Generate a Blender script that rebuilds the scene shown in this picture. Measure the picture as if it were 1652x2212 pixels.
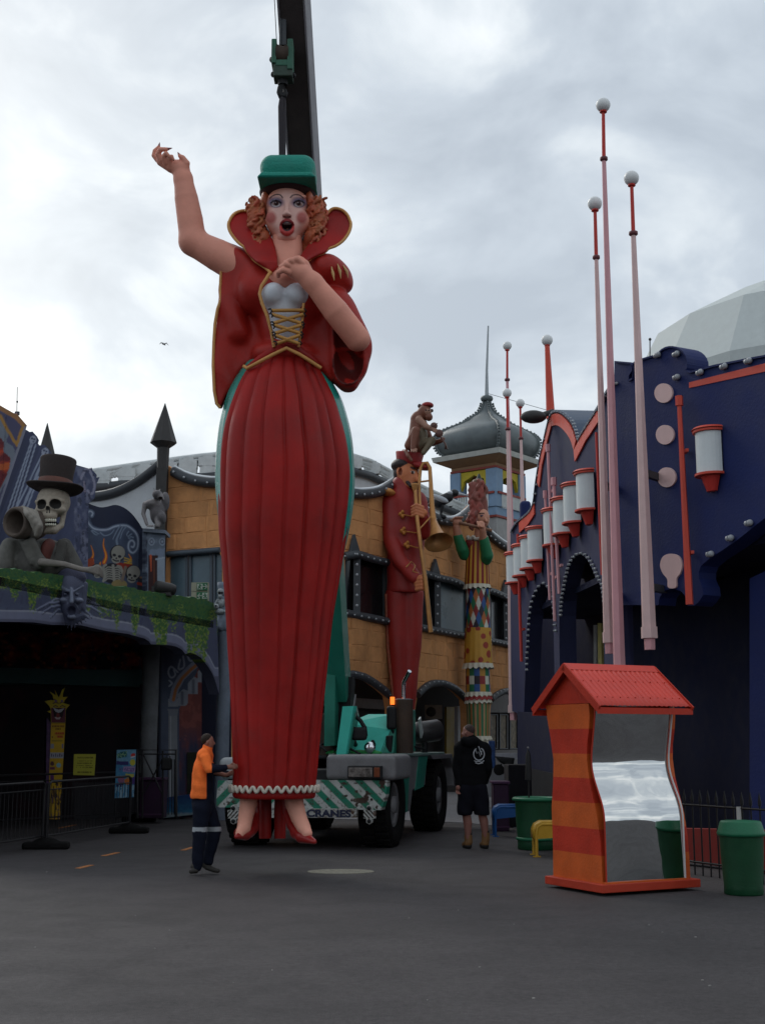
import bpy, math, random
import numpy as np
from mathutils import Vector, Matrix
from mathutils.geometry import delaunay_2d_cdt

for _o in list(bpy.data.objects):
    bpy.data.objects.remove(_o, do_unlink=True)
SC = bpy.context.scene
COL = SC.collection
rnd = random.Random(7)
RNG = np.random.default_rng(11)

# ------------------------------------------------------------------ camera
CAM_H = 1.65
PITCH = math.atan(497 / 2750.0)
ROLL = 0.0
YK = 1.268                                # depths below are written in units of 1.268 m
FPX, CX, CY = 2750.0, 826.0, 1106.0       # focal length and centre, for a 1652 x 2212 frame
R0 = Vector((1, 0, 0)); U0 = Vector((0, -math.sin(PITCH), math.cos(PITCH))); FW = Vector((0, math.cos(PITCH), math.sin(PITCH)))
RT = math.cos(ROLL) * R0 + math.sin(ROLL) * U0
UP = -math.sin(ROLL) * R0 + math.cos(ROLL) * U0
CAM = Vector((0, 0, CAM_H))
cam_data = bpy.data.cameras.new('camera')
cam = bpy.data.objects.new('camera', cam_data); COL.objects.link(cam)
cam.matrix_world = Matrix(((RT.x, UP.x, -FW.x, 0), (RT.y, UP.y, -FW.y, 0), (RT.z, UP.z, -FW.z, CAM_H), (0, 0, 0, 1)))
cam_data.sensor_fit = 'VERTICAL'; cam_data.sensor_height = 24.0
cam_data.lens = 24.0 * FPX / 2212.0
cam_data.clip_end = 3000; cam_data.clip_start = 0.1
SC.camera = cam

# ------------------------------------------------------------------ world: overcast sky with broken cloud
SUN_EL, SUN_AZ = math.radians(38), math.radians(-38)     # behind the cloud, ahead and to the left
w = bpy.data.worlds.new('World'); SC.world = w; w.use_nodes = True
N = w.node_tree.nodes; L = w.node_tree.links
for n in list(N): N.remove(n)
def wn(t, **kw):
    n = N.new(t)
    for k, v in kw.items(): setattr(n, k, v)
    return n
out = wn('ShaderNodeOutputWorld')
sky = wn('ShaderNodeTexSky', sky_type='NISHITA', sun_disc=False)
sky.sun_elevation = SUN_EL; sky.sun_rotation = SUN_AZ
sky.air_density = 1.0; sky.dust_density = 3.0
bg_sky = wn('ShaderNodeBackground'); bg_sky.inputs['Strength'].default_value = 0.07
L.new(sky.outputs[0], bg_sky.inputs[0])
tc = wn('ShaderNodeTexCoord')
sep = wn('ShaderNodeSeparateXYZ'); L.new(tc.outputs['Generated'], sep.inputs[0])
def mth(op, a, b=None, c=None, clamp=False):
    n = wn('ShaderNodeMath', operation=op); n.use_clamp = clamp
    for i, x in enumerate((a, b, c)):
        if x is None: continue
        if hasattr(x, 'is_output') or hasattr(x, 'links'): L.new(x, n.inputs[i])
        else: n.inputs[i].default_value = x
    return n.outputs[0]
zz = mth('ADD', mth('MAXIMUM', sep.outputs[2], 0.0), 0.22)
cx_ = mth('DIVIDE', sep.outputs[0], zz); cy_ = mth('DIVIDE', sep.outputs[1], zz)
comb = wn('ShaderNodeCombineXYZ'); L.new(cx_, comb.inputs[0]); L.new(cy_, comb.inputs[1])
def cloud(scale, detail, rough, off, dist=0.0, sx=1.0):
    mp = wn('ShaderNodeMapping'); L.new(comb.outputs[0], mp.inputs[0]); mp.inputs['Location'].default_value = off
    mp.inputs['Scale'].default_value = (sx, 1, 1)
    n = wn('ShaderNodeTexNoise'); n.inputs['Scale'].default_value = scale; n.inputs['Detail'].default_value = detail
    n.inputs['Roughness'].default_value = rough; n.inputs['Distortion'].default_value = dist
    L.new(mp.outputs[0], n.inputs['Vector']); return n.outputs['Fac']
c1 = cloud(1.5, 5, 0.48, (3.1, 1.7, 0), 0.25, 0.8)
nv = wn('ShaderNodeTexNoise'); nv.inputs['Scale'].default_value = 7.5; nv.inputs['Detail'].default_value = 7; nv.inputs['Roughness'].default_value = 0.52; nv.inputs['Distortion'].default_value = 0.35
nmp = wn('ShaderNodeMapping'); nmp.inputs['Scale'].default_value = (0.85, 0.85, 1.25); nmp.inputs['Location'].default_value = (0.4, 2.3, 0.9); L.new(tc.outputs['Generated'], nmp.inputs[0]); L.new(nmp.outputs[0], nv.inputs['Vector']); c2 = nv.outputs['Fac']
c3 = cloud(0.6, 2, 0.5, (1.2, 5.0, 0))
cs = mth('ADD', mth('MULTIPLY', c1, 0.42), mth('ADD', mth('MULTIPLY', c2, 0.52), mth('MULTIPLY', c3, 0.06)))
ramp = wn('ShaderNodeValToRGB'); L.new(cs, ramp.inputs[0])
e = ramp.color_ramp.elements
e[0].position = 0.42; e[0].color = (0.45, 0.51, 0.58, 1)
e[1].position = 0.62; e[1].color = (0.93, 0.97, 1.0, 1)
m1 = e.new(0.49); m1.color = (0.545, 0.61, 0.68, 1)
m2 = e.new(0.545); m2.color = (0.69, 0.75, 0.80, 1)
# thinner, brighter cloud round the hidden sun
sd = wn('ShaderNodeVectorMath', operation='DOT_PRODUCT'); L.new(tc.outputs['Generated'], sd.inputs[0])
gd = Vector((-0.47, 0.83, 0.29)).normalized(); sd.inputs[1].default_value = gd
glow = mth('POWER', mth('MAXIMUM', sd.outputs['Value'], 0.0), 26.0)
glow2 = mth('POWER', mth('MAXIMUM', sd.outputs['Value'], 0.0), 5.0)
sm = mth('ADD', mth('MULTIPLY', glow, 0.5), mth('MULTIPLY', glow2, 0.02))
glc = wn('ShaderNodeMix', data_type='RGBA', blend_type='ADD'); glc.inputs[0].default_value = 1.0
gcol = wn('ShaderNodeMix', data_type='RGBA'); gcol.inputs[6].default_value = (0, 0, 0, 1); gcol.inputs[7].default_value = (1.0, 0.95, 0.82, 1)
L.new(sm, gcol.inputs[0]); L.new(ramp.outputs[0], glc.inputs[6]); L.new(gcol.outputs[2], glc.inputs[7])
bg_c = wn('ShaderNodeBackground'); L.new(glc.outputs[2], bg_c.inputs[0]); bg_c.inputs['Strength'].default_value = 0.86
mixs = wn('ShaderNodeMixShader'); mixs.inputs[0].default_value = 0.93
L.new(bg_sky.outputs[0], mixs.inputs[1]); L.new(bg_c.outputs[0], mixs.inputs[2]); L.new(mixs.outputs[0], out.inputs[0])

sun_d = bpy.data.lights.new('sun', 'SUN'); sun_d.energy = 0.7; sun_d.angle = math.radians(25); sun_d.color = (1.0, 0.96, 0.9)
sun = bpy.data.objects.new('sun', sun_d); COL.objects.link(sun)
sdir = Vector((math.sin(SUN_AZ) * math.cos(SUN_EL), math.cos(SUN_AZ) * math.cos(SUN_EL), math.sin(SUN_EL)))
sun.rotation_euler = sdir.to_track_quat('Z', 'Y').to_euler()
sun.location = sdir * 50

SC.view_settings.view_transform = 'Standard'; SC.view_settings.look = 'None'
SC.view_settings.gamma = 1.0; SC.view_settings.use_curve_mapping = False
SC.view_settings.exposure = 0.42
SC.cycles.use_denoising = True
SC.cycles.max_bounces = 6

# ------------------------------------------------------------------ geometry helpers
def ray(px, py):
    return (FW * FPX + RT * (px - CX) - UP * (py - CY)).normalized()
def W(px, py, Y):
    """point on the vertical plane at distance Y that is seen at that place of the photograph"""
    d = ray(px, py); return CAM + d * (Y * YK / d.y)
def G(px, py, z=0.0):
    d = ray(px, py); return CAM + d * ((z - CAM_H) / d.z)
def PX(P):
    v = Vector(P) - CAM; zc = v.dot(FW); return CX + FPX * v.dot(RT) / zc, CY - FPX * v.dot(UP) / zc
def PXn(P):
    V = np.asarray(P, dtype=float) - np.array(CAM)
    zc = V @ np.array(FW); return CX + FPX * (V @ np.array(RT)) / zc, CY - FPX * (V @ np.array(UP)) / zc
def mpp(P):
    return (Vector(P) - CAM).dot(FW) / FPX

class VWall:
    """vertical wall over a plan polyline"""
    def __init__(s, pts):
        s.pts = [Vector((p[0], p[1])) for p in pts]; s.cum = [0.0]
        for a, b in zip(s.pts, s.pts[1:]): s.cum.append(s.cum[-1] + (b - a).length)
    def seg(s, d):
        for i in range(len(s.pts) - 1):
            if d <= s.cum[i + 1] or i == len(s.pts) - 2:
                return i
    def at(s, d, z, out=0.0):
        i = s.seg(d); a, b = s.pts[i], s.pts[i + 1]; t = (b - a).normalized()
        n = Vector((t.y, -t.x))                       # towards the camera when the wall runs left to right
        p = a + t * (d - s.cum[i]) + n * out
        return Vector((p.x, p.y, z))
    def hit(s, px, py):
        r = ray(px, py); best = None
        for i in range(len(s.pts) - 1):
            a, b = s.pts[i], s.pts[i + 1]; t = b - a
            den = r.x * t.y - r.y * t.x
            if abs(den) < 1e-9: continue
            k = (a.x * t.y - a.y * t.x) / den           # distance along the ray
            q = Vector((r.x * k, r.y * k))
            u = (q - a).dot(t) / t.length_squared
            lo = -9 if i == 0 else -1e-6; hi = 9 if i == len(s.pts) - 2 else 1 + 1e-6
            if k > 0 and lo <= u <= hi:
                if best is None or k < best[0]: best = (k, s.cum[i] + u * t.length, CAM_H + r.z * k)
        return best[1], best[2]
    def wo(s, px, py, out=0.0):
        d, z = s.hit(px, py); return s.at(d, z, out)
    def nrm(s, d):
        i = s.seg(d); t = (s.pts[i + 1] - s.pts[i]).normalized(); return Vector((t.y, -t.x, 0))
    def w(s, px, py, out=0.0):
        """the place `out` metres in front of the wall that is seen there"""
        d, z = s.hit(px, py); n = s.nrm(d); r = ray(px, py); return s.at(d, z) - r * (out / max(-r.dot(n), .15))

# ------------------------------------------------------------------ materials
MATS = {}
def mat(name, col, rough=0.6, metal=0.0, var=0.12, scale=3.0, bump=0.15, bscale=40.0, vcol=False, spec=0.33, emit=0.0, dirt=0.0, coat=0.0, orand=0.0):
    if name in MATS: return MATS[name]
    m = bpy.data.materials.new(name); MATS[name] = m; m.use_nodes = True
    n = m.node_tree.nodes; l = m.node_tree.links; b = n['Principled BSDF']
    tcn = n.new('ShaderNodeTexCoord')
    ns = n.new('ShaderNodeTexNoise'); ns.inputs['Scale'].default_value = scale; ns.inputs['Detail'].default_value = 6; ns.inputs['Roughness'].default_value = 0.62
    l.new(tcn.outputs['Object'], ns.inputs['Vector'])
    mr = n.new('ShaderNodeMapRange'); l.new(ns.outputs['Fac'], mr.inputs[0])
    mr.inputs[1].default_value = 0.3; mr.inputs[2].default_value = 0.7; mr.inputs[3].default_value = 1 - var; mr.inputs[4].default_value = 1 + var
    mx = n.new('ShaderNodeMix'); mx.data_type = 'RGBA'; mx.blend_type = 'MULTIPLY'; mx.inputs[0].default_value = 1
    if vcol:
        at = n.new('ShaderNodeAttribute'); at.attribute_name = 'Col'; l.new(at.outputs['Color'], mx.inputs[6])
    else:
        mx.inputs[6].default_value = (*col, 1)
    l.new(mr.outputs[0], mx.inputs[7])
    src = mx.outputs[2]
    if orand:
        oi = n.new('ShaderNodeObjectInfo'); ro = n.new('ShaderNodeMapRange'); l.new(oi.outputs['Random'], ro.inputs[0])
        ro.inputs[3].default_value = 1 - orand; ro.inputs[4].default_value = 1 + orand
        mo = n.new('ShaderNodeMix'); mo.data_type = 'RGBA'; mo.blend_type = 'MULTIPLY'; mo.inputs[0].default_value = 1
        l.new(src, mo.inputs[6]); l.new(ro.outputs[0], mo.inputs[7]); src = mo.outputs[2]
    if dirt > 0:
        n2 = n.new('ShaderNodeTexNoise'); n2.inputs['Scale'].default_value = scale * 2.3; n2.inputs['Detail'].default_value = 8; n2.inputs['Roughness'].default_value = 0.7
        l.new(tcn.outputs['Object'], n2.inputs['Vector'])
        r2 = n.new('ShaderNodeMapRange'); l.new(n2.outputs['Fac'], r2.inputs[0]); r2.inputs[1].default_value = 0.52; r2.inputs[2].default_value = 0.72
        r2.inputs[3].default_value = 0; r2.inputs[4].default_value = dirt
        m3 = n.new('ShaderNodeMix'); m3.data_type = 'RGBA'; l.new(r2.outputs[0], m3.inputs[0]); l.new(src, m3.inputs[6]); m3.inputs[7].default_value = (0.06, 0.05, 0.04, 1)
        src = m3.outputs[2]
    l.new(src, b.inputs['Base Color'])
    rr = n.new('ShaderNodeMapRange'); l.new(ns.outputs['Fac'], rr.inputs[0]); rr.inputs[1].default_value = 0.3; rr.inputs[2].default_value = 0.7
    rr.inputs[3].default_value = max(0.02, rough - 0.08 * (rough > 0.1)); rr.inputs[4].default_value = min(1, rough + 0.1 * (rough > 0.1)); l.new(rr.outputs[0], b.inputs['Roughness'])
    b.inputs['Metallic'].default_value = metal; b.inputs['Specular IOR Level'].default_value = spec
    if coat: b.inputs['Coat Weight'].default_value = coat; b.inputs['Coat Roughness'].default_value = 0.25
    if bump > 0:
        nb = n.new('ShaderNodeTexNoise'); nb.inputs['Scale'].default_value = bscale; nb.inputs['Detail'].default_value = 4; l.new(tcn.outputs['Object'], nb.inputs['Vector'])
        bp = n.new('ShaderNodeBump'); bp.inputs['Strength'].default_value = bump; bp.inputs['Distance'].default_value = 0.02
        l.new(nb.outputs['Fac'], bp.inputs['Height']); l.new(bp.outputs[0], b.inputs['Normal'])
    if emit:
        b.inputs['Emission Color'].default_value = (*col, 1); b.inputs['Emission Strength'].default_value = emit
    return m
def srgb(r, g, b):
    f = lambda c: (c / 255 / 12.92) if c / 255 <= 0.04045 else ((c / 255 + 0.055) / 1.055) ** 2.4
    return (f(r), f(g), f(b))

# ------------------------------------------------------------------ object helpers
def link(o, parent=None):
    COL.objects.link(o)
    if parent is not None: o.parent = parent
    return o
def tag(o, label=None, cat=None, group=None, kind=None):
    if label: o['label'] = label
    if cat: o['category'] = cat
    if group: o['group'] = group
    if kind: o['kind'] = kind
    return o
def thing(name, label, cat, group=None, loc=(0, 0, 0)):
    o = bpy.data.objects.new(name, None); link(o); o.location = loc; o.empty_display_size = 0.2
    return tag(o, label, cat, group)
class MB:
    """collects shapes for one mesh, in world coordinates"""
    def __init__(s): s.v = []; s.f = []; s.c = []; s.uc = False; s.sm = []
    def add(s, vs, fs, col=None, smooth=False):
        b = len(s.v); s.v += [tuple(x) for x in vs]; s.f += [tuple(i + b for i in f) for f in fs]
        s.sm += [smooth] * len(fs)
        if col is not None: s.uc = True
        s.c += [col or (0.5, 0.5, 0.5)] * len(vs); return s
    def box(s, c, size, ax=None, col=None):
        c = Vector(c); X, Y, Z = ax if ax else (Vector((1, 0, 0)), Vector((0, 1, 0)), Vector((0, 0, 1)))
        hx, hy, hz = size[0] / 2, size[1] / 2, size[2] / 2
        vs = [c + X * hx * a + Y * hy * b + Z * hz * d for a in (-1, 1) for b in (-1, 1) for d in (-1, 1)]
        return s.add(vs, [(0, 1, 3, 2), (4, 6, 7, 5), (0, 4, 5, 1), (2, 3, 7, 6), (0, 2, 6, 4), (1, 5, 7, 3)], col)
    def tube(s, pts, rad, n=10, col=None, caps=True, sx=1.0, rot=0.0, smooth=True):
        pts = [Vector(p) for p in pts]; m = len(pts)
        rad = [rad] * m if not hasattr(rad, '__len__') else rad
        vs = []; prev = None
        for i, p in enumerate(pts):
            t = (pts[min(i + 1, m - 1)] - pts[max(i - 1, 0)])
            t = t.normalized() if t.length > 1e-9 else Vector((0, 0, 1))
            ref = Vector((0, 1, 0)) if abs(t.y) < 0.9 else Vector((1, 0, 0))
            a = (t.cross(ref)).normalized() if prev is None else (prev - t * prev.dot(t)).normalized()
            prev = a; b = t.cross(a)
            for k in range(n):
                q = 2 * math.pi * k / n + rot
                vs.append(p + (a * math.cos(q) * sx + b * math.sin(q)) * rad[i])
        fs = [(i * n + k, i * n + (k + 1) % n, (i + 1) * n + (k + 1) % n, (i + 1) * n + k) for i in range(m - 1) for k in range(n)]
        s.add(vs, fs, col, smooth)
        if caps:
            s.add([vs[k] for k in range(n)], [tuple(range(n - 1, -1, -1))], col)
            s.add([vs[(m - 1) * n + k] for k in range(n)], [tuple(range(n))], col)
        return s
    def lathe(s, c, prof, n=24, ax=(0, 0, 1), col=None, smooth=True):
        c = Vector(c); A = Vector(ax).normalized()
        ref = Vector((0, 1, 0)) if abs(A.y) < 0.9 else Vector((1, 0, 0))
        a = A.cross(ref).normalized(); b = A.cross(a)
        vs = [c + A * z + (a * math.cos(2 * math.pi * k / n) + b * math.sin(2 * math.pi * k / n)) * max(r, 1e-4) for r, z in prof for k in range(n)]
        m = len(prof)
        fs = [(i * n + k, i * n + (k + 1) % n, (i + 1) * n + (k + 1) % n, (i + 1) * n + k) for i in range(m - 1) for k in range(n)]
        fs += [tuple(range(n - 1, -1, -1)), tuple((m - 1) * n + k for k in range(n))]
        return s.add(vs, fs, col, smooth)
    def ball(s, c, r, n=16, m=10, col=None):
        r = (r, r, r) if not hasattr(r, '__len__') else r; c = Vector(c); vs = []
        for i in range(m + 1):
            t = math.pi * i / m
            for k in range(n):
                q = 2 * math.pi * k / n
                vs.append(c + Vector((r[0] * math.sin(t) * math.cos(q), r[1] * math.sin(t) * math.sin(q), r[2] * math.cos(t))))
        fs = [(i * n + k, (i + 1) * n + k, (i + 1) * n + (k + 1) % n, i * n + (k + 1) % n) for i in range(m) for k in range(n)]
        return s.add(vs, fs, col, True)
    def prism(s, front, back, col=None):
        """two matching rings of points"""
        n = len(front); vs = list(front) + list(back)
        fs = [(i, (i + 1) % n, n + (i + 1) % n, n + i) for i in range(n)]
        s.add(vs, fs, col)
        from mathutils.geometry import tessellate_polygon
        tri = tessellate_polygon([[Vector(p) for p in front]])
        s.add(front, [tuple(t) for t in tri], col); s.add(back, [tuple(reversed(t)) for t in tri], col)
        return s
    def build(s, name, m, parent=None, bevel=0.0):
        me = bpy.data.meshes.new(name); me.from_pydata(s.v, [], s.f)
        me.polygons.foreach_set('use_smooth', s.sm)
        if s.uc:
            a = me.color_attributes.new('Col', 'FLOAT_COLOR', 'POINT')
            a.data.foreach_set('color', np.array([(*c, 1.0) for c in s.c], dtype=np.float32).ravel())
        me.materials.append(m); me.update()
        o = bpy.data.objects.new(name, me); link(o, parent)
        if parent is not None: o.matrix_parent_inverse = parent_inv(parent)
        if bevel:
            md = o.modifiers.new('bevel', 'BEVEL'); md.width = bevel; md.segments = 2; md.limit_method = 'ANGLE'; md.angle_limit = 0.7
        return o
def parent_inv(p):
    if p is None or p.type != 'EMPTY': return Matrix.Identity(4)
    return (Matrix.Translation(p.location) @ p.rotation_euler.to_matrix().to_4x4()).inverted()
def copy_tree(o, parent=None, off=None):
    c = o.copy(); link(c)
    if parent is not None: c.parent = parent
    for ch in list(o.children): copy_tree(ch, c)
    return c
def mesh_np(name, V, F, m, parent=None, col=None, smooth=True):
    me = bpy.data.meshes.new(name); V = np.asarray(V, np.float32); F = np.asarray(F, np.int32)
    me.vertices.add(len(V)); me.vertices.foreach_set('co', V.ravel())
    k = F.shape[1]
    me.loops.add(len(F) * k); me.loops.foreach_set('vertex_index', F.ravel())
    me.polygons.add(len(F)); me.polygons.foreach_set('loop_start', np.arange(0, len(F) * k, k, dtype=np.int32))
    me.polygons.foreach_set('loop_total', np.full(len(F), k, dtype=np.int32))
    me.polygons.foreach_set('use_smooth', np.full(len(F), smooth))
    me.update(calc_edges=True); me.validate()
    if col is not None:
        a = me.color_attributes.new('Col', 'FLOAT_COLOR', 'POINT')
        a.data.foreach_set('color', np.concatenate([col, np.ones((len(col), 1))], 1).astype(np.float32).ravel())
    me.materials.append(m)
    o = bpy.data.objects.new(name, me); link(o, parent)
    if parent is not None: o.matrix_parent_inverse = parent_inv(parent)
    return o

# ------------------------------------------------------------------ sculpting with distance fields
class Sculpt:
    """list of solids blended smoothly, turned into one surface (surface nets)"""
    def __init__(s): s.ops = []
    def _add(s, fn, lo, hi, k, col, op, slot=None): s.ops.append((fn, np.array(lo, float), np.array(hi, float), k, col, op)); return s
    def cone(s, a, b, r1, r2=None, k=0.02, col=None, op='u', fy=1.0):
        r2 = r1 if r2 is None else r2
        a = np.array(a, float); b = np.array(b, float); ba = b - a; l2 = max(ba @ ba, 1e-12); R = max(r1, r2)
        def fn(X, Y, Z):
            px, py, pz = X - a[0], (Y - a[1]), Z - a[2]
            h = np.clip((px * ba[0] + py * ba[1] + pz * ba[2]) / l2, 0, 1)
            return np.sqrt((px - ba[0] * h) ** 2 + ((py - ba[1] * h) / fy) ** 2 + (pz - ba[2] * h) ** 2) - (r1 + (r2 - r1) * h)
        Rv = np.array([R, R * max(fy, 1), R])
        return s._add(fn, np.minimum(a, b) - Rv, np.maximum(a, b) + Rv, k, col, op)
    def chain(s, pts, rad, k=0.02, col=None, op='u', fy=1.0):
        for i in range(len(pts) - 1): s.cone(pts[i], pts[i + 1], rad[i], rad[i + 1], k if i == 0 else min(k, .004), col, op, fy)
        return s
    def ell(s, c, r, k=0.02, col=None, op='u', rot=None):
        c = np.array(c, float); r = np.array(r, float)
        M = None if rot is None else np.array(rot)
        def fn(X, Y, Z):
            x, y, z = X - c[0], Y - c[1], Z - c[2]
            if M is not None:
                x, y, z = (M[0, 0] * x + M[1, 0] * y + M[2, 0] * z, M[0, 1] * x + M[1, 1] * y + M[2, 1] * z, M[0, 2] * x + M[1, 2] * y + M[2, 2] * z)
            k0 = np.sqrt((x / r[0]) ** 2 + (y / r[1]) ** 2 + (z / r[2]) ** 2)
            k1 = np.sqrt((x / r[0] ** 2) ** 2 + (y / r[1] ** 2) ** 2 + (z / r[2] ** 2) ** 2) + 1e-9
            return k0 * (k0 - 1) / k1
        e = r if M is None else np.full(3, r.max())
        return s._add(fn, c - e, c + e, k, col, op)
    def box(s, c, h, rd=0.01, k=0.01, col=None, op='u', rot=None):
        c = np.array(c, float); h = np.array(h, float); M = None if rot is None else np.array(rot)
        def fn(X, Y, Z):
            x, y, z = X - c[0], Y - c[1], Z - c[2]
            if M is not None:
                x, y, z = (M[0, 0] * x + M[1, 0] * y + M[2, 0] * z, M[0, 1] * x + M[1, 1] * y + M[2, 1] * z, M[0, 2] * x + M[1, 2] * y + M[2, 2] * z)
            qx, qy, qz = np.abs(x) - h[0] + rd, np.abs(y) - h[1] + rd, np.abs(z) - h[2] + rd
            return np.sqrt(np.maximum(qx, 0) ** 2 + np.maximum(qy, 0) ** 2 + np.maximum(qz, 0) ** 2) + np.minimum(np.maximum(qx, np.maximum(qy, qz)), 0) - rd
        e = h if M is None else np.full(3, np.linalg.norm(h))
        return s._add(fn, c - e, c + e, k, col, op)
    def poly(s, F, pts, y0, h, rd=0.02, k=0.02, col=None, op='u'):
        """slab cut to an outline in photo units; y0(x, z) is the depth of its middle relative to the figure"""
        Q = [F(*p) for p in pts]; q2 = [(float(p[0]), float(p[2])) for p in Q]; yb = float(Q[0][1]); yf = y0 if callable(y0) else (lambda x, z: y0)
        def fn(X, Y, Z):
            g = yb / (yb + yf(X, Z)); x, z = np.broadcast_arrays(X * g, CAM_H + (Z - CAM_H) * g); d, _ = sdseg(x, z, q2 + [q2[0]]); d = np.where(inpoly(x, z, q2), -d, d) + rd
            e = np.abs(Y - yb - yf(X, Z)) - h + rd
            return np.sqrt(np.maximum(d, 0) ** 2 + np.maximum(e, 0) ** 2) + np.minimum(np.maximum(d, e), 0) - rd
        ys = [yf(a, b) for a, b in q2]; xs = [a for a, b in q2]; zs = [b for a, b in q2]
        sl = [(yb + q) / yb for q in ys]; gs = (min(sl), max(sl)); xx = [a * g for a in (min(xs), max(xs)) for g in gs]; zz = [CAM_H + (a - CAM_H) * g for a in (min(zs), max(zs)) for g in gs]
        return s._add(fn, (min(xx), yb + min(ys) - h, min(zz)), (max(xx), yb + max(ys) + h, max(zz)), k, col, op)
    def field(s, fn, lo, hi, k=0.01, col=None, op='u'): return s._add(fn, lo, hi, k, col, op)
    def build(s, name, res, m, parent=None, paint=None, base=None, warp=None, smooth=True):
        us = [o for o in s.ops if o[5] == 'u']
        lo = np.min([o[1] for o in us], 0) - 3 * res; hi = np.max([o[2] for o in us], 0) + 3 * res
        n = np.ceil((hi - lo) / res).astype(int) + 1
        ax = [lo[i] + res * np.arange(n[i]) for i in range(3)]
        BIG = 4 * res + 0.2
        D = np.full(n, BIG, np.float32)
        for fn, a, b, k, col, op in s.ops:
            mg = 3 * res + k * 1.3
            i0 = np.clip(((a - mg - lo) / res).astype(int), 0, n - 1); i1 = np.clip(np.ceil((b + mg - lo) / res).astype(int) + 1, 1, n)
            sl = tuple(slice(i0[i], i1[i]) for i in range(3))
            X, Y, Z = np.meshgrid(*[ax[i][sl[i]] for i in range(3)], indexing='ij', sparse=True)
            if D[sl].size == 0: continue
            d = fn(X, Y, Z).astype(np.float32); A = D[sl]
            if op == 'u':
                h = np.maximum(k - np.abs(A - d), 0) / max(k, 1e-6); D[sl] = np.minimum(A, d) - h * h * k * 0.25
            else:
                d = -d; h = np.maximum(k - np.abs(A - d), 0) / max(k, 1e-6); D[sl] = np.maximum(A, d) + h * h * k * 0.25
        if warp is not None:
            X, Y, Z = np.meshgrid(*ax, indexing='ij', sparse=True); D = D + warp(X, Y, Z).astype(np.float32)
        V, F = surface_nets(D, lo, res)
        if base is not None or paint is not None or any(o[4] is not None for o in us):
            C = np.tile(np.array(base or (.5, .5, .5), float), (len(V), 1)); best = np.full(len(V), 1e9)
            for fn, a, b, k, col, op in s.ops:
                if col is None: continue
                d = fn(V[:, 0], V[:, 1], V[:, 2])
                d = d if op == 'u' else np.where(np.abs(d) < res * 0.8, -1e3, 1e9)
                q = d < best; C[q] = col; best[q] = d[q]
            if paint is not None: C = paint(V, C)
        else: C = None
        return mesh_np(name, V, F, m, parent, C, smooth)
def surface_nets(D, lo, res):
    S = D < 0; nx, ny, nz = D.shape
    cnt = np.zeros((nx - 1, ny - 1, nz - 1), np.int8)
    for dx in (0, 1):
        for dy in (0, 1):
            for dz in (0, 1): cnt += S[dx:nx - 1 + dx, dy:ny - 1 + dy, dz:nz - 1 + dz]
    act = np.argwhere((cnt > 0) & (cnt < 8))
    idx = np.full(cnt.shape, -1, np.int32); idx[act[:, 0], act[:, 1], act[:, 2]] = np.arange(len(act))
    P = np.zeros((len(act), 3)); c = np.zeros(len(act))
    cor = [(a, b, d) for a in (0, 1) for b in (0, 1) for d in (0, 1)]
    val = {q: D[act[:, 0] + q[0], act[:, 1] + q[1], act[:, 2] + q[2]] for q in cor}
    for q in cor:
        for ax in range(3):
            if q[ax]: continue
            q2 = tuple(1 if i == ax else q[i] for i in range(3))
            a, b = val[q], val[q2]; mk = (a < 0) != (b < 0)
            t = np.where(mk, a / np.where(mk, a - b, 1), 0)
            p = np.array(q, float)[None].repeat(len(act), 0); p[:, ax] += t
            P += p * mk[:, None]; c += mk
    V = lo + (act + P / np.maximum(c, 1)[:, None]) * res
    Fs = []
    for ax in range(3):
        o1, o2 = [(1, 2), (2, 0), (0, 1)][ax]
        sl_a = [slice(1, -1)] * 3; sl_b = [slice(1, -1)] * 3
        sl_a[ax] = slice(0, -1); sl_b[ax] = slice(1, None)
        A = S[tuple(sl_a)]; B = S[tuple(sl_b)]
        e = np.argwhere(A != B)
        if not len(e): continue
        fl = A[e[:, 0], e[:, 1], e[:, 2]]
        base = e.copy()
        for o in range(3):
            if o != ax: base[:, o] += 1
        def ci(d1, d2):
            q = base.copy(); q[:, o1] -= d1; q[:, o2] -= d2
            return idx[q[:, 0], q[:, 1], q[:, 2]]
        q = np.stack([ci(1, 1), ci(0, 1), ci(0, 0), ci(1, 0)], 1)
        q[~fl] = q[~fl][:, ::-1]; Fs.append(q)
    return V, np.concatenate(Fs)

# ------------------------------------------------------------------ painted boards (real flat paint on real boards)
def vnoise(x, y, seed=0):
    x = np.asarray(x, float); y = np.asarray(y, float); xi = np.floor(x).astype(int); yi = np.floor(y).astype(int)
    fx, fy = x - xi, y - yi; fx = fx * fx * (3 - 2 * fx); fy = fy * fy * (3 - 2 * fy)
    def h(a, b):
        n = (a * 374761393 + b * 668265263 + seed * 974711) & 0x7fffffff
        n = ((n ^ (n >> 13)) * 1274126177) & 0x7fffffff
        return ((n ^ (n >> 16)) & 0xffff) / 65535.0
    return (h(xi, yi) * (1 - fx) + h(xi + 1, yi) * fx) * (1 - fy) + (h(xi, yi + 1) * (1 - fx) + h(xi + 1, yi + 1) * fx) * fy
def fbm(x, y, seed=0, o=4):
    return sum(vnoise(x * 2 ** i, y * 2 ** i, seed + i) * 0.5 ** (i + 1) for i in range(o)) / (1 - 0.5 ** o)
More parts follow.
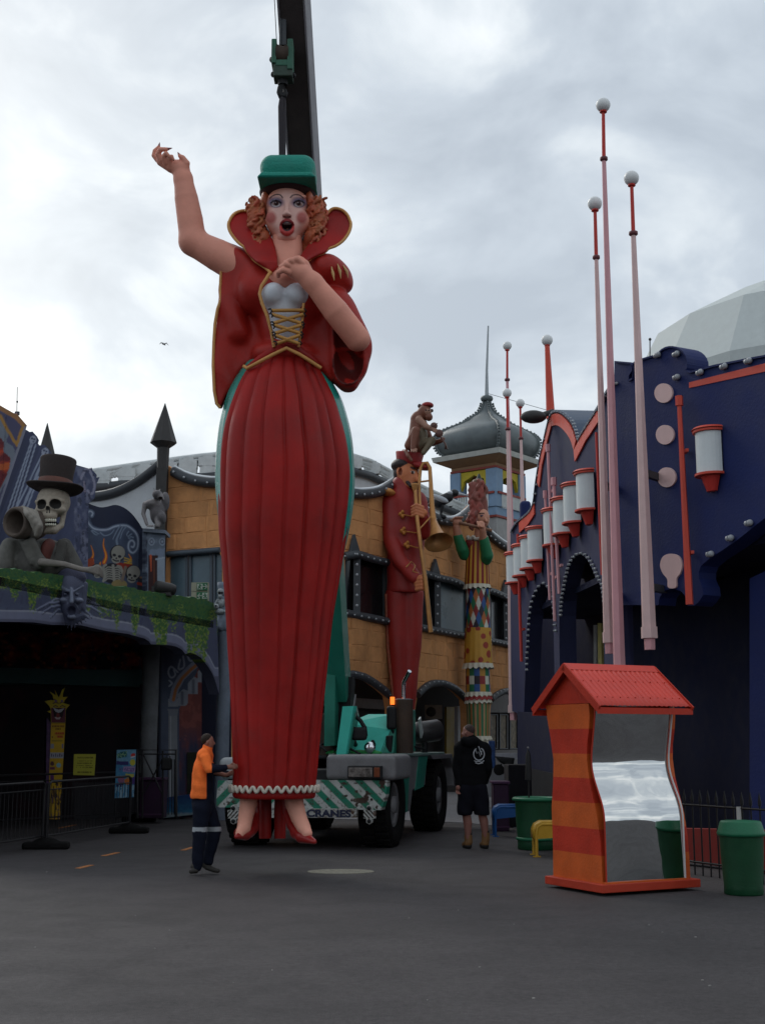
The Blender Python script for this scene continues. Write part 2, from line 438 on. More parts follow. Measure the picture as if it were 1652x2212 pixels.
def sdseg(x, y, pts):
    d = np.full(np.shape(x), 1e9); tt = np.zeros(np.shape(x)); n = len(pts) - 1
    for i in range(n):
        ax_, ay = pts[i]; bx, by = pts[i + 1]; l2 = max((bx - ax_) ** 2 + (by - ay) ** 2, 1e-9)
        h = np.clip(((x - ax_) * (bx - ax_) + (y - ay) * (by - ay)) / l2, 0, 1)
        q = np.hypot(x - ax_ - h * (bx - ax_), y - ay - h * (by - ay)); m = q < d
        d = np.where(m, q, d); tt = np.where(m, (i + h) / n, tt)
    return d, tt
class Paint:
    def __init__(s, x, y, base): s.x, s.y = x, y; s.C = np.tile(np.array(base, float), (len(x), 1))
    def put(s, m, c):
        m = np.clip(m, 0, 1)[:, None]; s.C = s.C * (1 - m) + np.array(c, float) * m; return s
    def stroke(s, pts, w0, c, w1=None, soft=0.8, jit=0):
        d, t = sdseg(s.x, s.y, pts); ww = w0 if w1 is None else w0 + (w1 - w0) * t
        return s.put((ww - d) / soft + 0.5, c)
    def ell(s, cx, cy, rx, ry, c, ang=0, soft=0.8):
        a = math.radians(ang); u = (s.x - cx) * math.cos(a) + (s.y - cy) * math.sin(a); v = -(s.x - cx) * math.sin(a) + (s.y - cy) * math.cos(a)
        return s.put((1 - np.hypot(u / rx, v / ry)) * min(rx, ry) / soft + 0.5, c)
    def poly(s, pts, c):
        ins = inpoly(s.x, s.y, pts); return s.put(ins.astype(float), c)
def inpoly(x, y, pts):
    ins = np.zeros(np.shape(x), bool); n = len(pts)
    for i in range(n):
        x1, y1 = pts[i]; x2, y2 = pts[(i + 1) % n]
        c = ((y1 > y) != (y2 > y)) & (x < (x2 - x1) * (y - y1) / ((y2 - y1) if abs(y2 - y1) > 1e-9 else 1e-9) + x1)
        ins ^= c
    return ins
def smooth_poly(pts, n=6, closed=True):
    """Catmull-Rom through the points"""
    P = [Vector(p) for p in pts]; m = len(P); o = []
    for i in range(m if closed else m - 1):
        p0, p1, p2, p3 = (P[(i - 1) % m], P[i], P[(i + 1) % m], P[(i + 2) % m]) if closed else (P[max(i - 1, 0)], P[i], P[i + 1], P[min(i + 2, m - 1)])
        for k in range(n):
            t = k / n
            o.append(tuple(0.5 * ((2 * p1) + (p2 - p0) * t + (2 * p0 - 5 * p1 + 4 * p2 - p3) * t * t + (3 * p1 - p0 - 3 * p2 + p3) * t ** 3)))
    if not closed: o.append(tuple(P[-1]))
    return o
def board(name, wall, poly, m, parent=None, paint=None, step=3.0, out=0.0, thick=0.06, holes=(), curved=False, back=True):
    """a board cut to an outline given in photo coordinates, lying on the wall"""
    loops = [list(poly)] + [list(h) for h in holes]
    dense = paint is not None or curved
    pts = []; edges = []
    for lp in loops:
        q = []
        for i in range(len(lp)):
            a, b = Vector(lp[i]), Vector(lp[(i + 1) % len(lp)]); k = max(1, int((b - a).length / (step * 1.5))) if dense else 1
            q += [a + (b - a) * j / k for j in range(k)]
        b0 = len(pts); pts += q; edges += [(b0 + i, b0 + (i + 1) % len(q)) for i in range(len(q))]
    nb = len(pts)
    if dense:
        xs = [p[0] for p in loops[0]]; ys = [p[1] for p in loops[0]]
        gx, gy = np.meshgrid(np.arange(min(xs), max(xs), step), np.arange(min(ys), max(ys), step))
        gx = gx.ravel() + (((np.arange(gx.size) // gx.shape[1]) % 2) * 0.5 * step); gy = gy.ravel()
        ins = inpoly(gx, gy, loops[0])
        for h in loops[1:]: ins &= ~inpoly(gx, gy, h)
        d = np.full(gx.shape, 1e9)
        for lp in loops: d = np.minimum(d, sdseg(gx, gy, [tuple(p)[:2] for p in lp] + [tuple(lp[0])[:2]])[0])
        ins &= d > step * 0.4
        pts += [Vector((a, b)) for a, b in zip(gx[ins], gy[ins])]
    r = delaunay_2d_cdt([Vector((p[0], p[1])) for p in pts], edges, [], 0, 1e-4)
    vv, fs = r[0], r[2]
    P2 = np.array([(v.x, v.y) for v in vv]); F = np.array([f for f in fs if len(f) == 3], int)
    cen = P2[F].mean(1); keep = inpoly(cen[:, 0], cen[:, 1], loops[0])
    for h in loops[1:]: keep &= ~inpoly(cen[:, 0], cen[:, 1], h)
    F = F[keep]
    V = [wall.w(x, y, out) for x, y in P2]
    B = [v - wall.nrm(wall.hit(x, y)[0]) * thick for v, (x, y) in zip(V, P2)]
    n = len(V); A = Vector(V[F[0][0]]); nn = (Vector(V[F[0][1]]) - A).cross(Vector(V[F[0][2]]) - A)
    if nn.dot(CAM - A) < 0: F = F[:, ::-1]
    faces = [tuple(f) for f in F.tolist()]
    cnt = {}
    for f in faces:
        for a, b in ((f[0], f[1]), (f[1], f[2]), (f[2], f[0])): cnt[(a, b)] = 1
    side = [(b, a, n + a, n + b) for (a, b) in cnt if (b, a) not in cnt]
    allf = faces + ([tuple(n + i for i in f[::-1]) for f in faces] if back else []) + side
    me = bpy.data.meshes.new(name); me.from_pydata([tuple(v) for v in V + B], [], allf); me.update()
    if paint is not None:
        C = paint(P2[:, 0], P2[:, 1]); C = np.concatenate([C, C]); a = me.color_attributes.new('Col', 'FLOAT_COLOR', 'POINT')
        a.data.foreach_set('color', np.concatenate([C, np.ones((len(C), 1))], 1).astype(np.float32).ravel())
    me.materials.append(m); o = bpy.data.objects.new(name, me); link(o, parent)
    if parent is not None: o.matrix_parent_inverse = parent_inv(parent)
    return o
def strip(name, wall, pts, width, m, parent=None, out=0.1, thick=0.1, closed=False):
    """a moulding of given width (m) that follows a line given in photo coordinates"""
    mb = MB(); mb.tube([wall.w(x, y, out - thick / 2) for x, y in pts], width / 2 * 1.3, 4, rot=math.pi / 4, smooth=False, sx=1.0)
    return mb.build(name, m, parent)
# ================================================================== GROUND
def ground_mat(name, col, var, crack=True):
    m = bpy.data.materials.new(name); m.use_nodes = True; n = m.node_tree.nodes; l = m.node_tree.links; b = n['Principled BSDF']
    tcn = n.new('ShaderNodeTexCoord')
    a = n.new('ShaderNodeTexNoise'); a.inputs['Scale'].default_value = 0.35; a.inputs['Detail'].default_value = 5; a.inputs['Roughness'].default_value = 0.6; l.new(tcn.outputs['Object'], a.inputs['Vector'])
    g = n.new('ShaderNodeTexNoise'); g.inputs['Scale'].default_value = 70; g.inputs['Detail'].default_value = 3; g.inputs['Roughness'].default_value = 0.7; l.new(tcn.outputs['Object'], g.inputs['Vector'])
    f = n.new('ShaderNodeTexVoronoi'); f.inputs['Scale'].default_value = 160; l.new(tcn.outputs['Object'], f.inputs['Vector'])
    def mr(s, a0, a1, b0, b1):
        q = n.new('ShaderNodeMapRange'); l.new(s, q.inputs[0])
        for i, v in zip((1, 2, 3, 4), (a0, a1, b0, b1)): q.inputs[i].default_value = v
        return q.outputs[0]
    def mu(x, y, op='MULTIPLY'):
        q = n.new('ShaderNodeMath'); q.operation = op; l.new(x, q.inputs[0]); l.new(y, q.inputs[1]); return q.outputs[0]
    s = mu(mr(a.outputs['Fac'], .3, .7, 1 - var, 1 + var), mr(g.outputs['Fac'], .3, .7, 0.72, 1.3))
    s = mu(s, mr(f.outputs['Distance'], 0, .6, 0.75, 1.15))
    g3 = n.new('ShaderNodeTexNoise'); g3.inputs['Scale'].default_value = 16; g3.inputs['Detail'].default_value = 8; g3.inputs['Roughness'].default_value = 0.8; l.new(tcn.outputs['Object'], g3.inputs['Vector']); s = mu(s, mr(g3.outputs['Fac'], .38, .62, 0.72, 1.3))
    # soft tyre-worn bands and oil stains
    st = n.new('ShaderNodeTexNoise'); st.inputs['Scale'].default_value = 1.7; st.inputs['Detail'].default_value = 7; st.inputs['Distortion'].default_value = 0.4; l.new(tcn.outputs['Object'], st.inputs['Vector'])
    s = mu(s, mr(st.outputs['Fac'], .58, .74, 1.0, 0.72))
    mx = n.new('ShaderNodeMix'); mx.data_type = 'RGBA'; mx.blend_type = 'MULTIPLY'; mx.inputs[0].default_value = 1; mx.inputs[6].default_value = (*col, 1); l.new(s, mx.inputs[7])
    l.new(mx.outputs[2], b.inputs['Base Color']); b.inputs['Specular IOR Level'].default_value = 0.3
    l.new(mr(st.outputs['Fac'], .3, .7, 0.86, 0.66), b.inputs['Roughness'])
    bp = n.new('ShaderNodeBump'); bp.inputs['Strength'].default_value = 0.35; bp.inputs['Distance'].default_value = 0.012
    l.new(mu(g.outputs['Fac'], f.outputs['Distance'], 'ADD'), bp.inputs['Height']); l.new(bp.outputs[0], b.inputs['Normal'])
    return m
asphalt = ground_mat('asphalt', (0.044, 0.0395, 0.041), 0.22)
gm = MB(); n_ = 40
xs = [-400, -120, -40, -20, -12, -8, -6, -4, -2, 0, 2, 4, 6, 8, 12, 20, 40, 120, 400]; ys = [-300, -80, -20, -5, 0, 3, 5, 7, 9, 11, 13, 15, 17, 20, 24, 30, 40, 60, 120, 600]
gm.add([(x, y, 0) for y in ys for x in xs], [(j * len(xs) + i, j * len(xs) + i + 1, (j + 1) * len(xs) + i + 1, (j + 1) * len(xs) + i) for j in range(len(ys) - 1) for i in range(len(xs) - 1)])
tag(gm.build('ground', asphalt), kind='structure')
# pale concrete path at the back, and a manhole patch in the asphalt
conc = ground_mat('pale_concrete', (0.17, 0.165, 0.17), 0.1)
pth = MB(); pp = [G(855, 1772), G(1000, 1778), G(1130, 1790), G(1200, 1772), G(1180, 1712), G(900, 1712), G(560, 1735), G(560, 1768)]
pth.prism([p + Vector((0, 0, 0.012)) for p in pp], [p - Vector((0, 0, 0.02)) for p in pp]); tag(pth.build('path', conc), kind='structure')
c0 = G(736, 1883); patch = MB(); rx = (G(808, 1883) - c0).length; ring = [c0 + Vector((math.cos(t) * rx, math.sin(t) * 0.30, 0.006)) for t in [2 * math.pi * i / 40 for i in range(40)]]
patch.prism(ring, [p - Vector((0, 0, .02)) for p in ring])
tag(patch.build('manhole_cover', ground_mat('cover_concrete', (0.20, 0.19, 0.15), 0.12)), 'round pale worn manhole patch set flush in the asphalt in front of the crane', 'manhole cover')
opaint = mat('orange_marking', (0.42, 0.16, 0.05), 0.8, var=0.3, scale=12, dirt=0.5)
for (x, y, wd, lb) in ((240, 1846, 24, 'orange painted dash on the asphalt, the upper of the two nearest the barrier foot'), (184, 1873, 23, 'orange painted dash on the asphalt closest to the camera'), (407, 1834, 17, 'orange painted dash on the asphalt right beside the boots of the worker in the orange shirt'), (146, 1786, 26, 'faint orange painted dash on the asphalt behind the barrier, by the foot of the yellow clown board')):
    a, b = G(x - wd * .7, y + 3), G(x + wd * .7, y - 4); d = (b - a).normalized(); nn = Vector((-d.y, d.x, 0)) * 0.05
    q = [a - nn + Vector((0, 0, .005)), b - nn * .6 + Vector((0, 0, .005)), b + nn + Vector((0, 0, .005)), a + nn * .7 + Vector((0, 0, .005))]
    mk = MB(); mk.prism(q, [p - Vector((0, 0, .015)) for p in q])
    tag(mk.build('ground_marking', opaint), lb, 'ground marking', 'orange dashes on the asphalt')

fl = MB(); rg_ = random.Random(4)
for k in range(26):
    p = G(rg_.uniform(0, 1652), 1790 + 410 * rg_.random()); r_ = rg_.uniform(.003, .009); fl.box(p + Vector((0, 0, .003)), (r_ * 2, r_ * 1.4, .006))
tag(fl.build('litter_specks', mat('pale_specks', (.3, .29, .27), .9, var=.5)), kind='stuff')
# ================================================================== YELLOW BUILDING (curved, behind everything)
yr = lambda x, Y: tuple(W(x, 1250, Y).xy)
YW = VWall([yr(150, 30.3), yr(357, 29.2), yr(470, 28.6), yr(600, 28.3), yr(760, 29.2), yr(820, 30.2), yr(880, 31.4), yr(940, 32.8), yr(1000, 34.4), yr(1050, 35.8), yr(1100, 37.4), yr(1180, 40.5)])
stucco = mat('ochre_stucco', (0.52, 0.245, 0.095), 0.85, var=0.2, scale=1.2, bump=0.5, bscale=14, dirt=0.12)
stone_m = mat('ochre_stone', (0.515, 0.24, 0.093), 0.85, var=0.2, scale=1.6, bump=0.7, bscale=9, orand=0.08, dirt=0.10)
dark_trim = mat('charcoal_trim', (0.05, 0.055, 0.062), 0.5, var=0.15, dirt=0.1)
white_trim = mat('white_trim', (0.55, 0.58, 0.60), 0.5, var=0.08, dirt=0.1)
slate = mat('slate_paint', (0.062, 0.08, 0.10), 0.5, var=0.1)
def glassm(name, col, rough=0.08):
    return mat(name, col, rough, var=0.25, scale=0.8, bump=0.0, spec=0.6)
glass_d = glassm('dark_glass', (0.012, 0.012, 0.014), 0.18)
glass_b = glassm('blue_grey_glass', (0.06, 0.10, 0.125), 0.3)
top_line = [(357, 1003), (375, 1014), (400, 1027), (430, 1035), (470, 1038), (520, 1030), (570, 1008), (600, 990), (640, 1020), (690, 1046), (730, 1057), (764, 1061), (785, 1063), (819, 1058), (851, 1040), (872, 1024), (890, 1050), (910, 1091), (935, 1112), (960, 1122), (985, 1121), (1010, 1104), (1025, 1090), (1040, 1122), (1055, 1148), (1073, 1164), (1092, 1177), (1130, 1190), (1180, 1196)]
arch1 = [(843, 1503), (826, 1488), (808, 1475), (795, 1467), (783, 1461), (761, 1456), (740, 1458), (700, 1478), (668, 1510)]
arch2 = [(1007, 1511), (994, 1497), (982, 1487), (969, 1480), (957, 1476), (944, 1475), (932, 1477), (922, 1482), (912, 1490), (902, 1501)]
arch3 = [(1160, 1530), (1140, 1510), (1120, 1497), (1098, 1492), (1086, 1494), (1076, 1499), (1068, 1504), (1061, 1511)]
lower = [(1180, 1560)] + arch3 + [(1058, 1540), (1058, 1722), (1012, 1722), (1010, 1540)] + arch2 + [(896, 1530), (896, 1735), (850, 1738), (848, 1530)] + arch1 + [(655, 1540), (650, 1742), (480, 1742), (357, 1740)]
win_r_top = [(745, 1202), (770, 1197), (800, 1206), (832, 1214), (870, 1222), (905, 1234), (921, 1240), (944, 1247), (982, 1256), (1005, 1267), (1058, 1276), (1075, 1282), (1100, 1294)]
win_r_bot = [(1102, 1393), (1058, 1384), (1005, 1374), (912, 1356), (832, 1341), (745, 1324)]
win_r = win_r_top + win_r_bot
win_l = [(363, 1199), (470, 1190), (480, 1189), (480, 1330), (363, 1330)]
yb = thing('amusement_hall', 'curved ochre stone-faced hall with scalloped roofline, dark window band and arches', 'building', loc=YW.w(760, 1500, 0) * 1)
yb.location = (YW.w(760, 1250).x, YW.w(760, 1250).y, 0)
board('wall', YW, top_line + lower, stucco, yb, None, step=14, out=0.0, thick=0.28, holes=(win_r, win_l), curved=True)
ypoly = top_line + lower
# stones: every one a piece of its own, clipped to the outline of the wall
def region_ok(s, z):
    p = YW.at(s, z, 0.0); x, y = PX(p)
    return x, y
s0, s1 = YW.hit(357, 1100)[0], YW.hit(1112, 1250)[0]
stones = 0; extra = MB(); rowh = 0.46
SX = {}
for r in range(34):
    z0 = 2.6 + r * rowh; z1 = z0 + rowh
    s = s0 + 0.02 + (0 if r % 2 else -0.45) + rnd.uniform(-.1, .1)
    while s < s1:
        wd = rnd.uniform(0.62, 1.25)
        a, b = max(s, s0 + .02), s + wd; s = b
        if b - a < 0.15: continue
        mx_, _ = PX(YW.at((a + b) / 2, (z0 + z1) / 2))
        hid = 492 < mx_ < 735
        K = 6; g = 0.006; cols = []
        jz = [rnd.uniform(-.02, .02) for _ in range(4)]
        for k in range(K + 1):
            ss = a + g + (b - a - 2 * g) * k / K; ok = []
            for q in range(9):
                zq = z0 + g + jz[0] * k / K + (z1 - z0 - 2 * g) * q / 8
                P = YW.at(ss, zq); x, y = PX(P); ok.append((zq, x, y))
            X = np.array([o[1] for o in ok]); Yy = np.array([o[2] for o in ok])
            ins = inpoly(X, Yy, ypoly) & ~inpoly(X, Yy, win_r) & ~inpoly(X, Yy, win_l)
            zs = [o[0] for o, i_ in zip(ok, ins) if i_]
            cols.append((ss, min(zs), max(zs)) if len(zs) > 1 else None)
        runs = [c for c in cols if c]
        if len(runs) < 3: continue
        pr = rnd.uniform(0.010, 0.024); tl = rnd.uniform(-.012, .012)
        vs = []; fs = []
        for k, (ss, za, zb) in enumerate(runs):
            e_ = 0.02 if k in (0, len(runs) - 1) else 0
            bul = rnd.uniform(-.006, .006)
            for zz_, oo in ((za, 0.004), (za + .015, pr - e_ + bul), (zb - .015, pr + tl - e_ + bul), (zb, 0.004)):
                vs.append(tuple(YW.at(ss, zz_, oo)))
        m_ = len(runs)
        for k in range(m_ - 1):
            for q in range(3): fs.append((k * 4 + q, (k + 1) * 4 + q, (k + 1) * 4 + q + 1, k * 4 + q + 1))
        fs += [(3, 2, 1, 0), tuple((m_ - 1) * 4 + q for q in range(4))]
        if stones < 298 and not hid:
            st = MB().add(vs, fs); st.build('stone', stone_m, yb); stones += 1
        else: extra.add(vs, fs)
if extra.v: tag(extra.build('stone_facing', stone_m, yb), kind='stuff')
# trim along the roofline, with its row of bulbs
bulb_m = mat('bulb_glass', (0.34, 0.36, 0.38), 0.25, bump=0, var=0.05)
def moulding(name, wall, pts, r, m, parent, out=0.1, n=6):
    mb = MB(); mb.tube([wall.w(x, y, out) for x, y in pts], r, n); return mb.build(name, m, parent)
def bulb_row(name, wall, pts, sp, r, parent, out, mtl=None, stuff=True):
    P = [wall.w(x, y, out) for x, y in pts]; mb = MB(); acc = 0
    for a, b in zip(P, P[1:]):
        Ld = (b - a).length; t = acc
        while t < Ld:
            c = a + (b - a) * t / Ld; mb.ball(c, r * .72, 6, 4); t += sp
        acc = t - Ld
    return tag(mb.build(name, mtl or bulb_m, parent), kind='stuff')
rt = smooth_poly(top_line[1:], 3, False)
moulding('roof_trim', YW, [(x, y + 4) for x, y in rt], 0.16, dark_trim, yb, 0.12)
moulding('roof_flashing', YW, [(x, y - 3) for x, y in rt], 0.10, white_trim, yb, 0.05)
bulb_row('trim_bulbs', YW, [(x, y + 5) for x, y in rt], 0.42, 0.05, yb, 0.30)
for nm, ar in (('arch_trim', arch1), ('arch_trim', arch2), ('arch_trim', arch3)):
    moulding(nm, YW, ar, 0.12, dark_trim, yb, 0.08); bulb_row('arch_bulbs', YW, [(x, y - 3) for x, y in ar], 0.33, 0.045, yb, 0.17)
moulding('window_trim', YW, smooth_poly(win_r_top, 3, False), 0.13, dark_trim, yb, 0.1)
moulding('window_trim', YW, win_r_bot, 0.12, dark_trim, yb, 0.1)
bulb_row('window_bulbs', YW, [(x, y - 1) for x, y in win_r_top], 0.33, 0.045, yb, 0.24); bulb_row('window_bulbs', YW, win_r_bot, 0.33, 0.045, yb, 0.24)
def window(wall, poly, parent, fm, gm_, out=-0.2, fr=0.05, bars=()):
    f = board('window', wall, poly, fm, parent, None, out=out, thick=0.08)
    return f
def inset(poly, d):
    c = Vector((sum(p[0] for p in poly) / len(poly), sum(p[1] for p in poly) / len(poly))); o = []
    for p in poly:
        v = Vector(p[:2]) - c; o.append((c.x + v.x - math.copysign(min(d, abs(v.x)), v.x), c.y + v.y - math.copysign(min(d, abs(v.y)), v.y)))
    return o
def yl(x, tops): 
    for (x0, y0), (x1, y1) in zip(tops, tops[1:]):
        if x0 <= x <= x1: return y0 + (y1 - y0) * (x - x0) / (x1 - x0)
    return tops[-1][1]
bot_inc = sorted(win_r_bot)
for a, b in ((746, 768), (774, 832), (834, 872), (874, 908), (910, 940), (949, 1008), (1010, 1056), (1058, 1089)):
    po = [(a, yl(a, win_r_top)), ((a + b) / 2, yl((a + b) / 2, win_r_top)), (b, yl(b, win_r_top)), (b, yl(b, bot_inc)), (a, yl(a, bot_inc))]
    fr = board('window', YW, po, dark_trim, yb, None, out=-0.16, thick=0.08, holes=(inset(po, 3.2),))
    board('pane', YW, inset(po, 2.5), glass_d if (a // 7) % 3 else glass_b, fr, None, out=-0.2, thick=0.03)
board('window_backing', YW, [(742, 1190), (1110, 1270), (1110, 1400), (742, 1330)], dark_trim, yb, None, step=14, out=-.7, thick=.1, curved=True)
for x in (771, 944.5, 1092.5):                 # mullions with a column of bulbs
    yt, yb_ = yl(x, win_r_top), yl(x, bot_inc)
    mb = MB(); mb.box((YW.w(x, yt, -.05) + YW.w(x, yb_, -.05)) / 2, (0.2, 0.3, (YW.w(x, yt) - YW.w(x, yb_)).length)); mb.build('mullion', dark_trim, yb)
    bulb_row('mullion_bulbs', YW, [(x, yt), (x, yb_)], 0.3, 0.06, yb, 0.2)
for x, ya, yb2, hw in ((767, 1154, 1199, 13), (942, 1207, 1247, 11), (1093, 1252, 1292, 9)):   # the flat spearheads above the mullions
    board('spearhead', YW, [(x, ya), (x + hw, yb2), (x - hw, yb2 - 1)], dark_trim, yb, None, out=0.16, thick=0.1)
for a, b in ((366, 401), (413, 454), (465, 479)):
    ta, tb = 1199 - (a - 363) * .085, 1199 - (b - 363) * .085
    po = [(a, ta + 3), (b, tb + 3), (b, 1328), (a, 1328)]
    fr = board('window', YW, [(a - 4, ta), (b + 4, tb), (b + 4, 1329), (a - 4, 1329)], slate, yb, None, out=-0.08, thick=0.1, holes=(po,))
    board('pane', YW, inset(po, -0.4), glass_b, fr, None, out=-0.14, thick=0.03)
mb = MB(); P = [YW.w(361, 1197, .06), YW.w(475, 1188, .06)]; mb.tube(P, .09, 4); mb.build('window_lintel', slate, yb)
# what is behind the arches: dark back wall, ceiling, shopfronts
YB = VWall([tuple(YW.w(640, 1600, -3.2).xy), tuple(YW.w(850, 1600, -3.4).xy), tuple(YW.w(1000, 1600, -3.2).xy), tuple(YW.w(1170, 1600, -3.2).xy)])
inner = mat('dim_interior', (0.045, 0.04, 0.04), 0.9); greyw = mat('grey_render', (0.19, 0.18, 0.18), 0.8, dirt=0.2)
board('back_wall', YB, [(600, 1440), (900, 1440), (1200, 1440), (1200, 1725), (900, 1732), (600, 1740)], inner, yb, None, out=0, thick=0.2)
mb = MB(); P = [YW.w(x, 1500, -.4) for x in (640, 850, 1000, 1170)]; Q = [YW.w(x, 1500, -3.8) for x in (640, 850, 1000, 1170)]
zc_ = 4.9
for i in range(3):
    a, b, c, d = P[i], P[i + 1], Q[i + 1], Q[i]; q = [Vector((p.x, p.y, zc_)) for p in (a, b, c, d)]
    mb.prism(q, [p + Vector((0, 0, .15)) for p in q])
mb.build('ceiling', greyw, yb)
board('upper_beam', YB, [(650, 1500), (880, 1515), (880, 1535), (650, 1522)], greyw, yb, None, out=0.6, thick=0.3)
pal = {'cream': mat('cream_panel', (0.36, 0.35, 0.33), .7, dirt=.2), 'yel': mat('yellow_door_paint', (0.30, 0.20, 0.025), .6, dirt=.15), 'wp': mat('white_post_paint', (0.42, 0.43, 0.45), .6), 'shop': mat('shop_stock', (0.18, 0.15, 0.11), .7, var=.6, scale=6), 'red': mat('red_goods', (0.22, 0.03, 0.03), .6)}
d_ = board('door', YB, [(964, 1527), (985, 1527), (985, 1640), (964, 1640)], pal['yel'], yb, None, out=.3, thick=.08)
board('post', YB, [(989, 1525), (997, 1525), (997, 1660), (989, 1660)], pal['wp'], yb, None, out=1.2, thick=.15)
board('post', YB, [(1006, 1560), (1011, 1560), (1011, 1660), (1006, 1660)], pal['wp'], yb, None, out=1.0, thick=.12)
for a, b in ((1058, 1075), (1079, 1097), (1101, 1119)):
    po = [(a, 1542), (b, 1543), (b, 1618), (a, 1618)]
    fr = board('shop_window', YB, po, dark_trim, yb, None, out=.35, thick=.1, holes=(inset(po, 2.0),)); board('pane', YB, inset(po, 1.6), pal['shop'], fr, None, out=.3, thick=.04)
board('lintel', YB, [(1050, 1500), (1130, 1500), (1130, 1539), (1050, 1539)], greyw, yb, None, out=.5, thick=.3)
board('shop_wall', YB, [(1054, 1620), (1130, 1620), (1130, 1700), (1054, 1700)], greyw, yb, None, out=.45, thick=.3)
ac = MB(); p0 = YB.w(936, 1538, .6); ac.box(p0, (.62, .35, .5)); ao = ac.build('air_conditioner', pal['cream'])
tag(ao, 'boxy off-white air conditioner hanging under the arch behind the crane', 'air conditioner')
fan = MB(); fan.lathe(p0 + Vector((-.1, -.18, 0)), [(.18, 0), (.18, .02), (.0, .02)], 16, (0, -1, 0)); fan.build('fan_grille', dark_trim, ao)

# white scalloped wall left of it, black post with spearhead, lower posts
cream = mat('pale_render', (0.50, 0.52, 0.54), 0.8, var=.06, dirt=.08)
sw = board('garden_wall', YW, [(160, 1074), (206, 1074), (243, 1067), (275, 1054), (305, 1037), (330, 1018), (350, 1002), (352, 1330), (160, 1330)], cream, None, None, step=14, out=0.0, thick=0.3, curved=True)
tag(sw, 'pale grey wall whose top edge sags in a curve left of the black spear post', 'wall')
mo = moulding('coping', YW, smooth_poly([(160, 1074), (206, 1072), (243, 1065), (275, 1052), (305, 1035), (330, 1016), (348, 1001)], 3, False), .15, dark_trim, sw, .05)
blackm = mat('weathered_black_paint', (0.035, 0.033, 0.032), .55, var=.3, dirt=.2)
def spear(name, base, apex, zs, lab, bw):
    """octagonal post with a spearhead: heights in metres"""
    p = W(*base); q = W(*apex); o = MB(); zt = q.z
    z1, z2, z3, r1, r2, rp = zs
    t = thing(name, lab, 'spear post', loc=(p.x, p.y, 0))
    o.tube([Vector((p.x, p.y, 0)), Vector((p.x, p.y, z3))], rp, 4, rot=math.pi / 4, smooth=False); o.build('post', blackm, t)
    h = MB(); top = Vector((p.x + (q.x - p.x) * .5, p.y, zt)); m1 = Vector((p.x, p.y, z1))
    h.tube([Vector((p.x, p.y, z3 - .05)), Vector((p.x, p.y, z2)), m1, top], [r2, r2 * 1.1, r1, 0.01], 8, smooth=False); h.build('spearhead', blackm, t)
    return t
Yp = 29.0
zf = lambda x, y, Y: W(x, y, Y).z
spear('spear_post', (349, 1100, Yp), (358, 871, Yp), (zf(357, 957, Yp), zf(357, 968, Yp), zf(349, 1012, Yp), .40, .17, .22), 'black post tipped with a fat spearhead where the pale wall meets the ochre hall', .2)
spear('spear_post', (101, 1000, 27.0), (101, 914, 27.0), (zf(101, 1020, 27), zf(101, 1030, 27), zf(101, 1060, 27), .36, .2, .2), 'thin dark pointed spire rising behind the skull with the top hat', .2)
# elevated walkway behind the hall
tr = thing('elevated_walkway', 'grey elevated walkway with white lattice railing curving behind the ochre hall', 'walkway')
deckm = mat('weathered_deck', (0.16, 0.165, 0.17), .8, dirt=.2); railm = mat('white_rail_paint', (0.55, 0.58, 0.58), .6, dirt=.15)
TW = VWall([tuple(W(120, 1000, 33).xy), tuple(W(350, 1000, 34).xy), tuple(W(470, 1000, 34).xy), tuple(W(620, 1000, 34.5).xy), tuple(W(765, 1000, 36).xy), tuple(W(850, 1000, 38.5).xy), tuple(W(950, 1000, 42).xy), tuple(W(1100, 1000, 48).xy)])
topl = [(140, 1026), (206, 1017), (350, 996), (465, 982), (600, 975), (765, 985), (851, 1023), (930, 1060), (1010, 1095), (1060, 1115)]
deck = [(140, 1063), (206, 1054), (350, 1037), (465, 1028), (600, 1012), (765, 1018), (851, 1052), (930, 1085), (1010, 1118), (1060, 1138)]
board('parapet_wall', TW, deck + [(1060, 1300), (765, 1250), (465, 1250), (140, 1250)], cream, tr, None, step=16, out=0, thick=.3, curved=True)
moulding('deck_edge', TW, smooth_poly(deck, 3, False), .16, dark_trim, tr, .1)
moulding('top_rail', TW, smooth_poly(topl, 3, False), .10, railm, tr, .0); moulding('mid_rail', TW, smooth_poly([(x, y + 8) for x, y in topl], 3, False), .06, railm, tr, .0)
lt = MB(); k = 0; ts = smooth_poly(topl, 8, False); ds = smooth_poly(deck, 8, False); lastp = None; lace = MB()
for (x, y), (x2, y2) in zip(ts, ds):
    P = TW.w(x, y); Q = TW.w(x, y2)
    if lastp is None or abs(x - lastp) > 36:
        lastp = x; pb = MB(); pb.box((P + Q) / 2, (.34, .3, (P - Q).length)); pb.box(P - Vector((0, 0, .25)), (.62, .32, .3)); pb.box(Q + Vector((0, 0, .2)), (.55, .32, .25)); pb.build('rail_post', railm, tr)
for i in range(len(ts) - 1):
    a, b = ts[i], ts[i + 1]
    for q in (0, .33, .66):
        x, y = a[0] + (b[0] - a[0]) * q, a[1] + (b[1] - a[1]) * q; P = TW.w(x, y); lace.box(P - Vector((0, 0, .14)), (.16, .06, .22)); lace.ball(P - Vector((0, 0, .3)), .06, 6, 4)
tag(lace.build('lattice', railm, tr), kind='stuff')

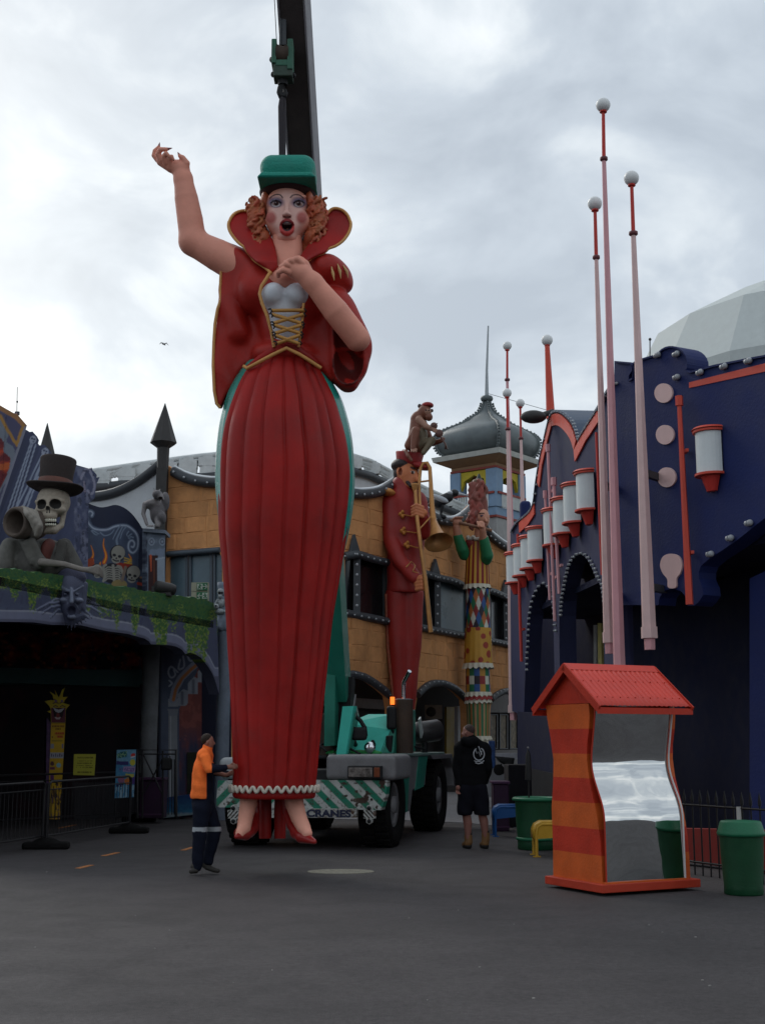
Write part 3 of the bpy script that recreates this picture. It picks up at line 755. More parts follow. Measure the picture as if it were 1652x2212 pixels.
# ================================================================== ONION TOWER
TY = 45.0
tc0 = W(1053, 1000, TY); tx, ty = tc0.x, tc0.y
tow = thing('onion_tower', 'square pavilion tower with grey onion dome, yellow arches and pale blue piers', 'tower', loc=(tx, ty, 0))
zt = lambda y: W(1053, y, TY).z
ppm = mpp(W(1053, 960, TY))
dome_m = mat('grey_lead', (0.12, 0.14, 0.145), 0.42, metal=.2, var=.3, scale=1.0, dirt=.12)
prof = [(1.3, 1000), (93, 988), (104, 982), (111, 972), (115, 959), (112, 947), (106, 940), (98, 934), (82, 927), (62, 919), (46, 911), (37, 904), (25, 897), (14, 887), (9, 877), (7, 868)]
rot = math.radians(7)
def sq(hw, z, n=8):
    """rounded square ring, corners towards the camera"""
    o = []
    for k in range(n * 4):
        a = 2 * math.pi * k / (n * 4); c, s_ = math.cos(a), math.sin(a); m_ = max(abs(c) + abs(s_), 1e-6)
        r = hw * ((1 / m_) * .75 + .25 * 1.0)
        a2 = a + rot - math.pi / 2; o.append(Vector((tx + r * math.cos(a2), ty + r * math.sin(a2), z)))
    return o
mb = MB(); rings = [sq(r * ppm, zt(y)) for r, y in prof]; n4 = 32
vs = [p for r in rings for p in r]; fs = [(i * n4 + k, i * n4 + (k + 1) % n4, (i + 1) * n4 + (k + 1) % n4, (i + 1) * n4 + k) for i in range(len(rings) - 1) for k in range(n4)]
mb.add(vs, fs, smooth=True); mb.build('onion_dome', dome_m, tow)
rb = MB(); bb = MB()
for k in (0, 8, 16, 24):
    rb.tube([rings[i][k] for i in range(1, len(rings))], .07, 5)
    for i in range(1, len(rings) - 1):
        for t in (0, .5): c = rings[i][k] * (1 - t) + rings[i + 1][k] * t; v = (c - Vector((tx, ty, c.z))).normalized(); bb.ball(c + v * .12, .06, 6, 4)
rb.build('dome_rib', dome_m, tow); tag(bb.build('rib_bulbs', dome_m, tow), kind='stuff')
kb = MB(); kb.lathe((tx, ty, zt(868)), [(.1, 0), (.26, .05), (.30, .15), (.26, .25), (.1, .3)], 16); kb.build('finial_knob', dome_m, tow)
ms = MB(); ms.tube([(tx, ty, zt(866)), (tx + .02, ty, zt(800)), (tx + .12, ty, zt(704))], [.10, .06, .035], 8); ms.build('mast', mat('galvanised_mast', (0.33, .36, .38), .5), tow)
def sqbox(hw0, hw1, y0, y1, m, nm):
    mb = MB(); a = [Vector((tx + hw0 * ppm * math.cos(rot - math.pi / 2 + k * math.pi / 2), ty + hw0 * ppm * math.sin(rot - math.pi / 2 + k * math.pi / 2), zt(y0))) for k in range(4)]
    b = [Vector((tx + hw1 * ppm * math.cos(rot - math.pi / 2 + k * math.pi / 2), ty + hw1 * ppm * math.sin(rot - math.pi / 2 + k * math.pi / 2), zt(y1))) for k in range(4)]
    mb.prism(a, b); return mb.build(nm, m, tow)
cream_t = mat('cream_board', (0.42, 0.43, 0.40), .6, dirt=.1); tan = mat('tan_soffit', (0.24, 0.14, 0.075), .7, var=.1); redt = mat('dull_red_trim', (0.22, 0.035, 0.025), .55); blu = mat('pale_blue_paint', (0.17, 0.26, 0.38), .6, dirt=.08); yelt = mat('mustard_paint', (0.42, 0.33, 0.02), .6, dirt=.1)
sqbox(123, 119, 993, 1003, cream_t, 'eaves'); sqbox(117, 80, 1003.5, 1015, tan, 'soffit'); sqbox(80, 79, 1015.5, 1021, tan, 'frieze'); sqbox(82, 82, 1021.5, 1026, redt, 'red_band')
sqbox(79, 79, 1108, 1125, blu, 'blue_band'); sqbox(82, 82, 1125.5, 1130, redt, 'red_band'); sqbox(78, 78, 1130.5, 1400, mat('tower_body_paint', (.3, .3, .3), .8), 'shaft')
hwp = 76
cor = [Vector((tx + hwp * ppm * math.cos(rot - math.pi / 2 + k * math.pi / 2), ty + hwp * ppm * math.sin(rot - math.pi / 2 + k * math.pi / 2), 0)) for k in range(4)]
for c in cor:
    mb = MB(); c2 = c + (Vector((tx, ty, 0)) - c).normalized() * .25; ax = (Vector((math.cos(rot + math.pi / 4), math.sin(rot + math.pi / 4), 0)), Vector((-math.sin(rot + math.pi / 4), math.cos(rot + math.pi / 4), 0)), Vector((0, 0, 1)))
    mb.box(Vector((c2.x, c2.y, (zt(1027) + zt(1107)) / 2)), (.55, .55, zt(1027) - zt(1107)), ax); mb.build('pier', blu, tow)
for i in range(4):
    a, b = cor[i], cor[(i + 1) % 4]; wl = VWall([tuple(a.xy), tuple(b.xy)]); Ln = (b - a).length
    # arch spandrel in wall coordinates
    def P3(s_, z, o=0.0): return wl.at(s_, z, o)
    zt_, zb_ = zt(1027), zt(1107); cx2 = Ln / 2; R = Ln * .30; zc2 = zt_ - .22 - R
    arc = []
    for k in range(17):
        an = math.pi * (1.18 - 1.36 * k / 16); rr = R * (1 + .06 * math.cos(8 * an)); arc.append((cx2 + rr * math.cos(an), zc2 + rr * math.sin(an)))
    poly = [(0.3, zt_), (Ln - .3, zt_), (Ln - .3, zc2 - R * .8)] + arc[::-1] + [(0.3, zc2 - R * .8)]
    mb = MB(); mb.prism([P3(s_, z, .02) for s_, z in poly], [P3(s_, z, -.14) for s_, z in poly]); mb.build('arch_spandrel', yelt, tow)
    bl = MB(); rail = MB()
    rail.box(P3(cx2, zb_ + .62, .12), (Ln, .1, .1), ((b - a).normalized(), Vector((0, 0, 1)).cross((b - a).normalized()), Vector((0, 0, 1))))
    for k in range(14): bl.box(P3(.3 + (Ln - .6) * (k + .5) / 14, zb_ + .3, .12), (.07, .07, .6))
    tag(bl.build('balusters', railm, tow), kind='stuff'); rail.build('handrail', redt, tow)
    if i == 1 and False: pass
gw = MB(); gw.tube([(tx + .05, ty, zt(850)), (tx + 2.6, ty - 3, zt(925))], .012, 4); gw.build('guy_wire', dark_trim, tow)
# ================================================================== BLUE BUILDING ON THE RIGHT
RW = VWall([tuple(W(1119, 1250, 23.5).xy), tuple(W(1326, 1150, 17.0).xy), tuple(W(1760, 1150, 13.8).xy)])
navy = mat('navy_paint', (0.009, 0.018, 0.095), .7, var=.14, scale=1.1, bump=.25, bscale=25, dirt=.07, spec=.3)
greyblue = mat('wing_violet_paint', (0.026, 0.030, 0.078), .8, var=.2, scale=1.0, dirt=.12, spec=.3)  # even dull blue-violet base colour for the whole wing
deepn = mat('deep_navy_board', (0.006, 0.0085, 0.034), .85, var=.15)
coral = mat('coral_red_paint', (0.62, 0.075, 0.045), .5, var=.08, dirt=.04)
redp = mat('post_red_paint', (0.50, 0.035, 0.026), .45, var=.08, dirt=.04)
pink = mat('rose_pink_paint', (0.66, 0.335, 0.36), .5, var=.06, bump=.1, dirt=.03)
blush = mat('blush_paint', (0.70, 0.49, 0.47), .5, var=.06, bump=.1, dirt=.04)
bb_ = thing('blue_fairground_building', 'navy and violet plywood facade with scalloped top, pink discs and bulb-edged arches', 'building', loc=(4.2, 17.0, 0))
circ = [(1448 + 35 * math.cos(math.radians(t)), 786 - 35 * math.sin(math.radians(t))) for t in range(140, -35, -14)]
blue_top = [(1326, 783), (1361, 786), (1364, 800), (1357, 812), (1356, 824), (1364, 820), (1367, 800), (1365, 788), (1372, 782), (1394, 775), (1412, 770)] + circ + [(1488, 806), (1540, 792), (1600, 780), (1760, 750)]
blue_bot = [(1760, 1060), (1700, 1085), (1652, 1118), (1593, 1165), (1560, 1188), (1532, 1206), (1513, 1222), (1508, 1236), (1508, 1250), (1516, 1268), (1518, 1285), (1508, 1300), (1500, 1308), (1484, 1308), (1481, 1290), (1470, 1277), (1452, 1271), (1434, 1276), (1424, 1290), (1421, 1307), (1326, 1307)]
board('facade_panel', RW, blue_top + blue_bot, navy, bb_, None, out=0.0, thick=0.35)
board('red_stripe', RW, [(1487, 826), (1760, 757), (1760, 779), (1487, 838)], coral, bb_, None, out=0.012, thick=.04)
def disc(cx, cy, rx, ry, m, nm, out=.03):
    q = [(cx + rx * math.cos(2 * math.pi * k / 28), cy + ry * math.sin(2 * math.pi * k / 28)) for k in range(28)]
    return board(nm, RW, q, m, bb_, None, out=out, thick=.045)
disc(1431.7, 849, 19.5, 21, blush, 'pink_disc'); disc(1434.8, 939, 19.5, 21, blush, 'pink_disc'); disc(1438.5, 1031, 20, 21.5, blush, 'pink_disc')
board('bulb_shaped_panel', RW, smooth_poly([(1448, 1196), (1465, 1202), (1472, 1220), (1468, 1238), (1460, 1250), (1458.5, 1269), (1442, 1269), (1440, 1251), (1430, 1238), (1424.5, 1220), (1431, 1202)], 4), blush, bb_, None, out=.03, thick=.045)
# violet wing going away behind the poles
vt = smooth_poly([(1102, 1150), (1112, 1132), (1124, 1122), (1140, 1108), (1149, 1090), (1154, 1050), (1162, 1000), (1174, 945), (1186, 899), (1199, 890), (1214, 895), (1232, 912), (1241, 935), (1244, 950)], 3, False) + smooth_poly([(1246, 951), (1262, 925), (1288, 884), (1310, 845), (1326, 830)], 3, False)
ar_a = smooth_poly([(1211, 1550), (1207, 1330), (1214, 1270), (1226, 1218), (1245, 1197), (1266, 1206), (1285, 1245), (1301, 1300), (1306, 1558)], 3, False)
ar_b = smooth_poly([(1131, 1544), (1136, 1400), (1140, 1330), (1150, 1285), (1168, 1261), (1182, 1272), (1192, 1310), (1196, 1400), (1198, 1548)], 3, False)
v_bot = [(1326, 1562)] + ar_a[::-1] + ar_b[::-1] + [(1119, 1542), (1104, 1535), (1102, 1300)]
board('wing_panel', RW, vt + v_bot, greyblue, bb_, None, out=-0.02, thick=0.35)
capm = mat('dull_slate_blue', (0.06, 0.085, 0.13), .6, var=.2)
mb = MB()
def capping(pts, dep, nm, m, w0=-.45, w1=.04):
    mb = MB(); F = [RW.w(x, y, w1) for x, y in pts]; B = [RW.wo(x, y, w0) for x, y in pts]; n = len(F)
    mb.add(F + B, [(i, i + 1, n + i + 1, n + i) for i in range(n - 1)]); up = Vector((0, 0, dep))
    mb.add([p + up for p in F + B], [(i, n + i, n + i + 1, i + 1) for i in range(n - 1)])
    mb.add(F + [p + up for p in F], [(i, i + 1, n + i + 1, n + i) for i in range(n - 1)])
    return mb.build(nm, m, bb_)
capping(vt, .05, 'scalloped_capping', capm, -1.0)
capping(blue_top, .03, 'facade_capping', navy)
for ln in ([(1120, 1140), (1137, 1124), (1152, 1100)], [(1161, 1047), (1167, 1000), (1180, 940), (1189, 905)], smooth_poly([(1190, 908), (1203, 906), (1218, 917), (1232, 937), (1240, 962)], 3, False), [(1239, 985), (1262, 940), (1290, 897)]):
    o = MB(); F = [RW.w(x, y, .02) for x, y in ln]; wv = .24
    for a, b in zip(F, F[1:]):
        d = (b - a).normalized(); q = Vector((0, 0, 1)) if abs(d.z) < .8 else Vector((.8, -.6, 0)); nrm = (d.cross(q)).normalized(); sd = nrm.cross(d) * wv / 2
        o.prism([a - sd, b - sd, b + sd, a + sd], [a - sd - nrm * .03, b - sd - nrm * .03, b + sd - nrm * .03, a + sd - nrm * .03])
    o.build('coral_edging', coral, bb_)
# bulbs: each a piece of its own on the near edges, one shared mesh
bm_ = MB(); bm_.tube([(0, 0, 0), (0, -.05, 0)], .05, 8); bm_.ball((0, -.10, 0), .055, 8, 6); b_src = bm_.build('bulb', bulb_m, bb_); me_b = b_src.data; bpy.data.objects.remove(b_src)
inv = parent_inv(bb_)
def bulb_at(p, sc=1.0, rz=0.0):
    o = bpy.data.objects.new('bulb', me_b); link(o, bb_); o.matrix_parent_inverse = inv; o.location = p; o.scale = (sc,) * 3; o.rotation_euler = (0, 0, rz)
for x, y in ((1414, 769), (1454.7, 767), (1455.5, 817), (1505.5, 806.6), (1557, 794), (1609.5, 782), (1527.6, 1198), (1570, 1163.5), (1610.6, 1131)): bulb_at(RW.w(x, y, .04), .9, .35)
def along(pts, n):
    P = [Vector(p) for p in pts]; cum = [0]
    for a, b in zip(P, P[1:]): cum.append(cum[-1] + (b - a).length)
    o = []
    for k in range(n):
        t = cum[-1] * k / (n - 1)
        for i in range(len(P) - 1):
            if t <= cum[i + 1] + 1e-6: u = (t - cum[i]) / max(cum[i + 1] - cum[i], 1e-6); o.append(P[i] + (P[i + 1] - P[i]) * u); break
    return o
for pts, n in ((vt[:24], 14), (vt[24:42], 16), (vt[42:], 12), (ar_a[3:-3], 30), (ar_b[2:-4], 26)):
    for p in along([(x, y - 1) for x, y in pts], n): bulb_at(RW.w(p.x + rnd.uniform(-.5, .5), p.y, .04), .5, .9)
# recessed ground floor, ceiling over it and dark hollow behind the arches
RB = VWall([tuple(RW.w(1119, 1500, -1.6).xy), tuple(RW.w(1326, 1500, -1.9).xy), tuple(RW.w(1760, 1500, -1.9).xy)])
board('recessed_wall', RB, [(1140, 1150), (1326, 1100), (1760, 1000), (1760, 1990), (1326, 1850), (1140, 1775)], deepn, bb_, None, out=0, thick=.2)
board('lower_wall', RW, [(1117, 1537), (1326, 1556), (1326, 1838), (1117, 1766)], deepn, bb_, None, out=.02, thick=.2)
p = [RW.w(1130, 1470, -.3), RW.w(1326, 1300, -.3), RW.w(1760, 1060, -.3)]
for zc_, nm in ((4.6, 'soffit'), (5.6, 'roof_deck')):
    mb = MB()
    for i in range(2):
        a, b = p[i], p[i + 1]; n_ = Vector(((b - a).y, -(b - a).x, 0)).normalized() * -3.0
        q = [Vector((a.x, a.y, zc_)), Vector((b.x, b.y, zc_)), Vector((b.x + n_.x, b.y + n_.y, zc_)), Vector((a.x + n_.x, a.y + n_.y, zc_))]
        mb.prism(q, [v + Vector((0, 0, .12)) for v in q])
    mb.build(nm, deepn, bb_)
board('blue_return_panel', RW, [(1618, 1250), (1760, 1180), (1760, 1960), (1618, 1800)], navy, bb_, None, out=-.6, thick=.2)
board('hanging_banner', RB, [(1281, 1350), (1287, 1350), (1287, 1475), (1281, 1475)], pal['cream'], bb_, None, out=.4, thick=.05)
board('hanging_banner', RB, [(1290, 1346), (1298, 1346), (1299, 1480), (1291, 1480)], mat('lemon_banner', (.5, .42, .15), .6), bb_, None, out=.4, thick=.05)
PL = VWall([tuple(W(1440, 1800, 14.3).xy), tuple(W(1760, 1800, 12.6).xy)])
redw = board('red_plinth_wall', PL, [(1440, 1789), (1760, 1796), (1760, 1900), (1440, 1856)], mat('dark_red_plinth', (.20, .02, .015), .7, dirt=.3), bb_, None, out=0, thick=.2)
board('kick_board', RW, [(1121, 1655), (1330, 1700), (1326, 1838), (1117, 1766)], mat('black_kick_board', (.012, .012, .014), .8), bb_, None, out=.05, thick=.05)

# slim decorative posts on the facade
def slim_post(x0, y0, x1, y1, w0, w1, m, nm, lab, col, out=.18, cap=None):
    t = thing(nm, lab, 'ornamental post', 'slim ornamental posts on the blue facade'); a, b = RW.w(x0, y0, out), RW.w(x1, y1, out)
    s0_, s1_ = w0 * mpp(a) / 2, w1 * mpp(b) / 2
    mb = MB(); mb.tube([a, b], [s0_, s1_], 6, smooth=False); mb.build('shaft', m, t)
    if cap: c = MB(); c.tube([a + Vector((0, 0, .08)), a - Vector((0, 0, .08))], s0_ * 1.7, 6, smooth=False); c.build('cap', m, t)
    for q in (.25, .75):
        k = a.lerp(b, q); br = MB(); n_ = Vector((-.83, -.56, 0)); br.box(k - n_ * .09, (.05, .2, .05)); br.build('bracket', m, t)
slim_post(1466, 866, 1488.6, 1306, 10, 17, coral, 'red_post', 'long red tapering post beside the three pink discs', redp, cap=1)
slim_post(1177, 1068, 1187, 1296, 6, 6, pink, 'pink_post', 'shortest-topped thin pink post, leftmost of the three in front of the violet wing', pink, cap=1)
slim_post(1183, 968, 1198, 1342, 7, 7, pink, 'pink_post', 'longest thin pink post in the middle of the three on the violet wing', pink, cap=1)
slim_post(1195.5, 1040, 1207, 1283, 8, 7, pink, 'pink_post', 'thin pink post with a sharp tip, right one of the three on the violet wing', pink, cap=1)
slim_post(1287, 934, 1300, 1242, 6, 7, redp, 'red_post', 'thin red post beside the largest lantern of the violet wing', redp)
slim_post(1117.6, 1154, 1126, 1429, 6, 7, redp, 'red_post', 'thin red post at the far end of the violet wing under the smallest lantern', redp)
# wall lanterns
lanm = mat('frosted_lantern', (0.68, 0.72, 0.72), .45, var=.06, bump=.1)
def lantern(cx, yt, yb_, wpx, lab, rad):
    t = thing('wall_lantern', lab, 'lantern', 'white cylinder lanterns on the blue building')
    a, b = RW.w(cx, yt, 0), RW.w(cx, yb_, 0); d, z0 = RW.hit(cx, yt); z1 = RW.hit(cx, yb_)[1]; c = RW.at(d, 0)
    t.location = (c.x, c.y, z1); i = RW.seg(d); tt = (RW.pts[i + 1] - RW.pts[i]).normalized(); nn = Vector((tt.y, -tt.x, 0)); tt = Vector((tt.x, tt.y, 0))
    def half(r, za, zb, nm, m, r2=None):
        mb = MB(); r2 = r if r2 is None else r2; n = 14
        A = [c + tt * r * math.cos(math.pi * k / n) + nn * (r * math.sin(math.pi * k / n) + .03) + Vector((0, 0, za)) for k in range(n + 1)]
        B = [c + tt * r2 * math.cos(math.pi * k / n) + nn * (r2 * math.sin(math.pi * k / n) + .03) + Vector((0, 0, zb)) for k in range(n + 1)]
        mb.prism(A, B); return mb.build(nm, m, t)
    half(rad, z1, z0, 'shade', lanm); half(rad * 1.16, z0 + .005, z0 + .04, 'cap', coral); half(rad * 1.25, z0 + .05, z0 + .085, 'cap_tier', coral, rad * 1.1)
    half(rad * 1.14, z1 - .04, z1 - .004, 'base_plate', coral); half(rad * .4, z1 - .28, z1 - .045, 'base_bracket', redp, rad * .75)
    bk = MB(); bk.box(c + nn * .015 + Vector((0, 0, (z0 + z1) / 2)), (rad * 2, .03, (z0 - z1)), (tt, nn, Vector((0, 0, 1)))); bk.build('back_plate', deepn, t)
lantern(1536.7, 937, 1025, 54, 'large white cylinder lantern alone on the navy wall right of the pink discs', .235)
LL = [(1277, 1027, 1103), (1248, 1054, 1130), (1225, 1084.5, 1154), (1203, 1108, 1178), (1167, 1147, 1211.6), (1151.5, 1166, 1228.5), (1135, 1184, 1244), (1119, 1201, 1259)]
WD = ['highest and nearest white lantern of the row stepping down the violet wing', 'second white lantern from the top of the descending row, under the big one', 'third white lantern from the top of the row on the violet wing', 'fourth lantern from the top, the last before the thin pink posts', 'fifth lantern of the row, just beyond the thin pink posts', 'sixth lantern of the row, third from the far end', 'seventh lantern of the row, second from the far end', 'lowest and farthest white lantern, at the very end of the violet wing']
for (x, a, b), lab in zip(LL, WD): lantern(x, a, b, 0, lab, .26)

# tall tapering poles carrying globes
globe_m = mat('opal_globe', (0.72, 0.73, 0.72), .3, var=.04, bump=0)
def pole(bx, by, bd, cx_, cy_, x1, y1, w0, w1, Y, m, lab, ends='cap', upper=True, nm='globe_pole'):
    B = W(bx, by, Y); C_ = W(cx_, cy_, Y); E = W(x1, y1, Y); t = thing(nm, lab, 'lamp pole', 'tapering poles with white globes', loc=(E.x, E.y, 0))
    r = bd * mpp(B) / 2
    g = MB(); g.ball(B, r, 28, 18); g.build('globe', globe_m, t)
    ax = (C_ - B).normalized()
    k = MB(); k.lathe(B + ax * r * .82, [(r * .45, 0), (r * .52, .03), (r * .5, r * .28), (r * .36, r * .36), (r * .25, r * .38)], 20, ax); k.build('globe_holder', redp, t)
    u = MB(); u.tube([B + ax * r * 1.1, C_], [r * .24, r * .27], 14); u.build('upper_rod', redp, t)
    ra = w0 * mpp(C_) / 2; rb_ = w1 * mpp(E) / 2
    c = MB(); c.lathe(C_ - ax * .03, [(ra * 1.1, 0), (ra * 1.75, .015), (ra * 1.8, .06), (ra * 1.2, .08)], 16, ax); c.build('collar', mat('plum_collar', (.14, .045, .05), .5), t)
    s_ = MB(); s_.tube([C_, E], [ra, rb_], 6, smooth=False, rot=.5); s_.build('shaft', m, t)
    if ends == 'cap':
        dn = (E - C_).normalized()
        q = MB(); q.tube([E - dn * .02, E + dn * .16], [rb_ * 1.17, rb_ * 1.17], 6, smooth=False, rot=.5); q.build('end_collar', m, t)
        q = MB(); q.tube([E + dn * .15, E + dn * .34], [rb_ * .8, rb_ * .75], 6, smooth=False, rot=.5); q.build('end_plug', pink, t)
        for kk in (.62, .9):
            P = C_.lerp(E, kk); n_ = Vector((.65, .76, 0)); br = MB(); br.box(P + n_ * .35, (.09, .7, .12), (Vector((.76, -.65, 0)), n_, Vector((0, 0, 1)))); br.build('wall_bracket', dark_trim, t)
    return t
pole(1302, 227, 31, 1303.5, 342, 1350, 1860, 9.5, 33, 16.3, pink, 'tallest rose pink pole topped with a white globe, running down behind the orange mirror booth', ends=None)
pole(1284, 440, 31, 1287, 555, 1314, 1368, 9, 24, 16.75, blush, 'pale pink pole with the lowest globe of the near trio, partly behind the tallest one')
pole(1363, 385, 32.5, 1367, 503, 1401, 1357, 11, 31, 15.85, blush, 'pale pink globe pole standing clear right of the tallest one, ending in mid air')
pole(1095, 747, 19.5, 1095, 819.5, 1112, 1468, 6.5, 17, 25.2, pink, 'distant rose pink pole with the highest white globe beside the onion dome', nm='globe_pole')
pole(1094.5, 849, 20, 1096, 926, 1108, 1525, 6.5, 21, 24.5, blush, 'distant pale pole whose globe sits directly below another globe')
pole(1123, 871, 19, 1124.7, 946, 1136, 1400, 6, 18, 25.0, blush, 'distant pale globe pole right of the pair, against the onion dome', ends=None)
B = W(1181, 735, 21.6); t = thing('globe_pole', 'red globe pole rising from the peak of the violet wing', 'lamp pole', 'tapering poles with white globes', loc=(B.x, B.y, 0)); r = 12.3 * mpp(B)
g = MB(); g.ball(B, r, 24, 16); g.build('globe', globe_m, t); k = MB(); k.lathe(B - Vector((0, 0, r * .8)), [(r * .45, 0), (r * .52, -.03), (r * .5, -r * .25), (r * .3, -r * .32)], 18); k.build('globe_holder', redp, t)
u = MB(); E = W(1189, 905, 21.6); u.tube([B - Vector((0, 0, r)), E], [.055, .10], 10); u.build('rod', coral, t)
fl = MB(); fp = RW.w(1176, 908, .1); fl.ball(fp + Vector((-.25, -.1, .05)), (.28, .18, .14), 14, 8); fl.tube([fp + Vector((-.1, 0, .1)), fp + Vector((.2, .1, .22))], .06, 8)
tag(fl.build('floodlight', blackm), 'small dark floodlight clamped to the corner of the violet wing peak', 'floodlight')
bx_ = Sculpt(); c = W(1134, 1106, 23.6); bx_.box(c, (.13, .13, .26), .08, .01); tag(bx_.build('blue_bollard_cap', .03, navy), 'small rounded blue box on the far tip of the violet wing', 'box')

# pale faceted dome behind
dm = mat('pale_membrane', (0.50, 0.54, 0.53), .7, var=.06, dirt=.05)
DY = 33.0; cxd = 1905
prof = [(505, 860), (503, 790), (425, 655), (260, 572), (120, 535), (1, 522)]
C_ = W(cxd, 900, DY); mb = MB(); rings = []; NS = 18
for r_, y_ in prof:
    P = W(1652, y_, DY); r = r_ * mpp(W(1500, y_, DY)); rings.append([Vector((C_.x + r * math.cos(2 * math.pi * k / NS + .1), C_.y + 4 + r * math.sin(2 * math.pi * k / NS + .1), P.z)) for k in range(NS)])
mb.add([p for r in rings for p in r], [(i * NS + k, i * NS + (k + 1) % NS, (i + 1) * NS + (k + 1) % NS, (i + 1) * NS + k) for i in range(len(rings) - 1) for k in range(NS)])
dt = thing('faceted_dome', 'huge pale grey faceted dome behind the navy facade', 'dome', loc=(C_.x, C_.y + 4, 0)); mb.build('dome_skin', dm, dt)
dr = MB(); zb = rings[0][0].z; dr.lathe((C_.x, C_.y + 4, 0), [(505 * mpp(W(1500, 860, DY)), 0), (505 * mpp(W(1500, 860, DY)) * .998, zb)], NS); dr.build('drum', dm, dt)
an = MB(); a0 = W(1403, 770, 31); an.tube([a0, W(1403, 735, 31)], .02, 5); an.ball(W(1403, 733, 31), .05, 8, 6); tag(an.build('antenna', dark_trim), 'tiny antenna spike just left of the pale dome', 'antenna')
# ================================================================== GHOST RIDE ON THE LEFT
LF = VWall([tuple(W(-90, 1300, 14.9).xy), tuple(W(0, 1300, 15.6).xy), tuple(W(150, 1300, 17.2).xy), tuple(W(300, 1300, 19.2).xy), tuple(W(465, 1300, 21.5).xy), tuple(W(505, 1300, 22.1).xy)])
LM = VWall([tuple(W(-90, 1150, 18.2).xy), tuple(W(0, 1150, 18.8).xy), tuple(W(310, 1150, 20.6).xy), tuple(W(380, 1150, 21.2).xy)])
LI = VWall([tuple(W(-90, 1550, 21.5).xy), tuple(W(305, 1550, 22.8).xy), tuple(W(470, 1550, 23.2).xy)])
gr = thing('ghost_ride', 'dark ghost ride front with ivy-painted canopy, murals and a black entrance', 'building', loc=tuple(W(240, 1300, 18.5).xy) + (0,))
paint_m = mat('sign_paint', (1, 1, 1), .62, vcol=True, var=.10, scale=5, bump=.12, bscale=30)
paint_d = mat('matt_sign_paint', (1, 1, 1), .85, vcol=True, var=.2, scale=3, bump=.12)
blackw = mat('interior_shade_black', (0.010, 0.008, 0.010), .95, var=.2, bump=0, spec=.15)  # near-black colour stands in for the shade under the canopy
C = lambda r, g, b: srgb(r, g, b)
ft = [(-90, 1218), (0, 1228), (35, 1229), (66, 1235), (100, 1238), (150, 1246), (202, 1255), (246, 1264), (278, 1267), (318, 1277), (376, 1286), (434, 1293), (463, 1302), (474, 1306)]
ftr = []
for i in range(len(ft) - 1):
    a, b = ft[i], ft[i + 1]; n = max(2, int((b[0] - a[0]) / 6))
    for k in range(n): ftr.append((a[0] + (b[0] - a[0]) * k / n, a[1] + (b[1] - a[1]) * k / n + rnd.uniform(-2.2, 2.2)))
fb = [(474, 1500), (464, 1467), (459, 1455), (450, 1440), (434, 1420), (420, 1412), (410, 1410), (401, 1413), (393, 1403), (382, 1397), (370, 1394), (341, 1392), (327, 1392), (322, 1385), (312, 1379), (275, 1369), (230, 1363), (173, 1350), (116, 1350), (72, 1344), (0, 1343), (-90, 1340)]
fbl = sorted([p for p in fb if p[1] < 1470])
def fascia_paint(x, y):
    P = Paint(x, y, C(68, 74, 98))
    n = fbm(x / 30, y / 30, 3); P.put((n - .45) * 1.6, C(84, 92, 116)); P.put(.5 * (fbm(x / 6, y / 22, 9) > .62), C(58, 60, 86))
    yt = np.interp(x, [p[0] for p in ft], [p[1] for p in ft]); ybm = np.interp(x, [p[0] for p in fbl], [p[1] for p in fbl])
    P.put(((y - (ybm - 24)) / 1.5), C(112, 116, 138)); P.put((2.2 - np.abs(y - (ybm - 24))) / 1.2, C(150, 154, 168)); P.put((y - (ybm - 7)) / 2, C(82, 84, 104))
    h = y - yt; g = fbm(x / 26, y / 60, 21); hang = 34 + 150 * np.clip(fbm(x / 17, x * 0 + 3, 31) - .3, 0, 1) * (0.55 + 0.9 * np.clip((x - 40) / 330, 0, 1))
    P.put((hang * .55 + 13 + 14 * (fbm(x / 5, y / 5, 8) - .5) - h) / 7, C(38, 88, 52))
    P.put(((hang - h + 22 * (fbm(x / 4, y / 4, 12) - .5)) / 8) * (fbm(x / 3.2, y / 3.6, 41) > .43), C(60, 96, 44))
    P.put(((hang * 1.12 - h) / 6) * (h > hang * .35) * (fbm(x / 2.2, y / 2.6, 51) > .57), C(112, 132, 52))
    P.put((fbm(x / 3, y / 3, 77) > .66) * (h < hang * .5) * .7, C(30, 68, 42))
    # painted tendrils around the mask
    for s_, k in ((1, 0), (-1, 1)):
        for j, (a, b) in enumerate(((52, 18), (70, 30), (60, 44), (42, 60))):
            P.stroke([(155 + s_ * 26, 1292 + j * 8), (155 + s_ * a * .7, 1296 + j * 9 - b * .1), (155 + s_ * a * 1.1, 1302 + b * .5)], 2.6, C(128, 134, 158), 1.0)
            P.stroke([(155 + s_ * 26, 1295 + j * 8), (155 + s_ * a * .7, 1299 + j * 9 - b * .1), (155 + s_ * a * 1.05, 1306 + b * .5)], 1.2, C(40, 42, 60), .6)
    return P.C
board('canopy_fascia', LF, ftr + fb, paint_m, gr, fascia_paint, step=2.1, out=0, thick=.25, curved=True)
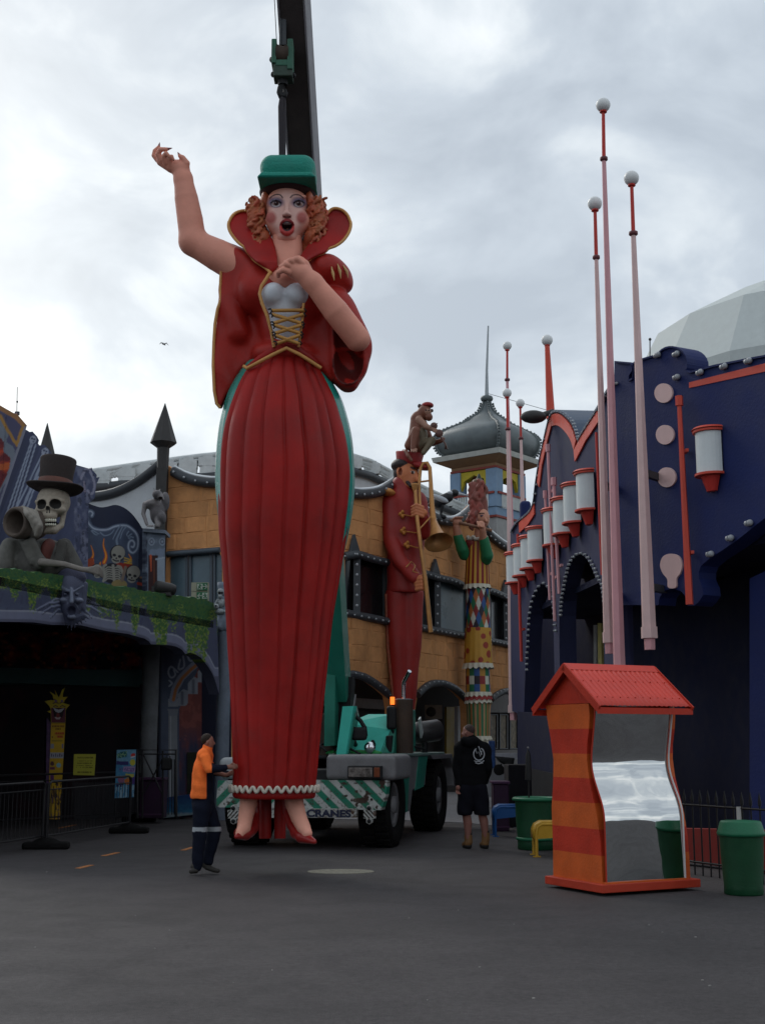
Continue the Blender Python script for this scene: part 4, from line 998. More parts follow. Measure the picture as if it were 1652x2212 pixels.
# porch roof, interior
def slab(wa, wb, pa, pb, z, th, nm, m, parent):
    mb = MB(); n = len(pa)
    A = [wa.w(x, y) for x, y in pa]; B = [wb.w(x, y, -.3) for x, y in pb]
    for i in range(n - 1):
        q = [Vector((p.x, p.y, z)) for p in (A[i], A[i + 1], B[i + 1], B[i])]; mb.prism(q, [p + Vector((0, 0, th)) for p in q])
    return mb.build(nm, m, parent)
xa = [(-90, 1300), (0, 1300), (150, 1300), (300, 1300), (462, 1300)]
slab(LF, LI, xa, [(-90, 1550), (20, 1550), (160, 1550), (305, 1550), (468, 1550)], 4.05, .14, 'light_blocking_roof', blackw, gr)  # unseen slab put in to block light from the porch
board('back_wall', LI, [(-90, 1300), (345, 1300), (345, 1768), (305, 1776), (-90, 1785)], paint_d, gr, lambda x, y: dark_mural(x, y), step=5, out=0, thick=.2) if False else None
def dark_mural(x, y):
    P = Paint(x, y, (0.014, 0.011, 0.015))
    f = fbm(x / 26, y / 14, 5); band = (np.abs(y - 1408) < 42)
    P.put(band * (f - .42) * 3.0, (0.30, 0.03, 0.02)); P.put(band * (fbm(x / 12, y / 9, 15) - .58) * 5, (0.5, 0.12, 0.04)); P.put(band * (fbm(x / 8, y / 18, 25) > .7) * .6, (.03, .04, .10))
    P.put((np.abs(y - 1463) < 17) * 1.0, (0.04, 0.10, 0.10)); P.put((y > 1485) * (fbm(x / 40, y / 60, 2) - .5) * .8, (0.09, 0.018, 0.024))
    P.put(((y > 1690) & (x > 160)) * .7, (0.06, 0.06, 0.066)); return P.C
board('back_wall', LI, [(-90, 1300), (345, 1300), (345, 1772), (305, 1776), (-90, 1786)], paint_d, gr, dark_mural, step=4, out=0, thick=.2)
board('beam', LI, [(-90, 1440), (303, 1449), (303, 1484), (-90, 1472)], mat('dark_green_beam', (.03, .08, .08), .7), gr, None, out=.25, thick=.25)
mb = MB(); a, b = LF.w(-90, 1300), LI.w(-90, 1550, -.3); mb.prism([Vector((a.x, a.y, 0)), Vector((b.x, b.y, 0)), Vector((b.x, b.y, 4.1)), Vector((a.x, a.y, 4.1))], [Vector((a.x - .2, a.y, 0)), Vector((b.x - .2, b.y, 0)), Vector((b.x - .2, b.y, 4.1)), Vector((a.x - .2, a.y, 4.1))]); mb.build('light_blocking_wall', blackw, gr)  # out-of-view wall added to keep the porch interior dark
def mural2(x, y):
    P = Paint(x, y, C(70, 78, 98)); P.put((fbm(x / 14, y / 40, 4) - .4) * 1.5, C(90, 98, 118))
    P.poly([(388, 1530), (440, 1420), (440, 1770), (388, 1770)], C(120, 62, 58)); P.put(inpoly(x, y, [(388, 1530), (440, 1420), (440, 1770), (388, 1770)]) * np.clip((y - 1560) / 60, 0, 1) * (fbm(x / 9, y / 26, 6) * 1.6), C(52, 54, 82))
    P.put(inpoly(x, y, [(388, 1530), (440, 1420), (440, 1770), (388, 1770)]) * (fbm(x / 10, y / 18, 16) > .56) * .45 * (y < 1600), C(150, 84, 76))
    P.stroke([(374, 1545), (374, 1720)], 9.5, C(128, 132, 138)); P.stroke([(369, 1545), (369, 1720)], 1.2, C(158, 162, 168))
    P.poly([(364, 1510), (385, 1510), (385, 1526), (364, 1526)], C(140, 144, 152)); P.poly([(362, 1532), (386, 1532), (384, 1546), (366, 1546)], C(120, 124, 134))
    P.stroke([(374, 1512), (379, 1488), (392, 1464), (412, 1444), (436, 1424)], 8, C(128, 134, 150)); P.stroke([(375, 1512), (380, 1489), (393, 1466), (413, 1446), (438, 1426)], 3.4, C(168, 104, 58))
    P.poly([(384, 1525), (384, 1500), (396, 1488), (406, 1492), (406, 1520), (402, 1524)], C(138, 142, 152)); P.poly([(406, 1500), (406, 1476), (420, 1462), (428, 1466), (428, 1500)], C(146, 150, 160)); P.poly([(428, 1474), (428, 1450), (440, 1438), (440, 1474)], C(150, 154, 164))
    P.stroke([(394, 1496), (394, 1520)], 3, C(92, 96, 110), 3, 3); P.stroke([(418, 1470), (418, 1496)], 3, C(96, 100, 114), 3, 3)
    for sp in ([(384, 1452), (370, 1440), (364, 1452), (370, 1464), (379, 1458), (376, 1448)], [(366, 1470), (372, 1476), (366, 1482)], [(390, 1425), (386, 1445), (398, 1440), (396, 1418)], [(406, 1418), (412, 1428), (424, 1420)]): P.stroke(smooth_poly(sp, 4, False), 1.8, C(152, 158, 172))
    P.put((348 - x) / 3 + .5, C(34, 40, 56)); return P.C
board('mural_wall', LI, [(343, 1330), (436, 1330), (436, 1766), (343, 1770)], paint_m, gr, mural2, step=1.7, out=.6, thick=.15)
def seab(x, y):
    P = Paint(x, y, C(14, 52, 100)); t = np.clip((y - 1722) / 44, 0, 1); P.put(t * 1.1 * fbm(x / 8, y / 4, 3) * 1.4, C(40, 110, 140)); P.put((y - 1754 + 5 * (fbm(x / 4, x * 0, 1) - .5)) / 5, C(120, 134, 140)); return P.C
board('sea_mural_plinth', LI, [(355, 1724), (430, 1714), (430, 1758), (355, 1767)], paint_m, gr, seab, step=2.2, out=.85, thick=.22)
board('opening_shade_board', LI, [(434, 1330), (500, 1330), (500, 1758), (434, 1764)], mat('deep_blue_dark', (.012, .015, .035), .8), gr, None, out=.3, thick=.1)  # dark board stands in for the shade inside the opening
board('dark_panel', LI, [(405, 1625), (437, 1625), (437, 1722), (405, 1726)], mat('dark_plants_paint', (.02, .022, .012), .8, var=.5, scale=9), gr, None, out=.66, thick=.03)
colm = mat('grey_column_paint', (0.17, 0.18, 0.19), .75, var=.25, scale=2.5, dirt=.15); colb = mat('blue_grey_column_paint', (0.17, 0.20, 0.25), .7, var=.22, scale=3, dirt=.1)
c = LI.w(323, 1550, .9); mb = MB(); rr = 18.5 * mpp(c); mb.tube([(c.x, c.y, 0), (c.x, c.y, 4.0)], rr, 20); mb.build('column', colm, gr)
c = LF.w(483, 1500, -.25); rr = 14.5 * mpp(c); mb = MB(); mb.tube([(c.x, c.y, 0), (c.x, c.y, W(483, 1335, c.y).z)], rr, 20); mb.build('column', colb, gr)
zc_ = W(483, 1335, c.y).z; cp = MB(); cp.lathe((c.x, c.y, zc_), [(rr * 1.0, -.25), (rr * 1.15, -.2), (rr * 1.0, -.15), (rr * 1.25, -.03), (rr * 1.3, .06)], 20)
cp2 = Sculpt()
for k in range(9):
    a = math.pi + math.pi * k / 8; cp2.ell((c.x + rr * math.cos(a), c.y + rr * math.sin(a), zc_ - .5 - .12 * (k % 2)), (.07, .06, .12), .05); cp2.ell((c.x + rr * math.cos(a), c.y + rr * math.sin(a), zc_ - .8 - .14 * (k % 2)), (.06, .05, .10), .05)
cp2.cone((c.x, c.y, zc_ - .4), (c.x, c.y, zc_ - .95), rr * 1.02, rr * 1.02, .02); cp2.build('carved_garland', .02, colb, gr)
cp.build('capital', colb, gr)
# boards rising behind the canopy
def firepanel(x, y):
    P = Paint(x, y, C(72, 72, 100)); v = (x - 0) + 0 * y
    P.poly([(-90, 860), (0, 905), (12, 918), (20, 935), (14, 955), (30, 965), (36, 990), (30, 1010), (-90, 1240)], C(110, 118, 130)); P.poly([(-90, 890), (-8, 935), (10, 955), (8, 975), (24, 990), (20, 1015), (-20, 1100), (-90, 1180)], C(96, 26, 34))
    P.put(inpoly(x, y, [(-90, 890), (-8, 935), (10, 955), (8, 975), (24, 990), (20, 1015), (-20, 1100), (-90, 1180)]) * (fbm(x / 16, y / 10, 5) - .46) * 4, C(170, 60, 30)); P.put((np.abs(y - 1010 + x * .2) < 7) * inpoly(x, y, [(-90, 890), (10, 955), (24, 990), (20, 1015), (-90, 1100)]) * .8, C(180, 90, 40))
    P.stroke([(-90, 832), (0, 880), (37, 901), (56, 922)], 5.5, C(150, 108, 70)); P.stroke([(52, 920), (44, 938), (38, 962), (30, 950), (18, 930), (2, 898)], 3.2, C(158, 118, 58)); P.stroke([(57, 925), (0, 1097)], 5, C(122, 124, 140)); return P.C
board('fire_panel', LM, [(-90, 826), (0, 875), (37, 896), (38, 890), (40, 897), (59, 919), (57, 926), (0, 1097), (-90, 1370), (-90, 1300)], paint_m, gr, firepanel, step=2.3, out=.35, thick=.12)
def pipes(x, y):
    P = Paint(x, y, C(60, 66, 92)); P.put((fbm((x + y * .4) / 10, (x * .2) / 30, 3) - .4) * 1.3, C(82, 90, 120))
    for (a, b), (c_, d_) in (((74, 948), (20, 1120)), ((71, 946), (8, 1130)), ((78, 960), (34, 1100)), ((100, 975), (40, 1118)), ((96, 973), (26, 1120)), ((88, 1010), (48, 1105)), ((84, 1030), (58, 1100))): P.stroke([(a, b), (c_, d_)], 1.5, C(142, 152, 172), 1.9)
    for cx_, cy_ in ((72, 950), (98, 976)):
        P.ell(cx_, cy_, 7.5, 8.5, C(150, 158, 176), 20); P.ell(cx_ - 2, cy_ - 3, 2.4, 2.8, C(60, 66, 90)); P.ell(cx_ + 3, cy_ - 1, 2.2, 2.6, C(60, 66, 90)); P.ell(cx_ + 1, cy_ + 4, 2, 2, C(60, 66, 90))
    r = (x > 160); P.put(r * (fbm(x / 9, y / 16, 33) - .44) * 3.4, C(108, 112, 134)); P.stroke(smooth_poly([(176, 1034), (186, 1012), (196, 1020), (205, 1046), (200, 1066), (190, 1060)], 4, False), 2.6, C(132, 132, 152)); P.stroke([(184, 1062), (182, 1040)], 2, C(126, 120, 138)); P.put((fbm(x / 5, y / 9, 34) > .66) * r * .8, C(46, 50, 70)); return P.C
board('pipe_organ_panel', LM, [(-90, 1250), (0, 1097), (57, 928), (65, 933), (71, 932), (81, 943), (85, 951), (83, 958), (86, 962), (97, 961), (104, 968), (117, 985), (140, 992), (168, 1005), (196, 1013), (199, 1010), (201, 1016), (210, 1026), (209, 1032), (216, 1030), (212, 1040), (209, 1045), (205, 1076), (192, 1088), (190, 1260), (100, 1262)], paint_m, gr, pipes, step=2.0, out=.12, thick=.1)
ZZ = lambda L_: [(162.1 + a * .12914, 1024 + b * .12914) for a, b in L_]
def hellmural(x, y):
    P = Paint(x, y, C(60, 70, 92)); P.put((fbm(x / 20, y / 20, 3) - .4) * 1.5, C(76, 88, 110))
    P.poly(ZZ([(180, 420), (1200, 420), (1200, 1700), (1060, 1560), (1070, 1300), (1090, 1150), (1040, 960), (900, 860), (760, 840), (600, 900), (420, 910), (300, 850), (260, 740), (330, 640), (220, 560)]), C(34, 40, 62))
    def st(L_, w_, c_, w2=None): P.stroke(smooth_poly(ZZ(L_), 5, False), w_, c_, w2)
    lg = C(112, 126, 146)
    st([(285, 700), (300, 650), (250, 620), (205, 680), (210, 770), (260, 860), (330, 915), (450, 935), (560, 925), (650, 885), (760, 860), (880, 870), (980, 940), (1040, 1020), (1060, 1130), (1040, 1250), (980, 1315), (920, 1290), (895, 1220), (910, 1140), (960, 1110), (1000, 1160), (980, 1220), (950, 1215)], 4.4, C(88, 100, 122), 3.4)
    st([(285, 700), (300, 650), (250, 620), (205, 680), (210, 770), (260, 860), (330, 915), (450, 935), (560, 925), (650, 885), (760, 860), (880, 870), (980, 940), (1040, 1020), (1060, 1130), (1040, 1250), (980, 1315), (920, 1290), (895, 1220), (910, 1140), (960, 1110), (1000, 1160), (980, 1220), (950, 1215)], 1.6, C(156, 166, 184), 1.6)
    for L_ in ([(760, 860), (700, 960), (650, 1060), (640, 1090)], [(800, 880), (740, 1000), (700, 1100), (710, 1170)], [(860, 880), (800, 960), (760, 1080)], [(900, 960), (870, 1010), (880, 1040)], [(950, 1000), (900, 1040), (900, 1080)], [(980, 1060), (930, 1050), (920, 1090)], [(300, 940), (380, 990), (410, 1000)], [(430, 980), (500, 1030), (600, 1000), (660, 930)], [(280, 950), (340, 1010), (380, 1015)]): st(L_, 1.5, lg, 2.4 if L_[-1][1] > 1150 else .9)
    def flame(L_, w_): st(L_, w_, C(178, 78, 34), .6); st([(a, b) for a, b in L_], w_ * .4, C(222, 150, 50), .3)
    flame([(-60, 1600), (10, 1420), (90, 1300), (100, 1180), (110, 1060)], 7); flame([(180, 1560), (270, 1440), (310, 1340), (270, 1190)], 5); flame([(490, 1480), (525, 1370), (480, 1200), (490, 1080)], 4.5); flame([(160, 1560), (150, 1470), (155, 1420)], 3); flame([(300, 1500), (320, 1430)], 2.4); flame([(420, 1520), (430, 1470)], 3); flame([(880, 1500), (940, 1420), (900, 1340)], 3.4)
    P.poly(ZZ([(140, 1600), (150, 1440), (300, 1400), (330, 1500), (300, 1600)]), C(150, 62, 34)); P.poly(ZZ([(640, 1600), (700, 1480), (960, 1500), (960, 1640)]), C(140, 44, 30))
    bone = C(140, 138, 130); dk = C(30, 30, 38)
    def skull(cx_, cy_, r, tilt, eyes=1):
        P.ell(cx_, cy_, r * 1.08, r * 1.2, dk, tilt); P.ell(cx_ + r * .1, cy_ - r * .1, r * .95, r * 1.0, bone, tilt); a = math.radians(tilt)
        f = lambda u, v: (cx_ + r * (u * math.cos(a) - v * math.sin(a)), cy_ + r * (u * math.sin(a) + v * math.cos(a)))
        q = f(0, .9); P.ell(q[0], q[1], r * .62, r * .5, bone, tilt)
        for u in (-.38, .38): q = f(u, .32); P.ell(q[0], q[1], r * .25, r * .2, dk, tilt)
        q = f(0, .68); P.ell(q[0], q[1], r * .11, r * .14, dk, tilt); q = f(0, .98); P.stroke([f(-.4, .95), f(0, 1.06), f(.4, .95)], r * .09, dk)
    for (a, b, k) in ((470, 1520, 0), (500, 1640, 0)): pass
    P.ell(*ZZ([(620, 1660)])[0], 21, 22, dk); P.stroke(ZZ([(640, 1530), (660, 1780)]), 3, bone)
    for k in range(6):
        yy = 1570 + 38 * k; P.stroke(smooth_poly(ZZ([(640, yy), (560, yy - 15), (510, yy + 20)]), 3, False), 1.5, bone); P.stroke(smooth_poly(ZZ([(650, yy), (720, yy - 12), (760, yy + 18)]), 3, False), 1.5, bone)
    P.stroke(smooth_poly(ZZ([(520, 1520), (480, 1560), (500, 1700), (480, 1790)]), 3, False), 2.6, bone); P.stroke(smooth_poly(ZZ([(720, 1540), (770, 1560), (800, 1660)]), 3, False), 2.6, bone)
    skull(*ZZ([(715, 1330)])[0], 15.5, 14); skull(*ZZ([(970, 1660)])[0], 15, 12); skull(*ZZ([(370, 1610)])[0], 12, -8)
    P.ell(*ZZ([(745, 1850)])[0], 17, 11, C(138, 122, 80)); P.stroke(ZZ([(790, 1780), (850, 1560)]), 3.2, C(120, 104, 92)); 
    for k in range(3): P.stroke(ZZ([(830, 1400 + 40 * k), (950, 1440 + 30 * k)]), 1.3, C(180, 150, 60))
    P.poly(ZZ([(1060, 1720), (1300, 1720), (1300, 2000), (1040, 2000)]), C(40, 40, 50)); P.stroke(ZZ([(1100, 1730), (1280, 1730)]), 2, C(126, 92, 66)); P.stroke(ZZ([(1240, 1740), (1230, 1960)]), 3, C(110, 70, 42)); P.stroke(ZZ([(1060, 1830), (1190, 1860)]), 3, C(150, 50, 34))
    # painted capital and pale column at the left
    P.poly([(160, 1097), (181, 1097), (180, 1112), (160, 1112)], C(104, 116, 134)); P.poly([(162, 1112), (180, 1112), (178, 1152), (162, 1150)], C(96, 106, 126)); P.ell(171, 1119, 5, 7, C(128, 138, 154)); P.ell(171, 1119, 2.6, 4, C(76, 84, 104)); P.poly([(160, 1156), (175, 1158), (172, 1215), (160, 1215)], C(140, 146, 152)); return P.C
board('hell_mural', LM, ZZ([(-30, 500), (230, 490)]) + smooth_poly(ZZ([(230, 492), (420, 555), (560, 540), (680, 515), (820, 560), (950, 660), (1060, 800), (1125, 905)]), 3, False) + ZZ([(1195, 920), (1200, 2060), (-30, 2000)]), paint_m, gr, hellmural, step=1.15, out=0.0, thick=.12)
def ped(x, y):
    P = Paint(x, y, C(92, 104, 120)); P.put((x < 319) * 1.0, C(36, 42, 60)); P.put((fbm(x / 6, y / 9, 3) - .45) * 2, C(116, 128, 144))
    for cx_ in (328, 351): P.ell(cx_, 1170, 7, 8.5, C(132, 144, 160)); P.ell(cx_, 1170, 4.4, 5.6, C(84, 94, 112)); P.ell(cx_, 1170, 2.2, 2.8, C(140, 150, 166))
    P.poly([(322, 1188), (358, 1184), (352, 1205), (345, 1215), (338, 1196), (330, 1206)], C(112, 124, 144)); P.poly([(321, 1200), (342, 1200), (342, 1290), (321, 1290)], C(52, 24, 26)); P.stroke([(326, 1200), (327, 1234)], 2.4, C(176, 78, 44), 1); P.stroke([(333, 1210), (334, 1280)], 1.4, C(96, 52, 32)); P.poly([(340, 1210), (357, 1206), (355, 1290), (340, 1290)], C(136, 148, 162)); P.stroke([(338, 1208), (358, 1204)], 2, C(150, 162, 176)); return P.C
board('painted_pedestal', LM, [(315, 1146), (357, 1148), (357, 1300), (315, 1296)], paint_m, gr, ped, step=1.6, out=.35, thick=.1)
mb = MB(); a, b = LM.w(309, 1141, .45), LM.w(358, 1145, .45); mb.prism([a, b, b - Vector((0, 0, .07)), a - Vector((0, 0, .07))], [p + Vector((0, .6, 0)) for p in (a, b, b - Vector((0, 0, .07)), a - Vector((0, 0, .07)))]); mb.build('pedestal_top', colb, gr)

# ------------------------------------------------------------------ figures on the ghost ride
class Fig:
    def __init__(s, Y): s.Y = Y
    def __call__(s, x, y, d=0.0): p = W(x, y, s.Y + d / YK); return np.array((p.x, p.y, p.z))
    def r(s, n, x=826, y=1106): return n * mpp(W(x, y, s.Y))
bone_m = mat('bone_paint', (1, 1, 1), .7, vcol=True, var=.22, scale=5, bump=.5, bscale=18, dirt=.25)
def sculpt_skull(F, S, cx_, cy_, s, tilt=0.0, bone=(.34, .295, .235), dk=(.03, .028, .026), jaw=1.0):
    """face towards the camera; s = half width of the cranium in photo units"""
    u = F.r(1, cx_, cy_) * s; c = F(cx_, cy_); ct, st_ = math.cos(tilt), math.sin(tilt)
    f = lambda a, b, d: c + np.array((u * (a * ct + b * st_), u * d, u * (-b * ct + a * st_) * 1.0))
    S.ell(f(0, -.25, .35), (u * .95, u * 1.15, u * .95), .1 * u, bone); S.ell(f(0, .15, -.15), (u * .86, u * .8, u * .62), .2 * u, bone)
    for a in (-1, 1):
        S.ell(f(a * .62, .42, -.38), (u * .28, u * .3, u * .2), .15 * u, bone); S.cone(f(a * .15, -.16, -.78), f(a * .75, -.1, -.5), u * .14, u * .12, .15 * u, bone); S.cone(f(a * .7, .3, .1), f(a * .62, 1.15, -.1), u * .16, u * .15, .12 * u, bone)
    S.ell(f(0, .78, -.52), (u * .45, u * .36, u * .30), .15 * u, bone); S.cone(f(0, -.1, -.8), f(0, .28, -.92), u * .12, u * .1, .1 * u, bone)
    S.cone(f(-.6, 1.3, -.2), f(-.3, 1.62, -.55), u * .17, u * .2, .1 * u, bone); S.cone(f(.6, 1.3, -.2), f(.3, 1.62, -.55), u * .17, u * .2, .1 * u, bone); S.cone(f(-.3, 1.62, -.55), f(.3, 1.62, -.55), u * .22, u * .22, .1 * u, bone)
    S.cone(f(-.34, 1.42, -.62), f(.34, 1.42, -.62), u * .12, u * .12, .05 * u, bone)
    for a in (-1, 1): S.ell(f(a * .42, .12, -.85), (u * .32, u * .42, u * .27), .08 * u, dk, 's')
    S.cone(f(0, .34, -.95), f(-.09, .56, -.95), u * .07, u * .12, .03 * u, dk, 's'); S.cone(f(0, .34, -.95), f(.09, .56, -.95), u * .07, u * .12, .03 * u, dk, 's')
    return f, u
F1 = Fig(17.25); sk = thing('skeleton_host', 'giant skull figure in brown top hat and grey coat leaning over the ivy canopy', 'skeleton figure', loc=(F1(110, 1160)[0], F1(110, 1160)[1], 4.3))
S = Sculpt(); f, u = sculpt_skull(F1, S, 113, 1090, 37, .03); S.ell(f(0, 1.18, -.62), (u * .40, u * .35, u * .20), .04 * u, (.02, .015, .012), 's'); S.build('skull', u * .035, bone_m, sk)
tm = mat('tooth_enamel', (.62, .60, .50), .4, var=.15); mb = MB()
tt_ = MB()
for k in range(9):
    a = (k - 4) / 4.6; d = -.62 - .24 * math.cos(a * 1.2)
    for (b, h) in ((1.08, .17), (1.33, .13)):
        p = f(a * .46, b, d); o = MB(); o.ball(p, (u * .058, u * .06, u * h * .62), 8, 6); o.build('tooth', tm, sk)
gap = MB(); gap.ball(f(0, 1.2, -.42), (u * .48, u * .3, u * .16), 14, 8); gap.build('mouth_hollow', blackw, sk)
hatm = mat('brown_black_felt', (.035, .026, .024), .8, var=.35, scale=3, bump=.5, bscale=25, dirt=.1); hatb = mat('hat_band_leather', (.13, .05, .035), .6, var=.25)
hb = F1(118, 1062, .05); hr = F1.r(1, 118, 1062); tl = Vector((.06, .10, 1)).normalized()
h = MB(); h.lathe(hb, [(36 * hr, 0), (35.5 * hr, 18 * hr), (36 * hr, 40 * hr), (39 * hr, 70 * hr), (38 * hr, 74 * hr), (30 * hr, 75 * hr), (1e-3, 72 * hr)], 36, tl); hat = h.build('top_hat', hatm, sk)
h = MB(); h.lathe(hb, [(37 * hr, 4 * hr), (37.4 * hr, 5 * hr), (37 * hr, 24 * hr), (36 * hr, 25 * hr)], 36, tl); h.build('hat_band', hatb, hat)
h = MB(); n = 48; vs = []; hbV = Vector(hb); a_ = tl.cross(Vector((0, 1, 0))).normalized(); b_ = tl.cross(a_)
for j, (rr, dz) in enumerate(((34, 2), (48, 0), (60, 4), (61.5, 6), (60, 7.5), (48, 3.5), (34, 5))):
    for k in range(n):
        an = 2 * math.pi * k / n; curl = 7 * math.cos(an) ** 2 if 44 < rr else 0
        vs.append(hbV + (a_ * math.cos(an) + b_ * math.sin(an) * .95) * rr * hr + tl * (dz + curl) * hr)
h.add(vs, [(j * n + k, j * n + (k + 1) % n, (j + 1) * n + (k + 1) % n, (j + 1) * n + k) for j in range(6) for k in range(n)], smooth=True); h.build('hat_brim', hatm, sk)
coat = mat('mossy_coat', (1, 1, 1), .85, vcol=True, var=.3, scale=4, bump=.7, bscale=14, dirt=.3)
S = Sculpt(); g_ = (.085, .082, .075); g2 = (.125, .122, .11); R_ = F1.r(1, 80, 1190)
S.ell(F1(95, 1225, .5), (75 * R_, .8, 62 * R_), .05, g_); S.cone(F1(60, 1165, -.1), F1(86, 1215, -.3), 17 * R_, 16 * R_, .05, g2); S.cone(F1(22, 1180, -.1), F1(8, 1225, -.2), 19 * R_, 24 * R_, .05, g2); S.cone(F1(60, 1168, -.1), F1(28, 1188, 0), 12 * R_, 14 * R_, .08, g2); S.cone(F1(140, 1178, .2), F1(158, 1225, .2), 16 * R_, 22 * R_, .05, g_)
S.box(F1(70, 1190, -.38), (16 * R_, .05, 28 * R_), .03, .02, g2, rot=Matrix.Rotation(math.radians(-26), 3, 'Y')); S.box(F1(131, 1195, -.15), (11 * R_, .05, 30 * R_), .03, .02, g_, rot=Matrix.Rotation(math.radians(10), 3, 'Y'))
S.build('coat', .035, coat, sk)
S = Sculpt(); S.ell(F1(108, 1205, .12), (17 * R_, .45, 42 * R_), .02); S.build('shirt', .035, mat('rust_red_shirt', (.10, .028, .022), .8, var=.3), sk)
S = Sculpt(); S.chain([F1(91, 1214, -.45), F1(140, 1219, -.5), F1(178, 1230, -.5), F1(205, 1232, -.45)], [.07, .05, .045, .06], .05, (.2, .18, .16))
for k in range(4): S.chain([F1(196, 1228 + k * 2, -.5), F1(212, 1224 + k * 5, -.55), F1(222, 1232 + k * 5, -.5)], [.035, .03, .02], .02, (.2, .18, .16))
S.build('bony_arm', .025, bone_m, sk)
pp_ = thing('stone_pipe', 'thick open-mouthed stone pipe held beside the skull like a megaphone', 'megaphone'); c = Vector(F1(33, 1128, -.55)); R_ = F1.r(1, 33, 1128); ax = Vector((.42, .85, .05)).normalized()
h = MB(); h.lathe(c, [(24 * R_, .55), (24 * R_, 0.02), (28 * R_, -.04), (33 * R_, .0), (35 * R_, .10), (33 * R_, .22), (33 * R_, .5), (27 * R_, .62)], 40, ax); h.build('pipe', mat('rough_brown_stone', (.11, .085, .07), .85, var=.3, bump=.8, bscale=14, dirt=.3), pp_)
h = MB(); h.lathe(c + ax * .5, [(24 * R_, 0), (24 * R_, .03)], 32, ax); h.build('pipe_bore', mat('pipe_bore_dark', (.03, .012, .010), .9), pp_)
S = Sculpt()
for k in range(4): S.chain([F1(50 + k * 9, 1098 + k * 3, -.45), F1(62 + k * 8, 1112 + k * 8, -.75), F1(70 + k * 3, 1128 + k * 9, -.7)], [.05, .055, .04], .02, (.24, .22, .19))
S.ell(F1(76, 1140, -.35), (.14, .16, .2), .06, (.2, .18, .16)); S.build('gripping_hand', .022, bone_m, sk)
# devil mask relief
F2 = Fig((float(LF.w(155, 1290).y) - .12) / YK); mk = thing('devil_mask', 'blue-grey carved devil mask with pointed beard on the ivy canopy', 'mask'); S = Sculpt(); uu = F2.r(1, 155, 1285); bl = (.085, .095, .15); hl = (.16, .18, .25); dkb = (.035, .038, .07)
S.ell(F2(155, 1272, .05), (29 * uu, .28, 40 * uu), .02, bl); S.ell(F2(155, 1300, 0), (24 * uu, .26, 42 * uu), .03, bl)
S.ell(F2(155, 1250, .05), (32 * uu, .22, 24 * uu), .03, dkb)
for a in (-1, 1):
    S.cone(F2(155 + a * 5, 1278, -.24), F2(155 + a * 25, 1266, -.18), 2.6 * uu, 3.2 * uu, .02, hl); S.ell(F2(155 + a * 17, 1297, -.2), (9 * uu, .1, 6 * uu), .03, hl); S.ell(F2(155 + a * 14, 1283, -.27), (8 * uu, .1, 4.5 * uu), .015, dkb, 's'); S.cone(F2(155 + a * 31, 1262, .03), F2(155 + a * 27, 1318, .03), 5 * uu, 4 * uu, .02, bl); S.cone(F2(155 + a * 8, 1303, -.25), F2(155 + a * 17, 1318, -.18), 1.6 * uu, 1.6 * uu, .02, hl); S.ell(F2(155 + a * 13, 1284, -.2), (4 * uu, .05, 2.4 * uu), .005, hl)
S.cone(F2(155, 1272, -.24), F2(155, 1300, -.36), 3 * uu, 5 * uu, .03, hl); S.ell(F2(155, 1319, -.24), (8 * uu, .12, 9 * uu), .02, dkb, 's'); S.ell(F2(155, 1333, -.2), (9 * uu, .1, 6 * uu), .02, hl)
for k in range(-5, 6): S.cone(F2(155 + k * 5, 1338 - abs(k) * 2, -.08), F2(155 + k * 8.5, 1368 - abs(k) * 5.5, 0), 4.5 * uu, .6 * uu, .02, bl)
S.build('carved_face', .02, mat('carved_face_paint', (1, 1, 1), .6, vcol=True, var=.2, bump=.3), mk)
# gargoyle
F3 = Fig((float(LM.w(335, 1120).y) - .5) / YK); S = Sculpt(); uu = F3.r(1, 335, 1100); gy = (.13, .12, .125); gl = (.20, .185, .185)
S.ell(F3(340, 1108, .1), (15 * uu, .3, 26 * uu), .04, gy); S.ell(F3(330, 1090, -.02), (17 * uu, .24, 11 * uu), .05, gl); S.ell(F3(341, 1069, -.12), (11 * uu, .2, 10 * uu), .04, gy); S.cone(F3(346, 1072, -.22), F3(352, 1079, -.3), 7 * uu, 4 * uu, .04, gl)
S.cone(F3(335, 1064, -.05), F3(333, 1054, -.02), 3 * uu, .8 * uu, .02, gy); S.cone(F3(344, 1062, -.05), F3(347, 1055, -.02), 3 * uu, .8 * uu, .02, gl); S.chain([F3(314, 1089, -.05), F3(310, 1110, -.1), F3(318, 1133, -.25)], [6 * uu, 4.5 * uu, 3.6 * uu], .03, gl); S.chain([F3(343, 1122, -.1), F3(341, 1136, -.25)], [9 * uu, 5 * uu], .03, gl); S.ell(F3(350, 1118, -.1), (9 * uu, .2, 14 * uu), .04, gy)
for k in range(4): S.cone(F3(319 + k * 4, 1135, -.3), F3(318 + k * 5, 1139, -.42), 2 * uu, 1.2 * uu, .01, gl)
S.ell(F3(346, 1077, -.33), (5 * uu, .1, 3.4 * uu), .02, (.03, .02, .02), 's')
S.ell(F3(357, 1084, .25), (10 * uu, .12, 22 * uu), .04, gy)
go = S.build('gargoyle', .022, mat('gargoyle_stone', (1, 1, 1), .8, vcol=True, var=.2, bump=.5)); tag(go, 'crouching brown-grey gargoyle perched on the painted pedestal', 'gargoyle')
